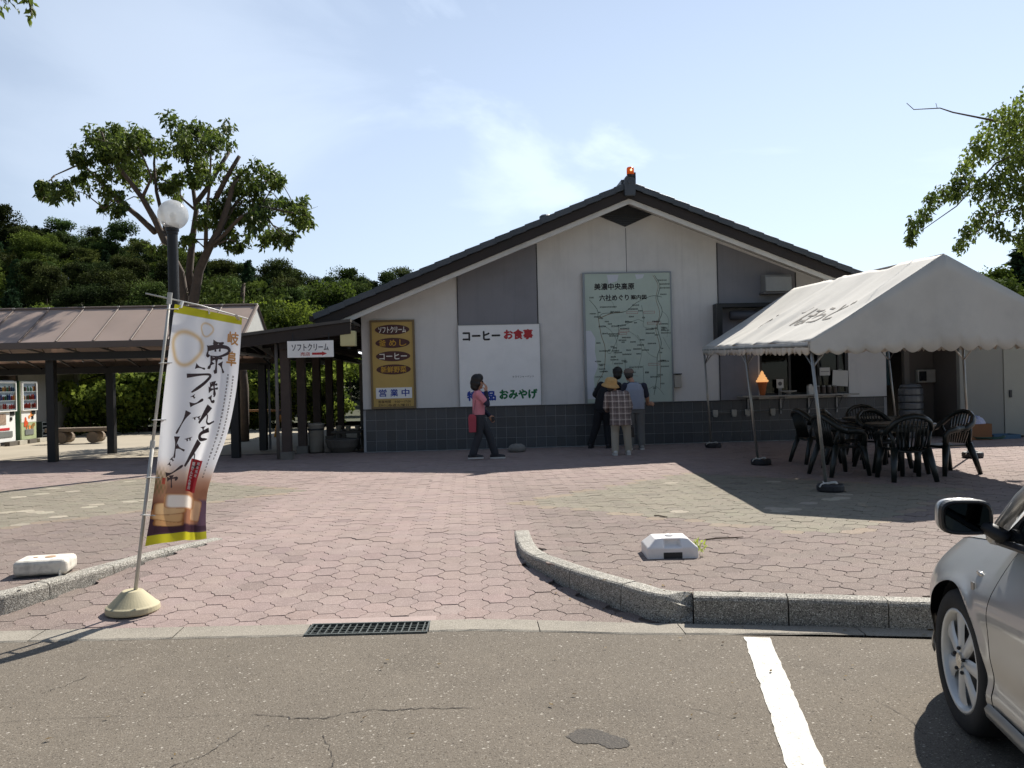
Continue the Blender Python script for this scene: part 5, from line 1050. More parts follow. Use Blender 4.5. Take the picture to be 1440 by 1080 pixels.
# front and back gable cloth: triangle with a soft fold down the middle, scalloped hem
def gable(L_, Rr, A, name, n):
    rows = []
    for i in range(n * 8 + 1):
        t = i / (n * 8); b = L_.lerp(Rr, t); top = (L_.lerp(A, t * 2) if t < .5 else A.lerp(Rr, t * 2 - 1)); d = .17 * (.62 + .38 * abs(math.sin(math.pi * t * n)))
        fold = .03 * math.exp(-((t - .5) / .05) ** 2) + .012 * math.sin(t * 25)
        col_ = []
        for j in range(7):
            s = j / 6; p = top.lerp(b - Vector((0, 0, d)), s); p = p + Vector((0, -fold * s * (1 if s < 1 else .6) - .01, 0)); col_.append(p)
        rows.append(col_)
    MB().grid(rows).obj(name, m_canvas, tent, smooth=True, solid=.003)
gable(FLe, FRe, FR_, 'gable_cloth', 15); gable(BLe + Vector((0, .02, 0)), BRe + Vector((0, .02, 0)), BR_, 'gable_cloth', 15)
# frame
feet = [(4.43, 10.13), (4.75, 13.47), (5.04, 17.1), (8.12, 9.95), (8.43, 13.6), (8.95, 16.9)]
tops = [FLe, FLe.lerp(BLe, .49), BLe, FRe, FRe.lerp(BRe, .49), BRe]
for (fx, fy), tp in zip(feet, tops):
    f = Vector((fx, fy, P0 + .02)); t = tp + Vector((.04 if fx < 6 else -.04, .04, -.06)); p = MB().tube([f, t], .021, 10).obj('leg', m_steel, tent, smooth=True)
    MB().lathe([(.07, 0), (.07, .012), (.028, .014), (.028, .08), (0, .08)], (fx, fy, P0), 14).obj('foot_plate', m_steel, p)
    kx = f.lerp(t, .86); inn = 1 if fx < 6 else -1
    for tgt in (t + Vector((.36 * inn, 0, .17)), t + Vector((.02, .33 if fy < 15 else -.33, -.02)), t + Vector((.02, -.33 if fy > 11 else .33, -.02))): MB().tube([kx, tgt], .012, 6).obj('brace', m_steel, p)
for a, b in ((FLe, BLe), (FRe, BRe), (FR_, BR_)): MB().tube([a + Vector((0, .03, -.05)), b + Vector((0, -.03, -.05))], .02, 8).obj('purlin', m_steel, tent)
for k in (0, .49, 1):
    for e, q in ((FLe.lerp(BLe, k), FR_.lerp(BR_, k)), (FRe.lerp(BRe, k), FR_.lerp(BR_, k))): MB().tube([e + Vector((0, .02 - .04 * k, -.06)), q + Vector((0, .02 - .04 * k, -.06))], .02, 8).obj('rafter', m_steel, tent)
# round weights with rope at the feet
m_wt = mat('black_weight', lin('232326'), .6, var=.1); m_rope = mat('white_rope', lin('c9c6bd'), .8, var=.1)
for (fx, fy), lab in zip(feet, ('black round weight tied with white rope at the nearest tent leg', 'black round weight at the middle tent leg before the counter', 'black round weight at the far tent leg by the shop wall', 'black round weight at the tent leg beside the silver car', 'black round weight at the sunlit tent leg behind the chair', 'black round weight at the far tent leg by the annex')):
    if fx == 8.12: continue
    t = thing('tent_weight', lab, 'weight', (fx + .03, fy - .03, P0), 'weights on the tent legs')
    c = (fx + .03, fy - .05, P0)
    MB().lathe([(.15, .0), (.165, .02), (.165, .075), (.15, .095), (.06, .098), (.05, .09), (0, .09)], c, 22).obj('disc', m_wt, t, smooth=False, bevel=.01)
    P = [(fx + .03 + .08 * math.cos(a) + random.uniform(-.01, .01), fy - .05 + .08 * math.sin(a), P0 + .105 + .01 * math.sin(a * 3)) for a in np.linspace(0, 7.5, 18)]; P += [(fx - .05, fy - .1, P0 + .11), (fx - .12, fy - .13, P0 + .10), (fx - .15, fy - .15, P0 + .07)]
    MB().tube(P, .009, 6).obj('rope', m_rope, t, smooth=True)
# ================================================================== PLASTIC TABLES AND CHAIRS
m_pl = mat('dark_green_plastic', lin('161d1b'), .35, var=.05, vscale=3, spec=.5)
def make_chair(label):
    t = thing('plastic_chair', label, 'chair', group='garden chairs under the tent')
    # seat: slatted shell
    st_ = MB()
    g = [[(-.21 + .42 * i / 10, -.22 + .44 * j / 8, .42 - .025 * math.sin(math.pi * i / 10) - .01 * (j / 8)) for i in range(11)] for j in range(9)]
    st_.grid(g); st_.obj('seat', m_pl, t, smooth=True, solid=.02, local=True)
    # arched backrest rim, slats, arms flowing into the front legs; back is +Y
    rim = [(-.27, .02, .64), (-.28, .12, .66), (-.27, .22, .72), (-.22, .29, .80), (-.12, .335, .86), (0, .35, .88), (.12, .335, .86), (.22, .29, .80), (.27, .22, .72), (.28, .12, .66), (.27, .02, .64)]
    MB().tube(rim, .03, 8, flat=1.5).obj('back_rim', m_pl, t, smooth=True, local=True)
    for k in range(-4, 5):
        x = k * .047; zt = .86 - 2.1 * x * x; yt = .345 - 1.2 * x * x
        MB().tube([(x * .85, .21, .43), (x, .27, .62), (x * 1.05, yt, zt)], [.018, .017, .016], 6, flat=.5).obj('back_slat', m_pl, t, smooth=True, local=True)
    for s in (-1, 1):
        MB().tube([(s * .275, .06, .655), (s * .285, -.1, .645), (s * .28, -.2, .62), (s * .265, -.235, .56), (s * .25, -.22, .42)], .03, 8, flat=1.5).obj('arm', m_pl, t, smooth=True, local=True)
        MB().tube([(s * .24, -.21, .43), (s * .265, -.25, .2), (s * .28, -.28, 0)], [.045, .036, .028], 8, flat=1.2).obj('leg', m_pl, t, smooth=True, local=True)
        MB().tube([(s * .215, .2, .44), (s * .25, .28, .2), (s * .275, .335, 0)], [.045, .036, .028], 8, flat=1.2).obj('leg', m_pl, t, smooth=True, local=True)
        MB().tube([(s * .27, .18, .69), (s * .235, .215, .56), (s * .215, .21, .43)], .022, 8).obj('back_stay', m_pl, t, smooth=True, local=True)
    MB().tube([(-.22, -.22, .40), (.22, -.22, .40)], .02, 6).obj('front_rail', m_pl, t, local=True)
    return t
def make_table(label):
    t = thing('plastic_table', label, 'table', group='round tables under the tent')
    MB().lathe([(.0, .70), (.40, .70), (.46, .69), (.475, .705), (.475, .725), (.46, .735), (0, .735)], n=40).obj('table_top', m_pl, t, local=True)
    for a in (45, 135, 225, 315):
        c, s = math.cos(R(a)), math.sin(R(a)); MB().tube([(c * .25, s * .25, .70), (c * .30, s * .30, .35), (c * .36, s * .36, 0)], [.045, .038, .03], 8).obj('leg', m_pl, t, smooth=True, local=True)
    MB().lathe([(.33, .62), (.35, .62), (.35, .70), (.33, .70)], n=32, cap=False).obj('apron', m_pl, t, local=True)
    return t
ch0 = make_chair(''); tb0 = make_table('')
spots = [(5.35, 11.75, 100, 'dark plastic armchair turned sideways at the near table, nearest to the tent legs'), (5.92, 11.0, 172, 'dark plastic armchair with its slatted back to the camera before the near table'), (6.78, 11.5, -78, 'dark plastic armchair facing the near table from the sunlit side'),
         (6.35, 12.45, 10, 'dark plastic armchair behind the near round table'), (5.75, 13.5, 95, 'dark plastic armchair left of the far table near the counter'), (7.0, 14.3, -12, 'dark plastic armchair with a bright rim behind the far table'), (5.9, 12.7, 60, 'dark plastic armchair half hidden between the two round tables')]
for i, (x, y, rz, lab) in enumerate(spots):
    o = ch0 if i == 0 else copy_tree(ch0); o.location = (x, y, P0); o.rotation_euler = (0, 0, R(rz)); o['label'] = lab
for i, (x, y, lab) in enumerate(((6.2, 11.65, 'dark round plastic table nearest to the car'), (6.65, 13.35, 'dark round plastic table nearer the counter'))):
    o = tb0 if i == 0 else copy_tree(tb0); o.location = (x, y, P0); o.rotation_euler = (0, 0, R(20 + 30 * i)); o['label'] = lab
# ================================================================== THINGS AT THE COUNTER AND ANNEX
ic = thing('soft_cream_lamp', 'glowing soft ice cream cone lamp standing on the counter shelf', 'lamp', (6.62, WY - .2, 1.205))
MB().lathe([(.05, 0), (.055, .01), (.105, .27), (.115, .28), (.115, .30), (0, .30)], (6.58, WY - .2, 1.207), 16).obj('cone', mat('cone_orange', lin('b5622d'), .6, var=.1), ic)
pr = [(.135, .30)]
for k in range(4): r = .13 * (1 - k / 4.2); z = .305 + k * .055; pr += [(r, z), (r * 1.06, z + .025), (r * .86, z + .052)]
pr += [(0, .56)]
MB().lathe(pr, (6.58, WY - .2, 1.207), 20).obj('cream_swirl', mat('cream_lit', lin('f0b070'), .5, emit=.55, var=.05), ic, smooth=True)
def small(name, label, cat, parts, loc):
    t = thing(name, label, cat, loc)
    for nm, mb, m in parts: mb.obj(nm, m, t)
mpap = mat('paper_white', lin('c9c7c0'), .7, var=.03); mjar = mat('jar_dark', lin('4a3f38'), .4, var=.1); mtop = mat('jar_lid', lin('8a8a86'), .4)
small('notice_card', 'small white card with a round mark on the counter', 'card', [('card', MB().box((6.96, WY - .06, 1.36), (7.12, WY - .05, 1.56)), mpap), ('mark', MB().lathe([(.0, 0), (.045, 0), (.045, .002), (0, .002)], (7.04, WY - .062, 1.46), 16, Matrix.Rotation(R(90), 4, 'X')), mat('mark_grey', lin('5a5a58'), .6, var=0)), ('stand', MB().box((7.0, WY - .06, 1.207), (7.08, WY - .05, 1.36)), mtop)], (7.04, WY - .05, 1.21))
small('serving_dish', 'shallow pale dish on a stand on the counter', 'dish', [('foot', MB().lathe([(.09, 0), (.05, .02), (.05, .05), (0, .05)], (7.18, WY - .2, 1.207), 16), mtop), ('plate', MB().lathe([(.06, .05), (.17, .075), (.175, .09), (.06, .066), (0, .066)], (7.18, WY - .2, 1.207), 20), mpap)], (7.18, WY - .2, 1.21))
small('napkin_holder', 'white napkin holder on the middle of the counter', 'napkin holder', [('case', MB().box((7.62, WY - .25, 1.207), (7.74, WY - .13, 1.40)), mpap), ('napkin', MB().box((7.65, WY - .22, 1.402), (7.71, WY - .16, 1.43)), mpap)], (7.68, WY - .2, 1.21))
for k in range(4):
    small('condiment_jar', 'dark condiment jar on the counter, %s from the napkin holder' % ['first', 'second', 'third', 'fourth'][k], 'jar', [('jar', MB().lathe([(.045, 0), (.05, .02), (.05, .14), (.035, .16), (0, .16)], (7.86 + .13 * k, WY - .18, 1.207), 14), mjar), ('lid', MB().lathe([(.04, .16), (.04, .19), (0, .19)], (7.86 + .13 * k, WY - .18, 1.208), 14), mtop)], (7.86 + .13 * k, WY - .18, 1.21))
small('menu_sheet', 'white menu sheet leaning in the service window', 'menu', [('sheet', MB().cbox((8.45, WY - .03, 1.55), (.36, .01, .36), M=Matrix.Rotation(R(4), 4, 'Y')), mpap), ('clip', MB().cbox((8.44, WY - .04, 1.74), (.08, .012, .03)), mtop)], (8.45, WY - .03, 1.37))
small('price_card', 'small white price card hanging in the service window', 'card', [('card', MB().box((7.98, WY - .02, 1.62), (8.22, WY - .012, 1.80)), mpap), ('line', MB().box((8.0, WY - .0225, 1.70), (8.2, WY - .021, 1.72)), mtop)], (8.1, WY - .02, 1.6))
# wrapped stack in the annex doorway
ws = thing('wrapped_stack', 'tall stack of containers wrapped in clear film in the doorway', 'stack', (10.0, 18.2, P0))
for k in range(7):
    MB().lathe([(.24, 0), (.262, .02), (.262, .13), (.25, .15), (0, .15)], (9.98, 18.25, P0 + .16 * k), 20).obj('container', mat('film_grey', lin('5f6163'), .3, var=.12, vscale=8), ws)
MB().lathe([(.22, 1.13), (.24, 1.14), (.2, 1.2), (0, 1.22)], (9.98, 18.25, P0), 20).obj('film_top', mat('film_grey', lin('5f6163'), .3), ws)
bx_ = thing('cardboard_box', 'brown cardboard box full of crumpled white plastic by the annex', 'box', (10.85, 17.25, P0))
mcb = mat('cardboard', lin('8a5f3e'), .85, var=.1)
for lo, hi in (((10.5, 17.0, P0), (11.05, 17.02, P0 + .34)), ((10.5, 17.4, P0), (11.05, 17.42, P0 + .34)), ((10.5, 17.02, P0), (10.52, 17.4, P0 + .34)), ((11.03, 17.02, P0), (11.05, 17.4, P0 + .34)), ((10.52, 17.02, P0), (11.03, 17.4, P0 + .03))): MB().box(lo, hi).obj('side', mcb, bx_)
cp = MB(); cp.sphere((10.77, 17.2, P0 + .34), .22, 18, 12, (1.1, .8, .7)); o = cp.obj('plastic_film', mat('crumpled_film', lin('b9bbd0'), .4, var=.15, vscale=15), bx_)
for v in o.data.vertices: v.co += Vector((random.uniform(-.03, .03), random.uniform(-.03, .03), random.uniform(-.035, .035)))
bm_ = thing('blue_tray', 'flat blue plastic tray on the ground against the annex wall', 'tray', (11.4, 17.3, P0)); tr2 = MB()
for lo, hi in (((11.15, 17.1, P0), (11.75, 17.5, P0 + .02)), ((11.15, 17.1, P0 + .02), (11.75, 17.13, P0 + .09)), ((11.15, 17.47, P0 + .02), (11.75, 17.5, P0 + .09)), ((11.15, 17.13, P0 + .02), (11.18, 17.47, P0 + .09)), ((11.72, 17.13, P0 + .02), (11.75, 17.47, P0 + .09))): tr2.box(lo, hi)
tr2.obj('tray', mat('tray_blue', lin('3f5f78'), .5), bm_)
hz_ = MB().tube([(11.0 + .28 * math.cos(a) * (1 + .02 * a), 17.05 + .2 * math.sin(a), P0 + .015 + .004 * a) for a in np.linspace(0, 16, 70)], .012, 6).obj('garden_hose', mat('hose_green', lin('1f4b3c'), .5), None, smooth=True); tag(hz_, 'coiled green hose on the ground before the cardboard box', 'hose')
# ================================================================== WHITE WEIGHT BLOCKS
m_blk_w = mat('white_weight_plastic', lin('e6e2de'), .45, var=.04, vscale=6, stain=.10, sscale=5)
m_dirt = mat('dirty_weight_plastic', lin('d9d3c6'), .6, var=.08, vscale=5, stain=.55, sscale=7)
wbk = thing('weight_block', 'clean white plastic weight block with a handle notch beside a weed', 'weight', (1.6, 6.7, P0))
g = MB()
hw, hd, h = .205, .16, .155
prof_rows = [(hw, hd, 0), (hw, hd, .085), (hw - .07, hd - .05, h - .005), (hw - .085, hd - .065, h)]
ring = lambda a, b: [(-a, -b), (-.065, -b), (.065, -b), (a, -b), (a, b), (-a, b)]
M2 = Matrix.Translation((1.61, 6.72, P0)) @ Matrix.Rotation(R(-3), 4, 'Z')
rows_ = []
for a, b, z in prof_rows:
    r_ = [(-a, -b, z), (-.068, -b, z), (.068, -b, z), (a, -b, z), (a, b, z), (-a, b, z)]
    rows_.append(r_)
vs = [M2 @ Vector(p) for r_ in rows_ for p in r_]; fs = []
for i in range(3):
    for k in range(6):
        if k == 1 and i == 1: continue           # handle recess
        fs.append((i * 6 + k, i * 6 + (k + 1) % 6, (i + 1) * 6 + (k + 1) % 6, (i + 1) * 6 + k))
fs.append(tuple(range(18, 24)))
n0 = len(vs); a0, a1, b1, b0 = rows_[1][1], rows_[1][2], rows_[2][2], rows_[2][1]
inn = [M2 @ Vector((a0[0] + .012, a0[1] + .07, a0[2] + .012)), M2 @ Vector((a1[0] - .012, a1[1] + .07, a1[2] + .012)), M2 @ Vector((b1[0] - .012, b1[1] + .02, b1[2] - .02)), M2 @ Vector((b0[0] + .012, b0[1] + .02, b0[2] - .02))]
vs += inn; q = [7, 8, 14, 13]
for k in range(4): fs.append((q[k], q[(k + 1) % 4], n0 + (k + 1) % 4, n0 + k))
fs.append((n0, n0 + 1, n0 + 2, n0 + 3))
MB().add(vs, fs).obj('body', m_blk_w, wbk, bevel=.008, seg=2)
MB().box((-.075, -hd - .002, .001), (.075, -hd + .05, .05), M2).obj('grip_slot', m_dark, wbk)
MB().lathe([(.0, 0), (.035, 0), (.035, .012), (.02, .013), (0, .004)], (1.61, 6.72, P0 + h), 16).obj('filler_cap', m_blk_w, wbk)
db = thing('weight_block', 'dirty white rounded plastic weight block behind the left kerb', 'weight', (-3.42, 6.80, P0))
M3 = Matrix.Translation((-3.42, 6.83, P0)) @ Matrix.Rotation(R(8), 4, 'Z')
MB().box((-.2, -.14, .01), (.2, .14, .135), M3).obj('body', m_dirt, db, bevel=.04, seg=4)
MB().box((.14, -.152, .0), (.155, -.10, .06), M3).obj('foot', m_dirt, db, bevel=.01); MB().box((-.19, -.145, 0), (.19, -.13, .012), M3).obj('base_rim', m_dark, db)
MB().lathe([(.0, 0), (.04, 0), (.04, .004), (0, .004)], (-3.38, 6.83, P0 + .1345), 16).obj('filler_hole', mat('hole_brown', lin('a8896b'), .8), db)
MB().lathe([(.0, 0), (.018, 0), (.018, .004), (0, .004)], (-3.49, 6.82, P0 + .1345), 12).obj('filler_hole', mat('hole_brown', lin('a8896b'), .8), db)
# ================================================================== ROADSIDE BANNER
bn_ = thing('banner_flag', 'tall white chestnut sweets banner on a leaning pole with a cone base', 'banner', (-2.46, 6.12, 0))
bz = float(zpave(-2.46, 6.12)); BX, BYY = -2.46, 6.12
MB().lathe([(.18, 0), (.185, .012), (.182, .045), (.165, .055), (.075, .145), (.068, .152), (.03, .155), (0, .155)], (BX, BYY, bz), 40).obj('base', mat('base_concrete', lin('b3a98a'), .8, var=.06, vscale=12, stain=.12, sscale=8, bump=.1, bscale=90), bn_, smooth=False, bevel=.004)
pole0, pole1 = Vector((BX + .02, BYY, bz + .14)), Vector((-2.135, 6.10, 2.30)); m_pole = mat('white_pole', lin('b9b7b1'), .4, var=.05)
MB().tube([pole0, pole0.lerp(pole1, .5)], .0135, 10).obj('pole', m_pole, bn_, smooth=True); MB().tube([pole0.lerp(pole1, .5), pole1], .0105, 10).obj('pole', m_pole, bn_, smooth=True)
MB().tube([pole0.lerp(pole1, .485), pole0.lerp(pole1, .51)], .018, 10).obj('pole_joint', m_pole, bn_)
MB().tube([pole0.lerp(pole1, .97), pole1 + Vector((0, 0, .02))], .017, 10).obj('pole_cap', m_pole, bn_)
rodA, rodB = Vector((-2.27, 6.0, 2.305)), Vector((-1.69, 6.50, 2.153))
MB().tube([rodA, rodA.lerp(rodB, .5) + Vector((0, 0, .012)), rodB], .0055, 8).obj('cross_rod', m_pole, bn_, smooth=True)
# cloth: u from the pole edge (0) to the free edge (1), v from top (0) to bottom (1)
lx = np.array([[0, -2.10, 2.235], [.15, -2.135, 1.97], [.4, -2.19, 1.53], [.65, -2.24, 1.08], [.85, -2.29, .74], [1, -2.335, .505]])
rx = np.array([[0, -1.745, 2.164], [.15, -1.755, 1.921], [.35, -1.789, 1.547], [.5, -1.851, 1.260], [.62, -1.936, 1.029], [.72, -1.989, .861], [.85, -2.004, .674], [1, -1.996, .494]])
def smooth_interp(tab, v, k):
    t, y = tab[:, 0], tab[:, k]; i = min(max(int(np.searchsorted(t, v)) - 1, 0), len(t) - 2); s = (v - t[i]) / (t[i + 1] - t[i])
    m = np.gradient(y, t); h = t[i + 1] - t[i]
    return (2 * s ** 3 - 3 * s * s + 1) * y[i] + (s ** 3 - 2 * s * s + s) * h * m[i] + (-2 * s ** 3 + 3 * s * s) * y[i + 1] + (s ** 3 - s * s) * h * m[i + 1]
LUT = [[float(smooth_interp(tab, i / 400, k)) for i in range(401)] for tab, k in ((lx, 1), (lx, 2), (rx, 1), (rx, 2))]
def cloth(u, v, k=0):
    q_ = min(max(v, 0), .99999) * 400; i_ = int(q_); q_ -= i_; xl, zl, xr, zr = (L_[i_] + (L_[i_ + 1] - L_[i_]) * q_ for L_ in LUT)
    x = xl + (xr - xl) * u; z = zl + (zr - zl) * u
    fold = (.030 * math.sin(6.2 * u + 2.4 * v - .4) + .016 * math.sin(13 * u - 4.5 * v + 1.0)) * (.25 + .9 * v) + .05 * math.exp(-((u - .80 + .12 * v) / .07) ** 2) * v * (1 - .5 * v)
    y = 6.09 + .45 * u * (1 - .35 * v) - fold - .03 * math.sin(3 * v)
    return (x - k * .25, y - k, z)
def srgb(h): return np.array(lin(h))
NU, NV = 110, 340
U, Vv = np.meshgrid(np.linspace(0, 1, NU + 1), np.linspace(0, 1, NV + 1))
def col_fn(u, v):
    white, yel_, brn, purple = srgb('efeff0'), srgb('c3bd30'), srgb('7a4a32'), srgb('4d3640')
    C = np.repeat(white[None], u.size, 0)
    def mixin(c, m): 
        nonlocal C
        C = C * (1 - m[:, None]) + np.asarray(c)[None] * m[:, None]
    sm = lambda x, a, b: np.clip((x - a) / (b - a), 0, 1) ** 2 * (3 - 2 * np.clip((x - a) / (b - a), 0, 1))
    mixin(srgb('d9b79a'), sm(v, .60, .68) * .8); mixin(srgb('9a6244'), sm(v, .66, .74) * .85); mixin(srgb('5a3526'), sm(v, .76, .84) * sm(.75 - u, 0, .5))
    g = sm(.3 - u, 0, .2) * sm(v, .63, .70) * (1 - sm(v, .74, .8)); mixin(srgb('6c6442'), g * (.6 + .4 * np.sin(u * 90) * np.sin(v * 160)))
    mixin(srgb('b0795a'), sm(u, .55, .9) * sm(v, .64, .7) * (1 - sm(v, .78, .84)) * .7)
    mixin(purple, sm(v, .90, .915)); mixin(srgb('6b5161'), sm(u, .80, .9) * sm(v, .765, .785))
    mixin(purple, sm(.25 - u, 0, .1) * sm(v, .80, .83))
    def card(cu, cv, du, dv, rot, c, edge, e=.10):
        a, b = (u - cu) * .55, (v - cv) * 1.72; ca, sa = math.cos(rot), math.sin(rot); x, y = a * ca + b * sa, -a * sa + b * ca
        d = np.maximum(np.abs(x) / du, np.abs(y) / dv); d = np.where((np.abs(x) / du) ** 6 + (np.abs(y) / dv) ** 6 < 1, ((np.abs(x) / du) ** 6 + (np.abs(y) / dv) ** 6) ** (1 / 6), 1.2)
        mixin(edge, (d < 1).astype(float)); mixin(c, sm(1 - d, .02, e + .12) * (d < 1))
    card(.30, .895, .135, .040, .10, srgb('c99a68'), srgb('8a5a35')); card(.27, .865, .15, .045, .16, srgb('d3aa78'), srgb('9a6840')); card(.30, .83, .15, .05, -.05, srgb('d9b485'), srgb('a06c44'))
    card(.80, .835, .055, .10, .12, srgb('d8b08a'), srgb('b07a55')); card(.48, .795, .155, .060, .02, srgb('eee6da'), srgb('c08d60'), .2)
    mixin(srgb('3f2a34'), ((v > .915) & (v < .945) & (u > .08)).astype(float) * .7)
    # pale chestnut rings
    for cu, cv, r in ((.24, .175, .105), (.49, .085, .045)):
        a, b = (u - cu) * .55, (v - cv) * 1.72; rr = np.hypot(a, b * (1 - .18 * (b < 0))); th = np.arctan2(b, a); ring_ = np.exp(-((rr - r * (1 + .1 * np.cos(th * 3 + 1))) / (r * .14)) ** 2); mixin(srgb('ddb878'), ring_ * .8)
    band = (v < .035) | (v > .955); C[band] = yel_
    return C
Pc = np.array([cloth(a, b) for a, b in zip(U.ravel(), Vv.ravel())]); I = np.arange((NU + 1) * (NV + 1)).reshape(NV + 1, NU + 1)
mecl = np_mesh('cloth', Pc, [np.stack([I[:-1, :-1], I[:-1, 1:], I[1:, 1:], I[1:, :-1]], -1).reshape(-1, 4)], True); color_attr(mecl, 'pcol', col_fn(U.ravel(), Vv.ravel()))
link('cloth', mecl, mat('banner_cloth', rough=.7, attr='pcol', var=.0, trans=.5, bump=.03, bscale=400, spec=.2), bn_)
# brush writing: strokes as (x, y) polylines in a unit cell, y down
BR = {'栗': [[(.3, .08), (.75, .05)], [(.4, .08), (.42, .36)], [(.62, .06), (.6, .34)], [(.15, .2), (.1, .5), (.2, .48)], [(.12, .28), (.6, .18), (.95, .2), (1, .34), (.6, .5), (.2, .5)], [(.25, .6), (.75, .54)], [(.5, .5), (.52, .98), (.45, .92)], [(.35, .68), (.2, .88), (.28, .8)], [(.68, .68), (.86, .98)]],
      'き': [[(.2, .2), (.72, .12)], [(.15, .42), (.8, .3)], [(.42, 0), (.62, .62), (.56, .68)], [(.3, .72), (.5, .95), (.7, .9)]], 'ん': [[(.55, 0), (.15, .75), (.05, .98), (.4, .5), (.5, .6), (.52, .9), (.7, .98), (1, .8)]],
      'と': [[(.3, .05), (.4, .42)], [(.85, .2), (.3, .5), (.18, .75), (.35, .95), (.9, .85)]], 'ラ': [[(.35, .05), (.75, .12)], [(.05, .42), (.95, .30), (.85, .55), (.3, .98)]], 'ン': [[(.25, .1), (.4, .3)], [(.15, .85), (.55, .7), (1, .3)]],
      'グ': [[(.45, .05), (.1, .95)], [(.72, .25), (.76, .35)], [(.9, .2), (.95, .32)]], 'ド': [[(.2, .0), (.25, 1)], [(.25, .45), (.75, .62)], [(.75, .05), (.8, .18)], [(.9, 0), (.95, .14)]], 'シ': [[(.3, .02), (.45, .15)], [(.2, .3), (.34, .42)], [(.1, .95), (.5, .8), (1, .35)]], 'ャ': [[(.1, .4), (.8, .25), (.75, .45)], [(.4, .1), (.55, .98)]]}
m_ink = mat('brush_ink', lin('3a2a2c'), .7, var=.05)
def brush(ch, u0, v0, du, dv, w_, rot=0):
    mb = MB()
    for kk_, stt in enumerate(BR[ch]):
        P = interp_poly(stt, .03) if len(stt) > 1 else stt; n = len(P); g = []
        for i, p in enumerate(P):
            d = (P[min(i + 1, n - 1)] - P[max(i - 1, 0)]); d = d.normalized() if d.length > 0 else Vector((1, 0, 0)); q = Vector((-d.y, d.x, 0)); t = i / max(1, n - 1); ww = w_ * (.55 + .75 * math.exp(-(t / .25) ** 2) + .25 * math.sin(t * 5 + len(stt))) * (1 if t < .85 else (1.15 - t) / .3)
            row = []
            for s in (-1, 0, 1):
                x, y = p.x + q.x * ww * s / max(du, 1e-3) * .1, p.y + q.y * ww * s / dv * .1 * .32; row.append(cloth(u0 + x * du + rot * (y - .5), v0 + y * dv, .004 + .0004 * kk_))
            g.append(row)
        mb.grid(g)
    mb.obj('brush_character', m_ink, bn_)
for ch, u0, v0, du, dv in (('栗', .50, .125, .33, .135), ('き', .57, .295, .20, .085), ('ん', .52, .395, .24, .07), ('と', .54, .475, .2, .055), ('ん', .44, .535, .27, .105)): brush(ch, u0, v0, du, dv, .28)
for ch, u0, v0, du, dv in (('ラ', .27, .235, .33, .115), ('ン', .34, .355, .20, .05), ('グ', .22, .42, .32, .10), ('ド', .22, .525, .24, .085), ('シ', .16, .61, .26, .075), ('ャ', .20, .675, .2, .06)): brush(ch, u0, v0, du, dv, .25)
def cloth_text(s, u0, u1, v0, v1, m, bold=.02, name='lettering', dk=.004):
    vs, fs, _ = text_geo(s); mb = MB()
    for k, (dx, dy) in enumerate(((0, 0), (1, 0), (-1, 0), (0, 1), (0, -1))):
        e = bold * (v1 - v0); mb.add([cloth(u0 + (u1 - u0) * a + dx * e * 3, v1 - (v1 - v0) * b + dy * e, dk + .0004 * k) for a, b in vs], fs)
    mb.obj(name, m, bn_)
m_tan = mat('print_tan', lin('c98e4e'), .6, var=0); m_pr = mat('print_darkbrown', lin('4a3a38'), .6, var=0); m_rd = mat('print_label_red', lin('b8202c'), .6, var=0); m_wp = mat('print_label_white', lin('e6d9d6'), .6, var=0)
cloth_text('岐', .80, .965, .075, .135, m_tan, .03); cloth_text('阜', .81, .955, .165, .225, m_tan, .03)
for i, (u, v0, v1, n) in enumerate(((.925, .265, .60, 26), (.845, .26, .68, 30))):
    mb = MB(); rr = random.Random(i)
    for k in range(n):                             # column of tiny unreadable print
        v = v0 + (v1 - v0) * k / n; w_ = rr.uniform(.008, .016)
        for q in range(2): mb.add([cloth(u - w_ + (a * 2 * w_), v + q * .0045 + b * .0022, .004) for a, b in ((0, 0), (1, 0), (1, 1), (0, 1))], [(0, 1, 2, 3)])
        mb.add([cloth(u + (a - .5) * .006, v + b * .0075, .0045) for a, b in ((0, 0), (1, 0), (1, 1), (0, 1))], [(0, 1, 2, 3)])
    o = mb.obj('small_print', m_pr, bn_); o['kind'] = 'stuff'
g = [[cloth(u, v, .0035) for u in np.linspace(.53, .76, 14)] for v in np.linspace(.605, .745, 12)]; MB().grid(g).obj('red_label', m_rd, bn_)
for k, ch in enumerate('栗きんとん使用'): cloth_text(ch, .565, .625, .618 + k * .0172, .633 + k * .0172, m_wp, .04, dk=.006)
for k, ch in enumerate('岐阜県産'): cloth_text(ch, .675, .735, .612 + k * .0165, .625 + k * .0165, m_wp, .02, dk=.006)
g = [[cloth(u, v, .0035) for u in np.linspace(.13, .19, 5)] for v in np.linspace(.695, .722, 4)]; MB().grid(g).obj('seal_stamp', mat('print_seal', lin('c2543c'), .6, var=.3, vscale=60), bn_)
# tabs tying the cloth to pole and rod
for v in (.02, .24, .47, .70, .86):
    p = Vector(cloth(0, v)); s = max(0, min(1, (p.z - pole0.z) / (pole1.z - pole0.z))); q = pole0.lerp(pole1, s); MB().tube([q + Vector((-.012, -.012, 0)), (q + p) / 2 + Vector((0, -.008, 0)), p + Vector((.03, -.004, 0))], [.013, .014, .013], 6, flat=.3).obj('tab', m_pole, bn_)
for u in (.08, .5, .95):
    p = Vector(cloth(u, 0)); s = (p.x - rodA.x) / (rodB.x - rodA.x); q = rodA.lerp(rodB, s); MB().tube([q + Vector((0, -.008, .006)), p + Vector((0, -.006, -.02))], .014, 6, flat=.3).obj('tab', m_pole, bn_)
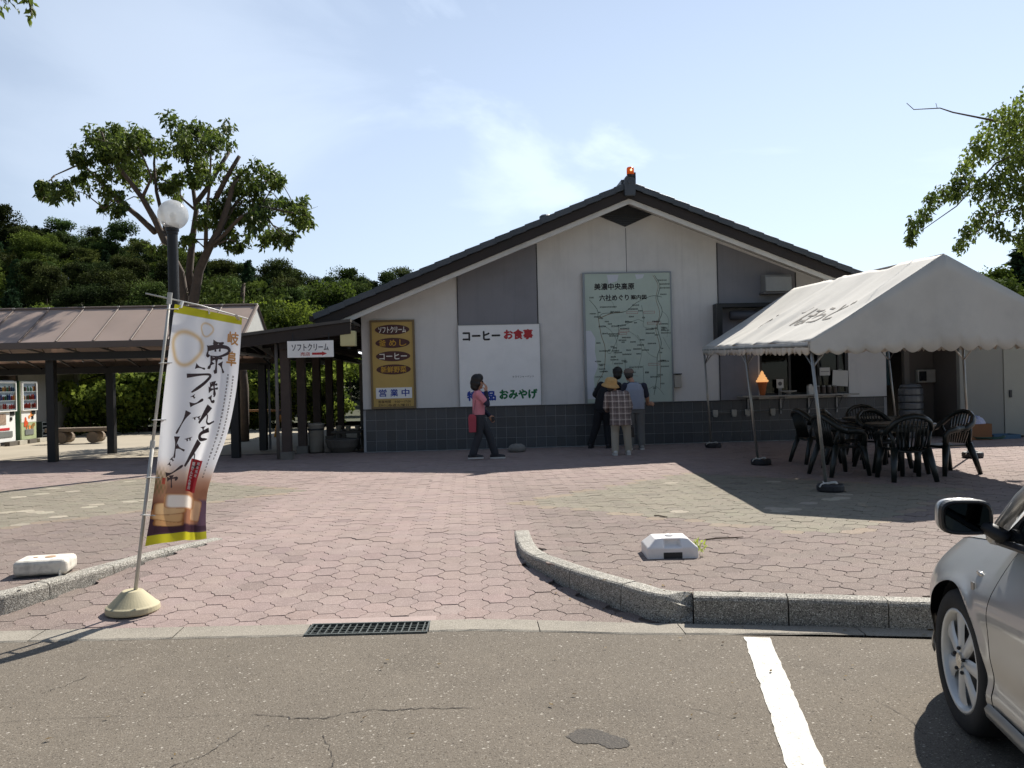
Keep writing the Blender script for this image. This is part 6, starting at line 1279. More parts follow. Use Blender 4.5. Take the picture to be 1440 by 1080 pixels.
# ================================================================== PEOPLE
def remesh(mb, name, m, parent, voxel=.01, smooth_it=2):
    me = mb.mesh('tmp'); o = bpy.data.objects.new('tmp', me); COL.objects.link(o); md = o.modifiers.new('r', 'REMESH'); md.mode = 'VOXEL'; md.voxel_size = voxel
    sm = o.modifiers.new('s', 'SMOOTH'); sm.iterations = smooth_it; sm.factor = .5
    bpy.context.view_layer.update(); me2 = bpy.data.meshes.new_from_object(o.evaluated_get(bpy.context.evaluated_depsgraph_get())); bpy.data.objects.remove(o); bpy.data.meshes.remove(me)
    me2.name = name; me2.polygons.foreach_set('use_smooth', [True] * len(me2.polygons)); me2.materials.clear(); return link(name, me2, m, parent)
class Fig:
    """a frame: f forward, s to the figure's left, z up from the ground"""
    def __init__(s, base, heading): s.b = Vector(base); s.f = Vector((math.sin(heading), math.cos(heading), 0)); s.l = Vector((-s.f.y, s.f.x, 0))
    def p(s, f, l, z): return s.b + s.f * f + s.l * l + Vector((0, 0, z))
def chain(mb, pts, rad, n=12):
    for p, r in zip(pts, rad): mb.sphere(p, r * .985, 12, 8)
    for (a, b), (r0, r1) in zip(zip(pts, pts[1:]), zip(rad, rad[1:])): mb.tube([a, b], [r0, r1], n)
def loft(mb, F, rings, n=20):
    """rings: (f, l, z, half depth, half width, tilt)"""
    vs = []; fs = []
    for f, l, z, d, w_ in rings:
        for k in range(n): a = 2 * math.pi * k / n; ca, sa = math.cos(a), math.sin(a); vs.append(F.p(f + d * math.copysign(abs(ca) ** .85, ca), l + w_ * math.copysign(abs(sa) ** .8, sa), z))
    for i in range(len(rings) - 1):
        for k in range(n): fs.append((i * n + k, i * n + (k + 1) % n, (i + 1) * n + (k + 1) % n, (i + 1) * n + k))
    fs.append(tuple(range(n - 1, -1, -1))); fs.append(tuple((len(rings) - 1) * n + k for k in range(n))); mb.add(vs, fs)
def hand(mb, wrist, d, palm_n, thumb_side):
    """palm and five bent fingers; d along the hand, palm_n out of the palm, thumb_side across"""
    d, pn, t = d.normalized(), palm_n.normalized(), thumb_side.normalized()
    for k in range(5): q = wrist + d * (.012 + .018 * k); mb.sphere(q, .03, 10, 6, (1, 1, 1)); mb.sphere(q + t * .018, .02, 8, 6); mb.sphere(q - t * .018, .02, 8, 6)
    for i, L_ in enumerate((.068, .078, .074, .058)):
        b = wrist + d * .085 + t * (.03 - .02 * i); a1 = b + d * L_ * .5 + pn * .008; a2 = a1 + d * L_ * .3 + pn * .022; a3 = a2 + d * L_ * .12 + pn * .022
        chain(mb, [b, a1, a2, a3], [.0105, .0098, .009, .008], 8)
    b = wrist + d * .03 + t * .03; chain(mb, [b, b + d * .03 + t * .028 + pn * .008, b + d * .06 + t * .036 + pn * .02], [.013, .0115, .009], 8)
def head(mb, F, c, r=1.0, tilt=0):
    f, l, z = c
    for df, dz, a, b, cc in ((0, .02, .088, .075, .095), (.012, -.05, .07, .062, .07), (-.02, .035, .082, .076, .08)): 
        M_ = Matrix(((F.f.x, F.l.x, 0, 0), (F.f.y, F.l.y, 0, 0), (0, 0, 1, 0), (0, 0, 0, 1))); mb.sphere(F.p(f + df * r, l, z + dz * r), 1.0, 18, 12, (a * r, b * r, cc * r), M_)
    mb.tube([F.p(f + .082 * r, l, z + .02 * r), F.p(f + .108 * r, l, z - .022 * r), F.p(f + .08 * r, l, z - .03 * r)], [.008, .016, .012], 8)      # nose
    mb.sphere(F.p(f + .072 * r, l, z - .062 * r), .02, 10, 6); mb.sphere(F.p(f + .06 * r, l, z - .1 * r), .026, 10, 6)                              # lips, chin
    for s in (-1, 1): mb.sphere(F.p(f - .008 * r, l + s * .076 * r, z - .005), .022, 10, 6, (.7, .5, 1.2))
def face(F, c, parent, r=1.0):
    f, l, z = c
    for s in (-1, 1): MB().sphere(F.p(f + .079 * r, l + s * .03 * r, z + .012 * r), .009, 8, 6).obj('eye', mat('eye_dark', lin('1d1714'), .3, var=0), parent, smooth=True)
    MB().tube([F.p(f + .083 * r, l - .02, z - .062 * r), F.p(f + .089 * r, l, z - .064 * r), F.p(f + .083 * r, l + .02, z - .062 * r)], .005, 6).obj('mouth', mat('lips', lin('9a5a50'), .6, var=0), parent)
m_skin = mat('skin', lin('b98b70'), .6, var=.06, vscale=12); m_hair = mat('black_hair', lin('17130f'), .5, var=.2, vscale=40, bump=.4, bscale=90)
def shoe(mb, F, f, l, fwd=.17, z=.0, toe=None):
    c = toe or (1, 0); g = lambda a, b, zz: F.p(f + a * c[0] - b * c[1], l + a * c[1] + b * c[0], z + zz)
    chain(mb, [g(-.06, 0, .05), g(.02, 0, .052), g(.11, 0, .04), g(fwd, 0, .036)], [.045, .048, .042, .034]); 
def sole(F, f, l, parent, m, fwd=.17, z=0, toe=None):
    c = toe or (1, 0); g = lambda a, b, zz: F.p(f + a * c[0] - b * c[1], l + a * c[1] + b * c[0], z + zz)
    pl = [(-.10, -.02), (-.09, -.04), (0, -.043), (.1, -.05), (fwd, -.045), (fwd + .035, 0), (fwd, .045), (.1, .05), (0, .043), (-.09, .04), (-.10, .02)]
    n = len(pl); vs = [g(a, b, .0) for a, b in pl] + [g(a, b, .028) for a, b in pl]; MB().add(vs, [tuple(range(n - 1, -1, -1)), tuple(range(n, 2 * n))] + [(i, (i + 1) % n, (i + 1) % n + n, i + n) for i in range(n)]).obj('sole', m, parent)
G = P0 + .002
# ---------- woman in pink, walking to the right with a raised arm
F = Fig((.27, 15.9, G), R(88)); pw = thing('person', 'person in a pink polo shirt walking past the white board with one hand raised', 'person', F.b)
hd = (-.085, 0, 1.475); kn = {1: (.10, .08, .47), -1: (-.10, -.08, .47)}; an = {1: (.21, .08, .09), -1: (-.22, -.08, .11)}
b = MB(); head(b, F, hd); chain(b, [F.p(-.10, 0, 1.26), F.p(-.09, 0, 1.42)], [.05, .047])
loft(b, F, [(-.09, 0, .80, .08, .12), (-.09, 0, .95, .085, .14), (-.095, 0, 1.15, .09, .15), (-.10, 0, 1.27, .075, .15), (-.1, 0, 1.30, .05, .08)])
sh = {s: F.p(-.10, s * .165, 1.25) for s in (1, -1)}
elR, wrR = F.p(.07, -.21, 1.05), F.p(.055, -.12, 1.29); elL, wrL = F.p(-.04, .2, .99), F.p(.12, .16, .83)
for s, el, wr in ((-1, elR, wrR), (1, elL, wrL)): chain(b, [sh[s], el, wr], [.048, .04, .028])
hand(b, wrR, Vector((.03, .03, 1)), Vector((-.6, .6, 0)), Vector((-.5, -.8, 0))); hand(b, wrL, Vector((.5, 0, -.8)), Vector((0, -1, 0)), Vector((.8, 0, .5)))
for s in (1, -1): chain(b, [F.p(-.09, s * .08, .82), F.p(*kn[s]), F.p(*an[s])], [.085, .055, .04])
body = remesh(b, 'body', m_skin, pw, .0085); face(F, hd, body)
b = MB(); loft(b, F, [(-.09, 0, .855, .118, .165), (-.088, 0, .95, .118, .165), (-.09, 0, 1.12, .118, .172), (-.1, 0, 1.24, .10, .175), (-.1, 0, 1.305, .065, .10)])
for s, el in ((-1, elR), (1, elL)): chain(b, [sh[s], sh[s].lerp(el, .62)], [.075, .068])
b.tube([F.p(-.1, 0, 1.29), F.p(-.085, 0, 1.335)], [.072, .06], 14)
remesh(b, 'shirt', mat('pink_polo', lin('d98a94'), .8, var=.06, vscale=8, bump=.6, bscale=11), pw)
for el, wr, s in ((elR, wrR, -1), (elL, wrL, 1)):
    b = MB(); chain(b, [sh[s].lerp(el, .55), el, wr], [.056, .05, .039]); remesh(b, 'arm_cover', mat('navy_sleeve', lin('23263a'), .8), pw)
b = MB(); loft(b, F, [(-.09, 0, .76, .115, .16), (-.09, 0, .86, .112, .158), (-.09, 0, .90, .105, .15)])
for s in (1, -1): chain(b, [F.p(-.09, s * .078, .80), F.p(*kn[s]), F.p(an[s][0], an[s][1], an[s][2] + .01)], [.105, .078, .075])
remesh(b, 'trousers', mat('charcoal_trousers', lin('33353a'), .85, var=.1, bump=.7, bscale=10), pw)
for s in (1, -1):
    b = MB(); z = an[s][2] - .09; shoe(b, F, an[s][0], an[s][1], z=z); so_ = remesh(b, 'shoe', mat('black_sneaker', lin('26262a'), .6), pw, .008); sole(F, an[s][0], an[s][1], so_, mat('sole_white', lin('c9c7c2'), .7), z=z)
b = MB(); 
for df, dl, dz, r in ((-.03, 0, .055, .112), (-.055, 0, -.01, .105), (-.065, 0, -.07, .09), (.015, 0, .085, .085), (-.02, .055, -.03, .065), (-.02, -.055, -.03, .065), (-.05, .04, -.1, .06), (-.05, -.04, -.1, .06)): b.sphere(F.p(hd[0] + df, hd[1] + dl, hd[2] + dz), r, 14, 10)
remesh(b, 'hair', m_hair, pw)
gl = MB(); gl.tube([F.p(hd[0] - .01, -.082, 1.492), F.p(hd[0] + .075, -.075, 1.49)], .004, 5); gl.sphere(F.p(hd[0] + .082, -.038, 1.487), .026, 10, 6, (.5, 1, .8)); gl.sphere(F.p(hd[0] + .082, .038, 1.487), .026, 10, 6, (.5, 1, .8)); gl.obj('sunglasses', mat('dark_lens', lin('101012'), .15, var=0), pw)
bgp = thing('shoulder_bag', 'red shoulder bag hanging at the hip of the person in pink', 'bag', F.p(-.22, -.16, .55))
MB().prism([(-.075, 0), (.06, 0), (.07, .30), (.03, .34), (-.06, .34), (-.085, .28)], -.035, .035).obj('pouch', mat('red_bag', lin('a8404e'), .7, var=.1), bgp, bevel=.015, local=True)
bgp.location = F.p(-.215, -.17, .53); MB().tube([F.p(-.2, -.185, .86), F.p(-.16, -.16, 1.1), F.p(-.12, -.09, 1.34), F.p(-.05, .06, 1.2), F.p(.0, .08, 1.0)], .009, 6, flat=.4).obj('strap', mat('dark_strap', lin('3a2a30'), .7), bgp)
cmr = thing('compact_camera', 'small black camera held low by the person in pink', 'camera', F.p(.15, .14, .76)); MB().cbox(F.p(.19, .13, .755), (.06, .03, .10)).obj('case', mat('camera_black', lin('15151a'), .4), cmr, bevel=.006); MB().tube([F.p(.2, .11, .76), F.p(.2, .09, .76)], .02, 10).obj('lens', m_dark, cmr)
# ---------- elder in straw hat and plaid shirt, seen from behind
F = Fig((2.92, 15.95, G), R(4)); ph_ = thing('person', 'person in a straw hat and brown plaid shirt seen from behind at the map', 'person', F.b)
hd = (.06, .16, 1.36); b = MB(); head(b, F, hd, .98); chain(b, [F.p(.0, .08, 1.2), F.p(.05, .14, 1.32)], [.052, .05])
loft(b, F, [(-.02, 0, .78, .09, .14), (-.02, .01, .98, .10, .16), (0, .04, 1.15, .095, .16), (.01, .06, 1.23, .07, .13)])
sh = {1: F.p(.0, .22, 1.17), -1: F.p(.0, -.12, 1.18)}; el = {1: F.p(.06, .26, .93), -1: F.p(.05, -.2, .94)}; wr = {1: F.p(.2, .2, .86), -1: F.p(.12, -.17, .74)}
for s in (1, -1): chain(b, [sh[s], el[s], wr[s]], [.05, .042, .03])
hand(b, wr[1], Vector((.1, .9, .05)), Vector((-1, 0, 0)), Vector((0, 0, 1))); hand(b, wr[-1], Vector((.05, .1, -1)), Vector((1, 0, 0)), Vector((0, 1, 0)))
kn = {1: (.03, .10, .45), -1: (.02, -.13, .45)}; an = {1: (-.02, .11, .09), -1: (.03, -.15, .09)}
for s in (1, -1): chain(b, [F.p(-.02, s * .08, .80), F.p(*kn[s]), F.p(*an[s])], [.09, .056, .042])
remesh(b, 'body', m_skin, ph_, .0085)
def plaid():
    m = bpy.data.materials.new('brown_plaid'); m.use_nodes = True; t = m.node_tree; bs = t.nodes['Principled BSDF']; bs.inputs['Roughness'].default_value = .85; tc = t.nodes.new('ShaderNodeTexCoord'); sp = t.nodes.new('ShaderNodeSeparateXYZ'); t.links.new(tc.outputs['Object'], sp.inputs[0])
    def stripes(o, scale, off, w):
        a = t.nodes.new('ShaderNodeMath'); a.operation = 'MULTIPLY_ADD'; a.inputs[1].default_value = scale; a.inputs[2].default_value = off; t.links.new(o, a.inputs[0]); f = t.nodes.new('ShaderNodeMath'); f.operation = 'FRACT'; t.links.new(a.outputs[0], f.inputs[0]); l = t.nodes.new('ShaderNodeMath'); l.operation = 'LESS_THAN'; l.inputs[1].default_value = w; t.links.new(f.outputs[0], l.inputs[0]); return l.outputs[0]
    c = None
    for o, off, w, col in ((0, .1, .42, (.10, .075, .07)), (2, .2, .42, (.10, .075, .07)), (0, .62, .12, (.62, .55, .48)), (2, .72, .12, (.62, .55, .48)), (0, .3, .08, (.05, .04, .045)), (2, .4, .08, (.05, .04, .045))):
        mx = t.nodes.new('ShaderNodeMix'); mx.data_type = 'RGBA'; mx.inputs['B'].default_value = (*col, 1); fm = t.nodes.new('ShaderNodeMath'); fm.operation = 'MULTIPLY'; fm.inputs[1].default_value = .6; t.links.new(stripes(sp.outputs[o], 8.5, off, w), fm.inputs[0]); t.links.new(fm.outputs[0], mx.inputs['Factor'])
        if c is None: mx.inputs['A'].default_value = (.33, .26, .235, 1)
        else: t.links.new(c, mx.inputs['A'])
        c = mx.outputs['Result']
    t.links.new(c, bs.inputs['Base Color']); return m
b = MB(); loft(b, F, [(-.03, -.01, .58, .15, .22), (-.03, 0, .75, .14, .20), (-.02, .01, .98, .135, .20), (0, .04, 1.13, .12, .20), (.01, .06, 1.22, .085, .15), (.02, .07, 1.26, .06, .08)])
for s in (1, -1): chain(b, [sh[s], el[s], el[s].lerp(wr[s], .8)], [.075, .066, .052])
remesh(b, 'shirt', plaid(), ph_)
b = MB(); loft(b, F, [(-.02, 0, .70, .12, .17), (-.02, 0, .84, .115, .165)])
for s in (1, -1): chain(b, [F.p(-.02, s * .085, .74), F.p(*kn[s]), F.p(an[s][0], an[s][1], .085)], [.11, .082, .07])
remesh(b, 'trousers', mat('beige_trousers', lin('a79f8f'), .85, var=.06, bump=.8, bscale=10), ph_)
for s in (1, -1):
    b = MB(); shoe(b, F, an[s][0], an[s][1]); so_ = remesh(b, 'shoe', mat('white_sneaker', lin('c8c5be'), .6), ph_, .008); sole(F, an[s][0], an[s][1], so_, mat('sole_white', lin('c9c7c2'), .7))
b = MB(); b.sphere(F.p(hd[0] - .02, hd[1], hd[2] + .03), .1, 14, 10); b.sphere(F.p(hd[0] - .045, hd[1], hd[2] - .05), .08, 12, 8); remesh(b, 'hair', mat('grey_hair', lin('3a3531'), .6, var=.2), ph_)
hc = F.p(hd[0] - .01, hd[1], hd[2] + .03); Mh = Matrix.Rotation(R(-14), 4, F.l) @ Matrix.Rotation(R(8), 4, F.f)
MB().lathe([(.175, -.05), (.165, -.035), (.125, -.005), (.118, .01), (.115, .06), (.095, .10), (.05, .118), (0, .12)], hc, 28, Mh).obj('straw_hat', mat('straw', lin('c09a62'), .8, var=.15, vscale=30, bump=.4, bscale=120), ph_, smooth=True, solid=.008)
hb = thing('handbag', 'dark handbag hanging from the hand of the person in plaid', 'bag', F.p(.12, -.2, .3)); MB().prism([(-.09, 0), (.09, 0), (.075, .2), (-.075, .2)], -.04, .04).obj('pouch', mat('dark_handbag', lin('3a3430'), .6, var=.1), hb, bevel=.02, local=True); hb.location = F.p(.12, -.2, .33)
MB().tube([F.p(.12, -.13, .52), F.p(.12, -.15, .62), F.p(.12, -.18, .66), F.p(.12, -.22, .62), F.p(.12, -.26, .52)], .008, 6).obj('strap', mat('dark_strap', lin('3a2a30'), .7), hb)
# ---------- man in grey vest and cap
F = Fig((3.46, 17.15, G), R(2)); pm = thing('person', 'person in a cap and pale grey vest facing the map board', 'person', F.b)
hd = (.10, .10, 1.56); b = MB(); head(b, F, hd, 1.02); chain(b, [F.p(.02, .03, 1.36), F.p(.07, .08, 1.5)], [.056, .054])
loft(b, F, [(0, 0, .86, .10, .15), (-.01, 0, 1.05, .11, .17), (0, .01, 1.25, .11, .18), (.01, .02, 1.38, .08, .15)])
sh = {1: F.p(0, .2, 1.33), -1: F.p(0, -.19, 1.32)}; el = {1: F.p(.05, .26, 1.05), -1: F.p(.06, -.27, 1.06)}; wr = {1: F.p(.22, .2, .98), -1: F.p(.20, -.30, .93)}
for s in (1, -1): chain(b, [sh[s], el[s], wr[s]], [.054, .046, .033])
hand(b, wr[-1], Vector((.7, -.5, .1)), Vector((0, .6, -.6)), Vector((.3, .3, .8))); hand(b, wr[1], Vector((.9, -.2, 0)), Vector((0, -1, 0)), Vector((0, 0, 1)))
kn = {1: (.03, .10, .48), -1: (.02, -.11, .48)}; an = {1: (-.02, .12, .09), -1: (-.02, -.12, .09)}
for s in (1, -1): chain(b, [F.p(0, s * .09, .86), F.p(*kn[s]), F.p(*an[s])], [.095, .06, .045])
remesh(b, 'body', m_skin, pm, .0085)
b = MB()
for s in (1, -1): chain(b, [sh[s], sh[s].lerp(el[s], .75)], [.075, .066])
loft(b, F, [(.0, .01, 1.15, .118, .19), (.01, .02, 1.37, .09, .16), (.03, .04, 1.41, .07, .08)]); remesh(b, 'tee_shirt', mat('navy_tee', lin('2a2d3c'), .85), pm)
b = MB(); loft(b, F, [(-.01, 0, .84, .145, .20), (-.012, 0, 1.05, .14, .20), (0, .01, 1.25, .135, .198), (.01, .02, 1.36, .105, .165), (.02, .03, 1.40, .075, .1)]); remesh(b, 'vest', mat('grey_vest', lin('949aa8'), .85, var=.06, bump=.6, bscale=10), pm)
b = MB(); loft(b, F, [(0, 0, .76, .125, .175), (0, 0, .92, .12, .17)])
for s in (1, -1): chain(b, [F.p(0, s * .09, .80), F.p(*kn[s]), F.p(an[s][0], an[s][1], .085)], [.115, .088, .075])
remesh(b, 'trousers', mat('grey_trousers', lin('6d6d6b'), .85, var=.06, bump=.8, bscale=10), pm)
for s in (1, -1):
    b = MB(); shoe(b, F, an[s][0], an[s][1]); so_ = remesh(b, 'shoe', mat('grey_shoe', lin('8b8984'), .6), pm, .008); sole(F, an[s][0], an[s][1], so_, mat('sole_white', lin('c9c7c2'), .7))
b = MB(); b.sphere(F.p(hd[0] - .03, hd[1], hd[2]), .092, 14, 10); remesh(b, 'hair', mat('grey_hair', lin('3a3531'), .6), pm)
cap_c = F.p(hd[0] - .005, hd[1], hd[2] + .045); cp_ = MB().lathe([(.105, -.01), (.108, .01), (.1, .05), (.07, .085), (0, .098)], cap_c, 24).obj('cap', mat('grey_brown_cap', lin('6b6058'), .8, var=.08), pm, smooth=True)
g = [[cap_c + F.f * (.09 + .09 * j / 4) * math.cos(a) + F.l * (.09 + .09 * j / 4) * math.sin(a) * (1 - .1 * j) + Vector((0, 0, -.005 - .008 * j)) for a in np.linspace(-.9, .9, 9)] for j in range(5)]; MB().grid(g).obj('brim', mat('grey_brown_cap', lin('6b6058'), .8), cp_, solid=.006)
# ---------- person in black leaning in between, one leg stretched back
F = Fig((3.0, 17.72, G), R(20)); pk = thing('person', 'person in black leaning to the map between hat and vest, one leg stretched aside', 'person', F.b)
hd = (.10, -.20, 1.60); b = MB(); head(b, F, hd, 1.02); chain(b, [F.p(.03, -.10, 1.40), F.p(.08, -.18, 1.54)], [.056, .054])
loft(b, F, [(-.02, .12, .86, .10, .15), (-.02, .08, 1.05, .11, .17), (0, .0, 1.25, .11, .18), (.02, -.06, 1.40, .08, .15)])
sh = {1: F.p(0, .15, 1.36), -1: F.p(.02, -.22, 1.34)}; el = {1: F.p(.08, .30, 1.16), -1: F.p(.2, -.24, 1.12)}; wr = {1: F.p(.22, .18, 1.02), -1: F.p(.38, -.2, 1.15)}
for s in (1, -1): chain(b, [sh[s], el[s], wr[s]], [.054, .046, .033])
hand(b, wr[1], Vector((.5, -.6, -.1)), Vector((0, -.5, -.8)), Vector((.6, .5, .3))); hand(b, wr[-1], Vector((1, 0, .3)), Vector((0, 0, -1)), Vector((0, 1, 0)))
kn = {1: (-.02, .27, .48), -1: (.06, .05, .48)}; an = {1: (-.06, .40, .10), -1: (-.02, .02, .09)}
for s in (1, -1): chain(b, [F.p(-.02, .12 + s * .09, .86), F.p(*kn[s]), F.p(*an[s])], [.095, .06, .045])
remesh(b, 'body', m_skin, pk, .0085)
b = MB(); loft(b, F, [(-.02, .12, .82, .14, .2), (-.02, .08, 1.05, .14, .20), (0, .0, 1.25, .135, .205), (.02, -.05, 1.38, .11, .18), (.04, -.10, 1.44, .075, .1)])
for s in (1, -1): chain(b, [sh[s], el[s], el[s].lerp(wr[s], .9)], [.078, .068, .052])
remesh(b, 'jacket', mat('black_jacket', lin('1b1c22'), .85, var=.1, bump=.7, bscale=10), pk)
b = MB(); loft(b, F, [(-.02, .12, .76, .12, .17), (-.02, .12, .90, .115, .165)])
for s in (1, -1): chain(b, [F.p(-.02, .12 + s * .085, .80), F.p(*kn[s]), F.p(an[s][0], an[s][1], .09)], [.112, .085, .07])
remesh(b, 'trousers', mat('black_trousers', lin('1a1b20'), .85, var=.1), pk)
for s in (1, -1):
    b = MB(); shoe(b, F, an[s][0], an[s][1]); so_ = remesh(b, 'shoe', mat('black_shoe', lin('1c1c1e'), .5), pk, .008); sole(F, an[s][0], an[s][1], so_, mat('sole_dark', lin('2a2a2a'), .7))
b = MB(); b.sphere(F.p(hd[0] - .025, hd[1], hd[2] + .04), .112, 14, 10); b.sphere(F.p(hd[0] - .045, hd[1], hd[2] - .04), .095, 12, 8); remesh(b, 'hair', m_hair, pk)
# ================================================================== SILVER CAR
car = thing('parked_car', 'silver hatchback parked beside the white line, left front wheel and mirror in view', 'car', (2.97, 3.42, 0), rotz=-R(12.5))
# local frame: y forward (nose), x to the right, so the left flank is at negative x; origin under the front axle
m_paint = mat('silver_paint', lin('b6b6b4'), .34, metal=.55, var=.015, coat=.7, vscale=2, stain=.05, sscale=3); m_blkp = mat('black_trim', lin('151517'), .45, var=.05); m_tyre = mat('tyre_rubber', lin('1b1b1c'), .85, var=.15, vscale=20)
m_alloy = mat('alloy_wheel', lin('c9c9c6'), .35, metal=.25, var=.05); m_carglass = mat('car_glass', lin('0d1011'), .05, var=0, spec=.8); m_inner = mat('inner_dark', lin('0b0b0c'), .9, var=0)
HWX, NOSE, TAIL, WB, RW = .845, .84, -3.40, -2.60, .315
def plan_hw(y):                         # half width of the body in plan
    if y > .15: t = min(1, (y - .15) / (NOSE - .15)); return HWX * (1 - .40 * t ** 2.6) * (1 - max(0, (t - .86) / .14) ** 2 * .30)
    if y < -2.7: t = min(1, (-2.7 - y) / .7); return HWX * (1 - .16 * t ** 2.2)
    return HWX
def top_z(y):                           # shoulder line: bonnet edge, belt line
    P = [(-3.4, .98), (-2.6, 1.0), (-1.4, .965), (-.40, .91), (-.10, .865), (.25, .82), (.55, .755), (.75, .68), (.84, .62)]
    for (a, b), (c, d) in zip(P, P[1:]):
        if a <= y <= c: t = (y - a) / (c - a); return b + (d - b) * t
    return .62
def flank(y, z):
    """x of the left flank (positive outwards)"""
    w_ = plan_hw(y); zt = top_z(y); t = (z - .18) / (zt - .18)
    tuck = .055 * max(0, (.30 - z) / .12) ** 1.5 * (1 if z < .30 else 0) + .16 * max(0, (t - .55) / .45) ** 1.9 * (1 if y > -.3 else max(.35, 1 + (y + .3) * 1.2)) + .02 * math.exp(-((z - .36) / .07) ** 2)
    bulge = .012 * math.exp(-((z - .66) / .09) ** 2); arch = 0
    for yc in (0, WB):
        d = math.hypot(y - yc, z - RW); arch = max(arch, .012 * math.exp(-((d - .35) / .03) ** 2) if d > .30 else 0)
    return w_ - tuck + bulge + arch
ys = [TAIL + (NOSE - TAIL) * i / 300 for i in range(301)]
gaps = (-.385, -1.50)                    # door shut lines
yl = sorted(set([round(y, 4) for y in ys if min(abs(y - g) for g in gaps) > .012] + [g + s for g in gaps for s in (-.0035, .0035)]))
NZ = 44
def side_mesh(y0, y1, sgn, zlo=.24):
    mb = MB(); yy = [y for y in yl if y0 - 1e-6 <= y <= y1 + 1e-6]; idx = {}
    P = [[None] * (NZ + 1) for _ in yy]
    for i, y in enumerate(yy):
        zt = top_z(y)
        for j in range(NZ + 1):
            z = zlo + (zt - zlo) * j / NZ; q = [y, z]
            for yc in (0, WB):
                d = math.hypot(y - yc, z - RW)
                if d < .350 and z > .05: s = .350 / max(d, 1e-4); q2 = [yc + (y - yc) * s, RW + (z - RW) * s]; q = q2 if d > .29 else None; break
            P[i][j] = None if q is None else Vector((sgn * flank(q[0], q[1]), q[0], q[1]))
    vs = []; fs = []
    for i in range(len(yy)):
        for j in range(NZ + 1):
            if P[i][j] is not None: idx[(i, j)] = len(vs); vs.append(P[i][j])
    for i in range(len(yy) - 1):
        for j in range(NZ):
            k = [(i, j), (i + 1, j), (i + 1, j + 1), (i, j + 1)]
            if all(q in idx for q in k): 
                c = sum((P[a][b] for a, b in k), Vector()) / 4
                if min(math.hypot(c.y - yc, c.z - RW) for yc in (0, WB)) > .335: fs.append(tuple(idx[q] for q in (k if sgn > 0 else k[::-1])))
    return mb.add(vs, fs)
for sgn in (-1, 1):
    for y0, y1, nm in ((gaps[0] + .0035, NOSE, 'front_fender'), (gaps[1] + .0035, gaps[0] - .0035, 'front_door'), (TAIL, gaps[1] - .0035, 'rear_quarter')): 
        o = side_mesh(y0, y1, sgn).obj(nm, m_paint, car, smooth=True, local=True)
        if nm == 'front_door': hnd = MB().tube([(sgn * .875, -1.33, .80), (sgn * .892, -1.40, .80), (sgn * .892, -1.50, .80), (sgn * .875, -1.56, .80)], .014, 8).obj('handle', m_paint, o, smooth=True, local=True)
    # wheel housings, sill, arch lip
    sl_m = MB(); g = []
    for y in np.linspace(WB + .36, -.355, 40): g.append([(sgn * (HWX - .005), y, .26), (sgn * (HWX + .012), y, .238), (sgn * (HWX + .004), y, .205), (sgn * (HWX - .07), y, .185)])
    sl_m.grid(g).obj('sill', mat('sill_trim', lin('8d8d8b'), .4, metal=.5), car, smooth=True, local=True)
MB().prism([(-.78, WB + .34), (.78, WB + .34), (.78, -.34), (-.78, -.34)], .17, .5, 'z').obj('underbody', m_inner, car, local=True)
MB().box((-.60, TAIL + .1, .2), (.60, NOSE - .1, .62)).obj('chassis', m_inner, car, local=True)
MB().box((-.70, TAIL + .15, .62), (.70, -.40, .86)).obj('cabin_floor', m_inner, car, local=True)
# bonnet, front and rear ends
def cap_strip(y0, y1, n, crown, name, m):
    g = []
    for i in range(n + 1):
        y = y0 + (y1 - y0) * i / n; z = top_z(y); hw = flank(y, z); g.append([(hw * s, y, z + crown * (1 - s * s) + .004) for s in np.linspace(-1, 1, 17)])
    MB().grid(g).obj(name, m, car, smooth=True, local=True)
cap_strip(-.38, .80, 30, .055, 'bonnet', m_paint)
g = []
for i in range(13):
    s = -1 + 2 * i / 12; hw = flank(NOSE, .45); g.append([(flank(.80, z) * s, .80 + .05 * (1 - s * s) - .1 * (1 if z < .24 else 0), z) for z in (.2, .3, .4, .5, .6, top_z(.80) + .004 + .055 * (1 - s * s))])
MB().grid(g).obj('front_bumper', m_paint, car, smooth=True, local=True)
for sgn in (-1, 1): MB().sphere((sgn * .44, .76, .57), .08, 14, 8, (1.3, .6, .7)).obj('headlight', mat('headlight_clear', lin('c9cccf'), .1, var=0), car, smooth=True, local=True)
g = [[(flank(TAIL, z) * s, TAIL - .04 * (1 - s * s), z) for z in (.25, .4, .6, .8, .98)] for s in np.linspace(-1, 1, 13)]; MB().grid(g).obj('rear_bumper', m_paint, car, smooth=True, local=True)
# greenhouse
zr = lambda y: np.interp(y, [-3.3, -2.9, -1.9, -1.10, -.85, -.30], [1.02, 1.40, 1.475, 1.47, 1.41, .94])
g = [[((.60 - .02 * abs(y + 1.9)) * s, y, zr(y) + .03 * (1 - s * s)) for s in np.linspace(-1, 1, 11)] for y in np.linspace(-3.0, -1.07, 24)]; MB().grid(g).obj('roof', m_paint, car, smooth=True, local=True, solid=.02)
g = [[((.755 - .155 * t) * s, -.32 - .75 * t, .935 + .53 * t + .03 * (1 - s * s) * (1 + t)) for s in np.linspace(-1, 1, 13)] for t in np.linspace(0, 1, 10)]; MB().grid(g).obj('windscreen', m_carglass, car, smooth=True, local=True)
g = [[((.60 + .08 * t) * s, -3.0 - .36 * t, 1.38 - .38 * t) for s in np.linspace(-1, 1, 9)] for t in np.linspace(0, 1, 6)]; MB().grid(g).obj('rear_window', m_carglass, car, smooth=True, local=True)
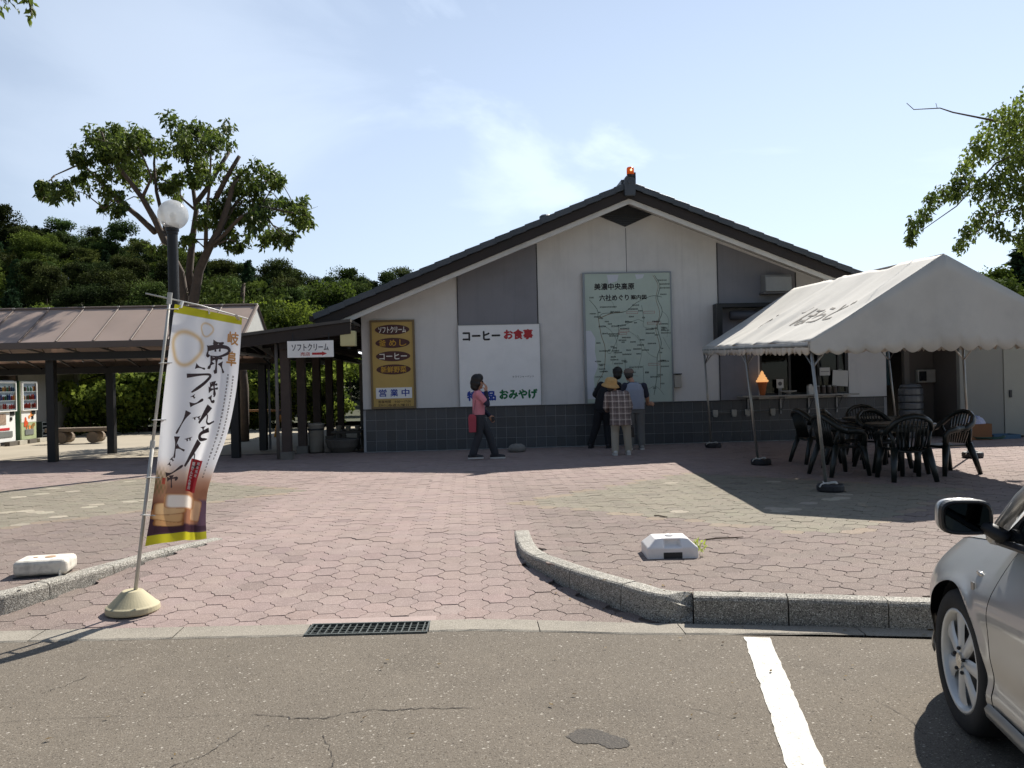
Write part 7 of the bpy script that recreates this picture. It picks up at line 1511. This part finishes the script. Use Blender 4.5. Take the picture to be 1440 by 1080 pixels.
for sgn in (-1, 1):
    A = lambda y, t: (sgn * (.765 - .165 * t), y, top_z(y) + (zr(max(min(y, -1.22), -2.9)) - .02 - top_z(y)) * t)
    MB().tube([(sgn * .775, -.27, .91), (sgn * .74, -.47, 1.10), (sgn * .69, -.70, 1.28), (sgn * .625, -1.0, 1.44), (sgn * .60, -1.15, 1.475)], [.032, .032, .03, .028, .026], 8).obj('windscreen_pillar', m_paint, car, smooth=True, local=True)
    # quarter glass, window frame, door glass
    MB().add([(sgn * .778, -.36, .93), (sgn * .778, -.65, .945), (sgn * .70, -.71, 1.22)], [(0, 1, 2)]).obj('quarter_glass', m_carglass, car, local=True)
    MB().tube([(sgn * .785, -.67, .945), (sgn * .70, -.74, 1.25), (sgn * .655, -.93, 1.38), (sgn * .62, -1.20, 1.44), (sgn * .62, -2.3, 1.445)], .024, 8).obj('window_frame', m_blkp, car, smooth=True, local=True)
    MB().tube([(sgn * .79, -1.51, .97), (sgn * .62, -1.55, 1.45)], .03, 8).obj('centre_pillar', m_blkp, car, local=True)
    for y0, y1 in ((-.70, -1.48), (-1.54, -2.7)):
        g = [[(sgn * (.775 - .155 * t), y0 + (y1 - y0) * s - (.25 * t * (1 - s) if y0 == -.70 else 0), .955 + (.475) * t) for s in np.linspace(0, 1, 6)] for t in np.linspace(0, 1, 6)]; MB().grid(g).obj('door_glass', m_carglass, car, local=True)
    MB().tube([(sgn * .79, -.36, .915), (sgn * .795, -1.0, .95), (sgn * .80, -2.6, .995)], .015, 6).obj('belt_moulding', m_blkp, car, local=True)
    # mirror
    mx_ = sgn * .905; my_ = -.30
    def oval(yy, a, b, zc=1.012, n=28): return [Vector((mx_ + a * math.copysign(abs(math.cos(q)) ** .55, math.cos(q)), yy, zc + b * math.copysign(abs(math.sin(q)) ** .55, math.sin(q)))) for q in np.linspace(0, 2 * math.pi, n + 1)[:-1]]
    def shell(rings):
        n = len(rings[0]); vs = [p for r in rings for p in r]; return MB().add(vs, [(i * n + k, i * n + (k + 1) % n, (i + 1) * n + (k + 1) % n, (i + 1) * n + k) for i in range(len(rings) - 1) for k in range(n)] + [tuple(range(n)), tuple((len(rings) - 1) * n + k for k in range(n))])
    ho = shell([oval(my_ + .085, .05, .035), oval(my_ + .07, .078, .055), oval(my_ + .03, .095, .068), oval(my_ - .03, .101, .073)]).obj('door_mirror', m_paint, car, smooth=True, local=True)
    shell([oval(my_ - .028, .1005, .0725), oval(my_ - .06, .0985, .0705), oval(my_ - .066, .092, .064), oval(my_ - .060, .084, .057)]).obj('mirror_surround', m_blkp, ho, local=True)
    shell([oval(my_ - .0608, .083, .056), oval(my_ - .0618, .083, .056)]).obj('mirror_glass', mat('mirror_glass', lin('3a3f42'), .02, metal=1, var=0), ho, local=True)
    MB().tube([(sgn * .77, -.42, .93), (sgn * .82, -.36, .965), (sgn * .87, -.30, .985)], [.035, .03, .03], 8).obj('mirror_arm', m_blkp, ho, smooth=True, local=True)
    # side repeater and emblem on the fender
    MB().sphere((sgn * (flank(-.18, .745) + .004), -.18, .745), .02, 12, 6, (.4, 1.7, .6)).obj('side_repeater', mat('repeater_chrome', lin('c9c4bc'), .15, metal=.6, var=0), car, smooth=True, local=True)
    MB().cbox((sgn * (flank(-.19, .69) + .003), -.19, .69), (.006, .035, .045)).obj('fender_badge', mat('badge_grey', lin('8d8b86'), .3, metal=.6), car, bevel=.003, local=True)
# wheels
def wheel(x, y, sgn):
    My = Matrix.Rotation(R(90) * sgn, 4, 'Y')
    tp = MB().lathe([(.215, -.085), (.235, -.10), (.29, -.10), (.308, -.085), (.3155, -.06), (.3155, .06), (.308, .085), (.29, .10), (.235, .10), (.215, .085)], (x, y, RW), 48, My, cap=False).obj('wheel', m_tyre, car, smooth=True, local=True)
    MB().lathe([(.222, .082), (.228, .094), (.218, .098), (.208, .090), (.200, .055), (.196, -.08), (.215, -.085)], (x, y, RW), 48, My, cap=False).obj('rim', m_alloy, tp, smooth=True, local=True)
    MB().lathe([(.0, .028), (.196, .028), (.196, .022), (0, .022)], (x, y, RW), 32, My).obj('brake_disc', mat('disc_dark', lin('2a2a2b'), .5, metal=.4), tp, local=True)
    def Wp(r, a, h): return Vector((x, y, RW)) + My @ Vector((r * math.cos(a), r * math.sin(a), h))
    for k in range(7):
        a = 2 * math.pi * k / 7 + .2; g = []
        for r, hw, h in ((.028, .45, .088), (.06, .44, .088), (.10, .30, .086), (.15, .22, .082), (.19, .24, .078), (.206, .30, .076)):
            g.append([Wp(r, a - hw, h - .014), Wp(r, a - hw * .75, h - .004), Wp(r, a - hw * .25, h), Wp(r, a + hw * .25, h), Wp(r, a + hw * .75, h - .004), Wp(r, a + hw, h - .014)])
        MB().grid(g).obj('spoke', m_alloy, tp, smooth=True, local=True)
    MB().lathe([(.036, .085), (.034, .096), (.0, .099)], (x, y, RW), 20, My).obj('hub_cap', mat('hub_chrome', lin('c9c9c7'), .15, metal=.9, var=0), tp, local=True)
    for k in range(5):
        a = 2 * math.pi * k / 5; p = Wp(.055, a, .094); MB().sphere(p, .009, 8, 5).obj('wheel_nut', m_blkp, tp, local=True)
for sgn in (-1, 1):
    for y in (0, WB): wheel(sgn * .735, y, sgn)
    for yc in (0, WB):
        g = [[(sgn * xx, yc + .36 * math.cos(a), RW + .36 * math.sin(a)) for xx in (.5, .66, .80)] for a in np.linspace(-.35, math.pi + .35, 24)]; MB().grid(g).obj('wheel_housing', m_inner, car, local=True)
MB().cbox((0, TAIL - .06, .62), (.34, .02, .17)).obj('number_plate', mat('plate_white', lin('d8d8d4'), .5), car, local=True)
for sgn in (-1, 1): MB().cbox((sgn * .62, TAIL - .02, .82), (.16, .04, .22)).obj('tail_light', mat('tail_red', lin('8a1c1c'), .2), car, bevel=.02, local=True)
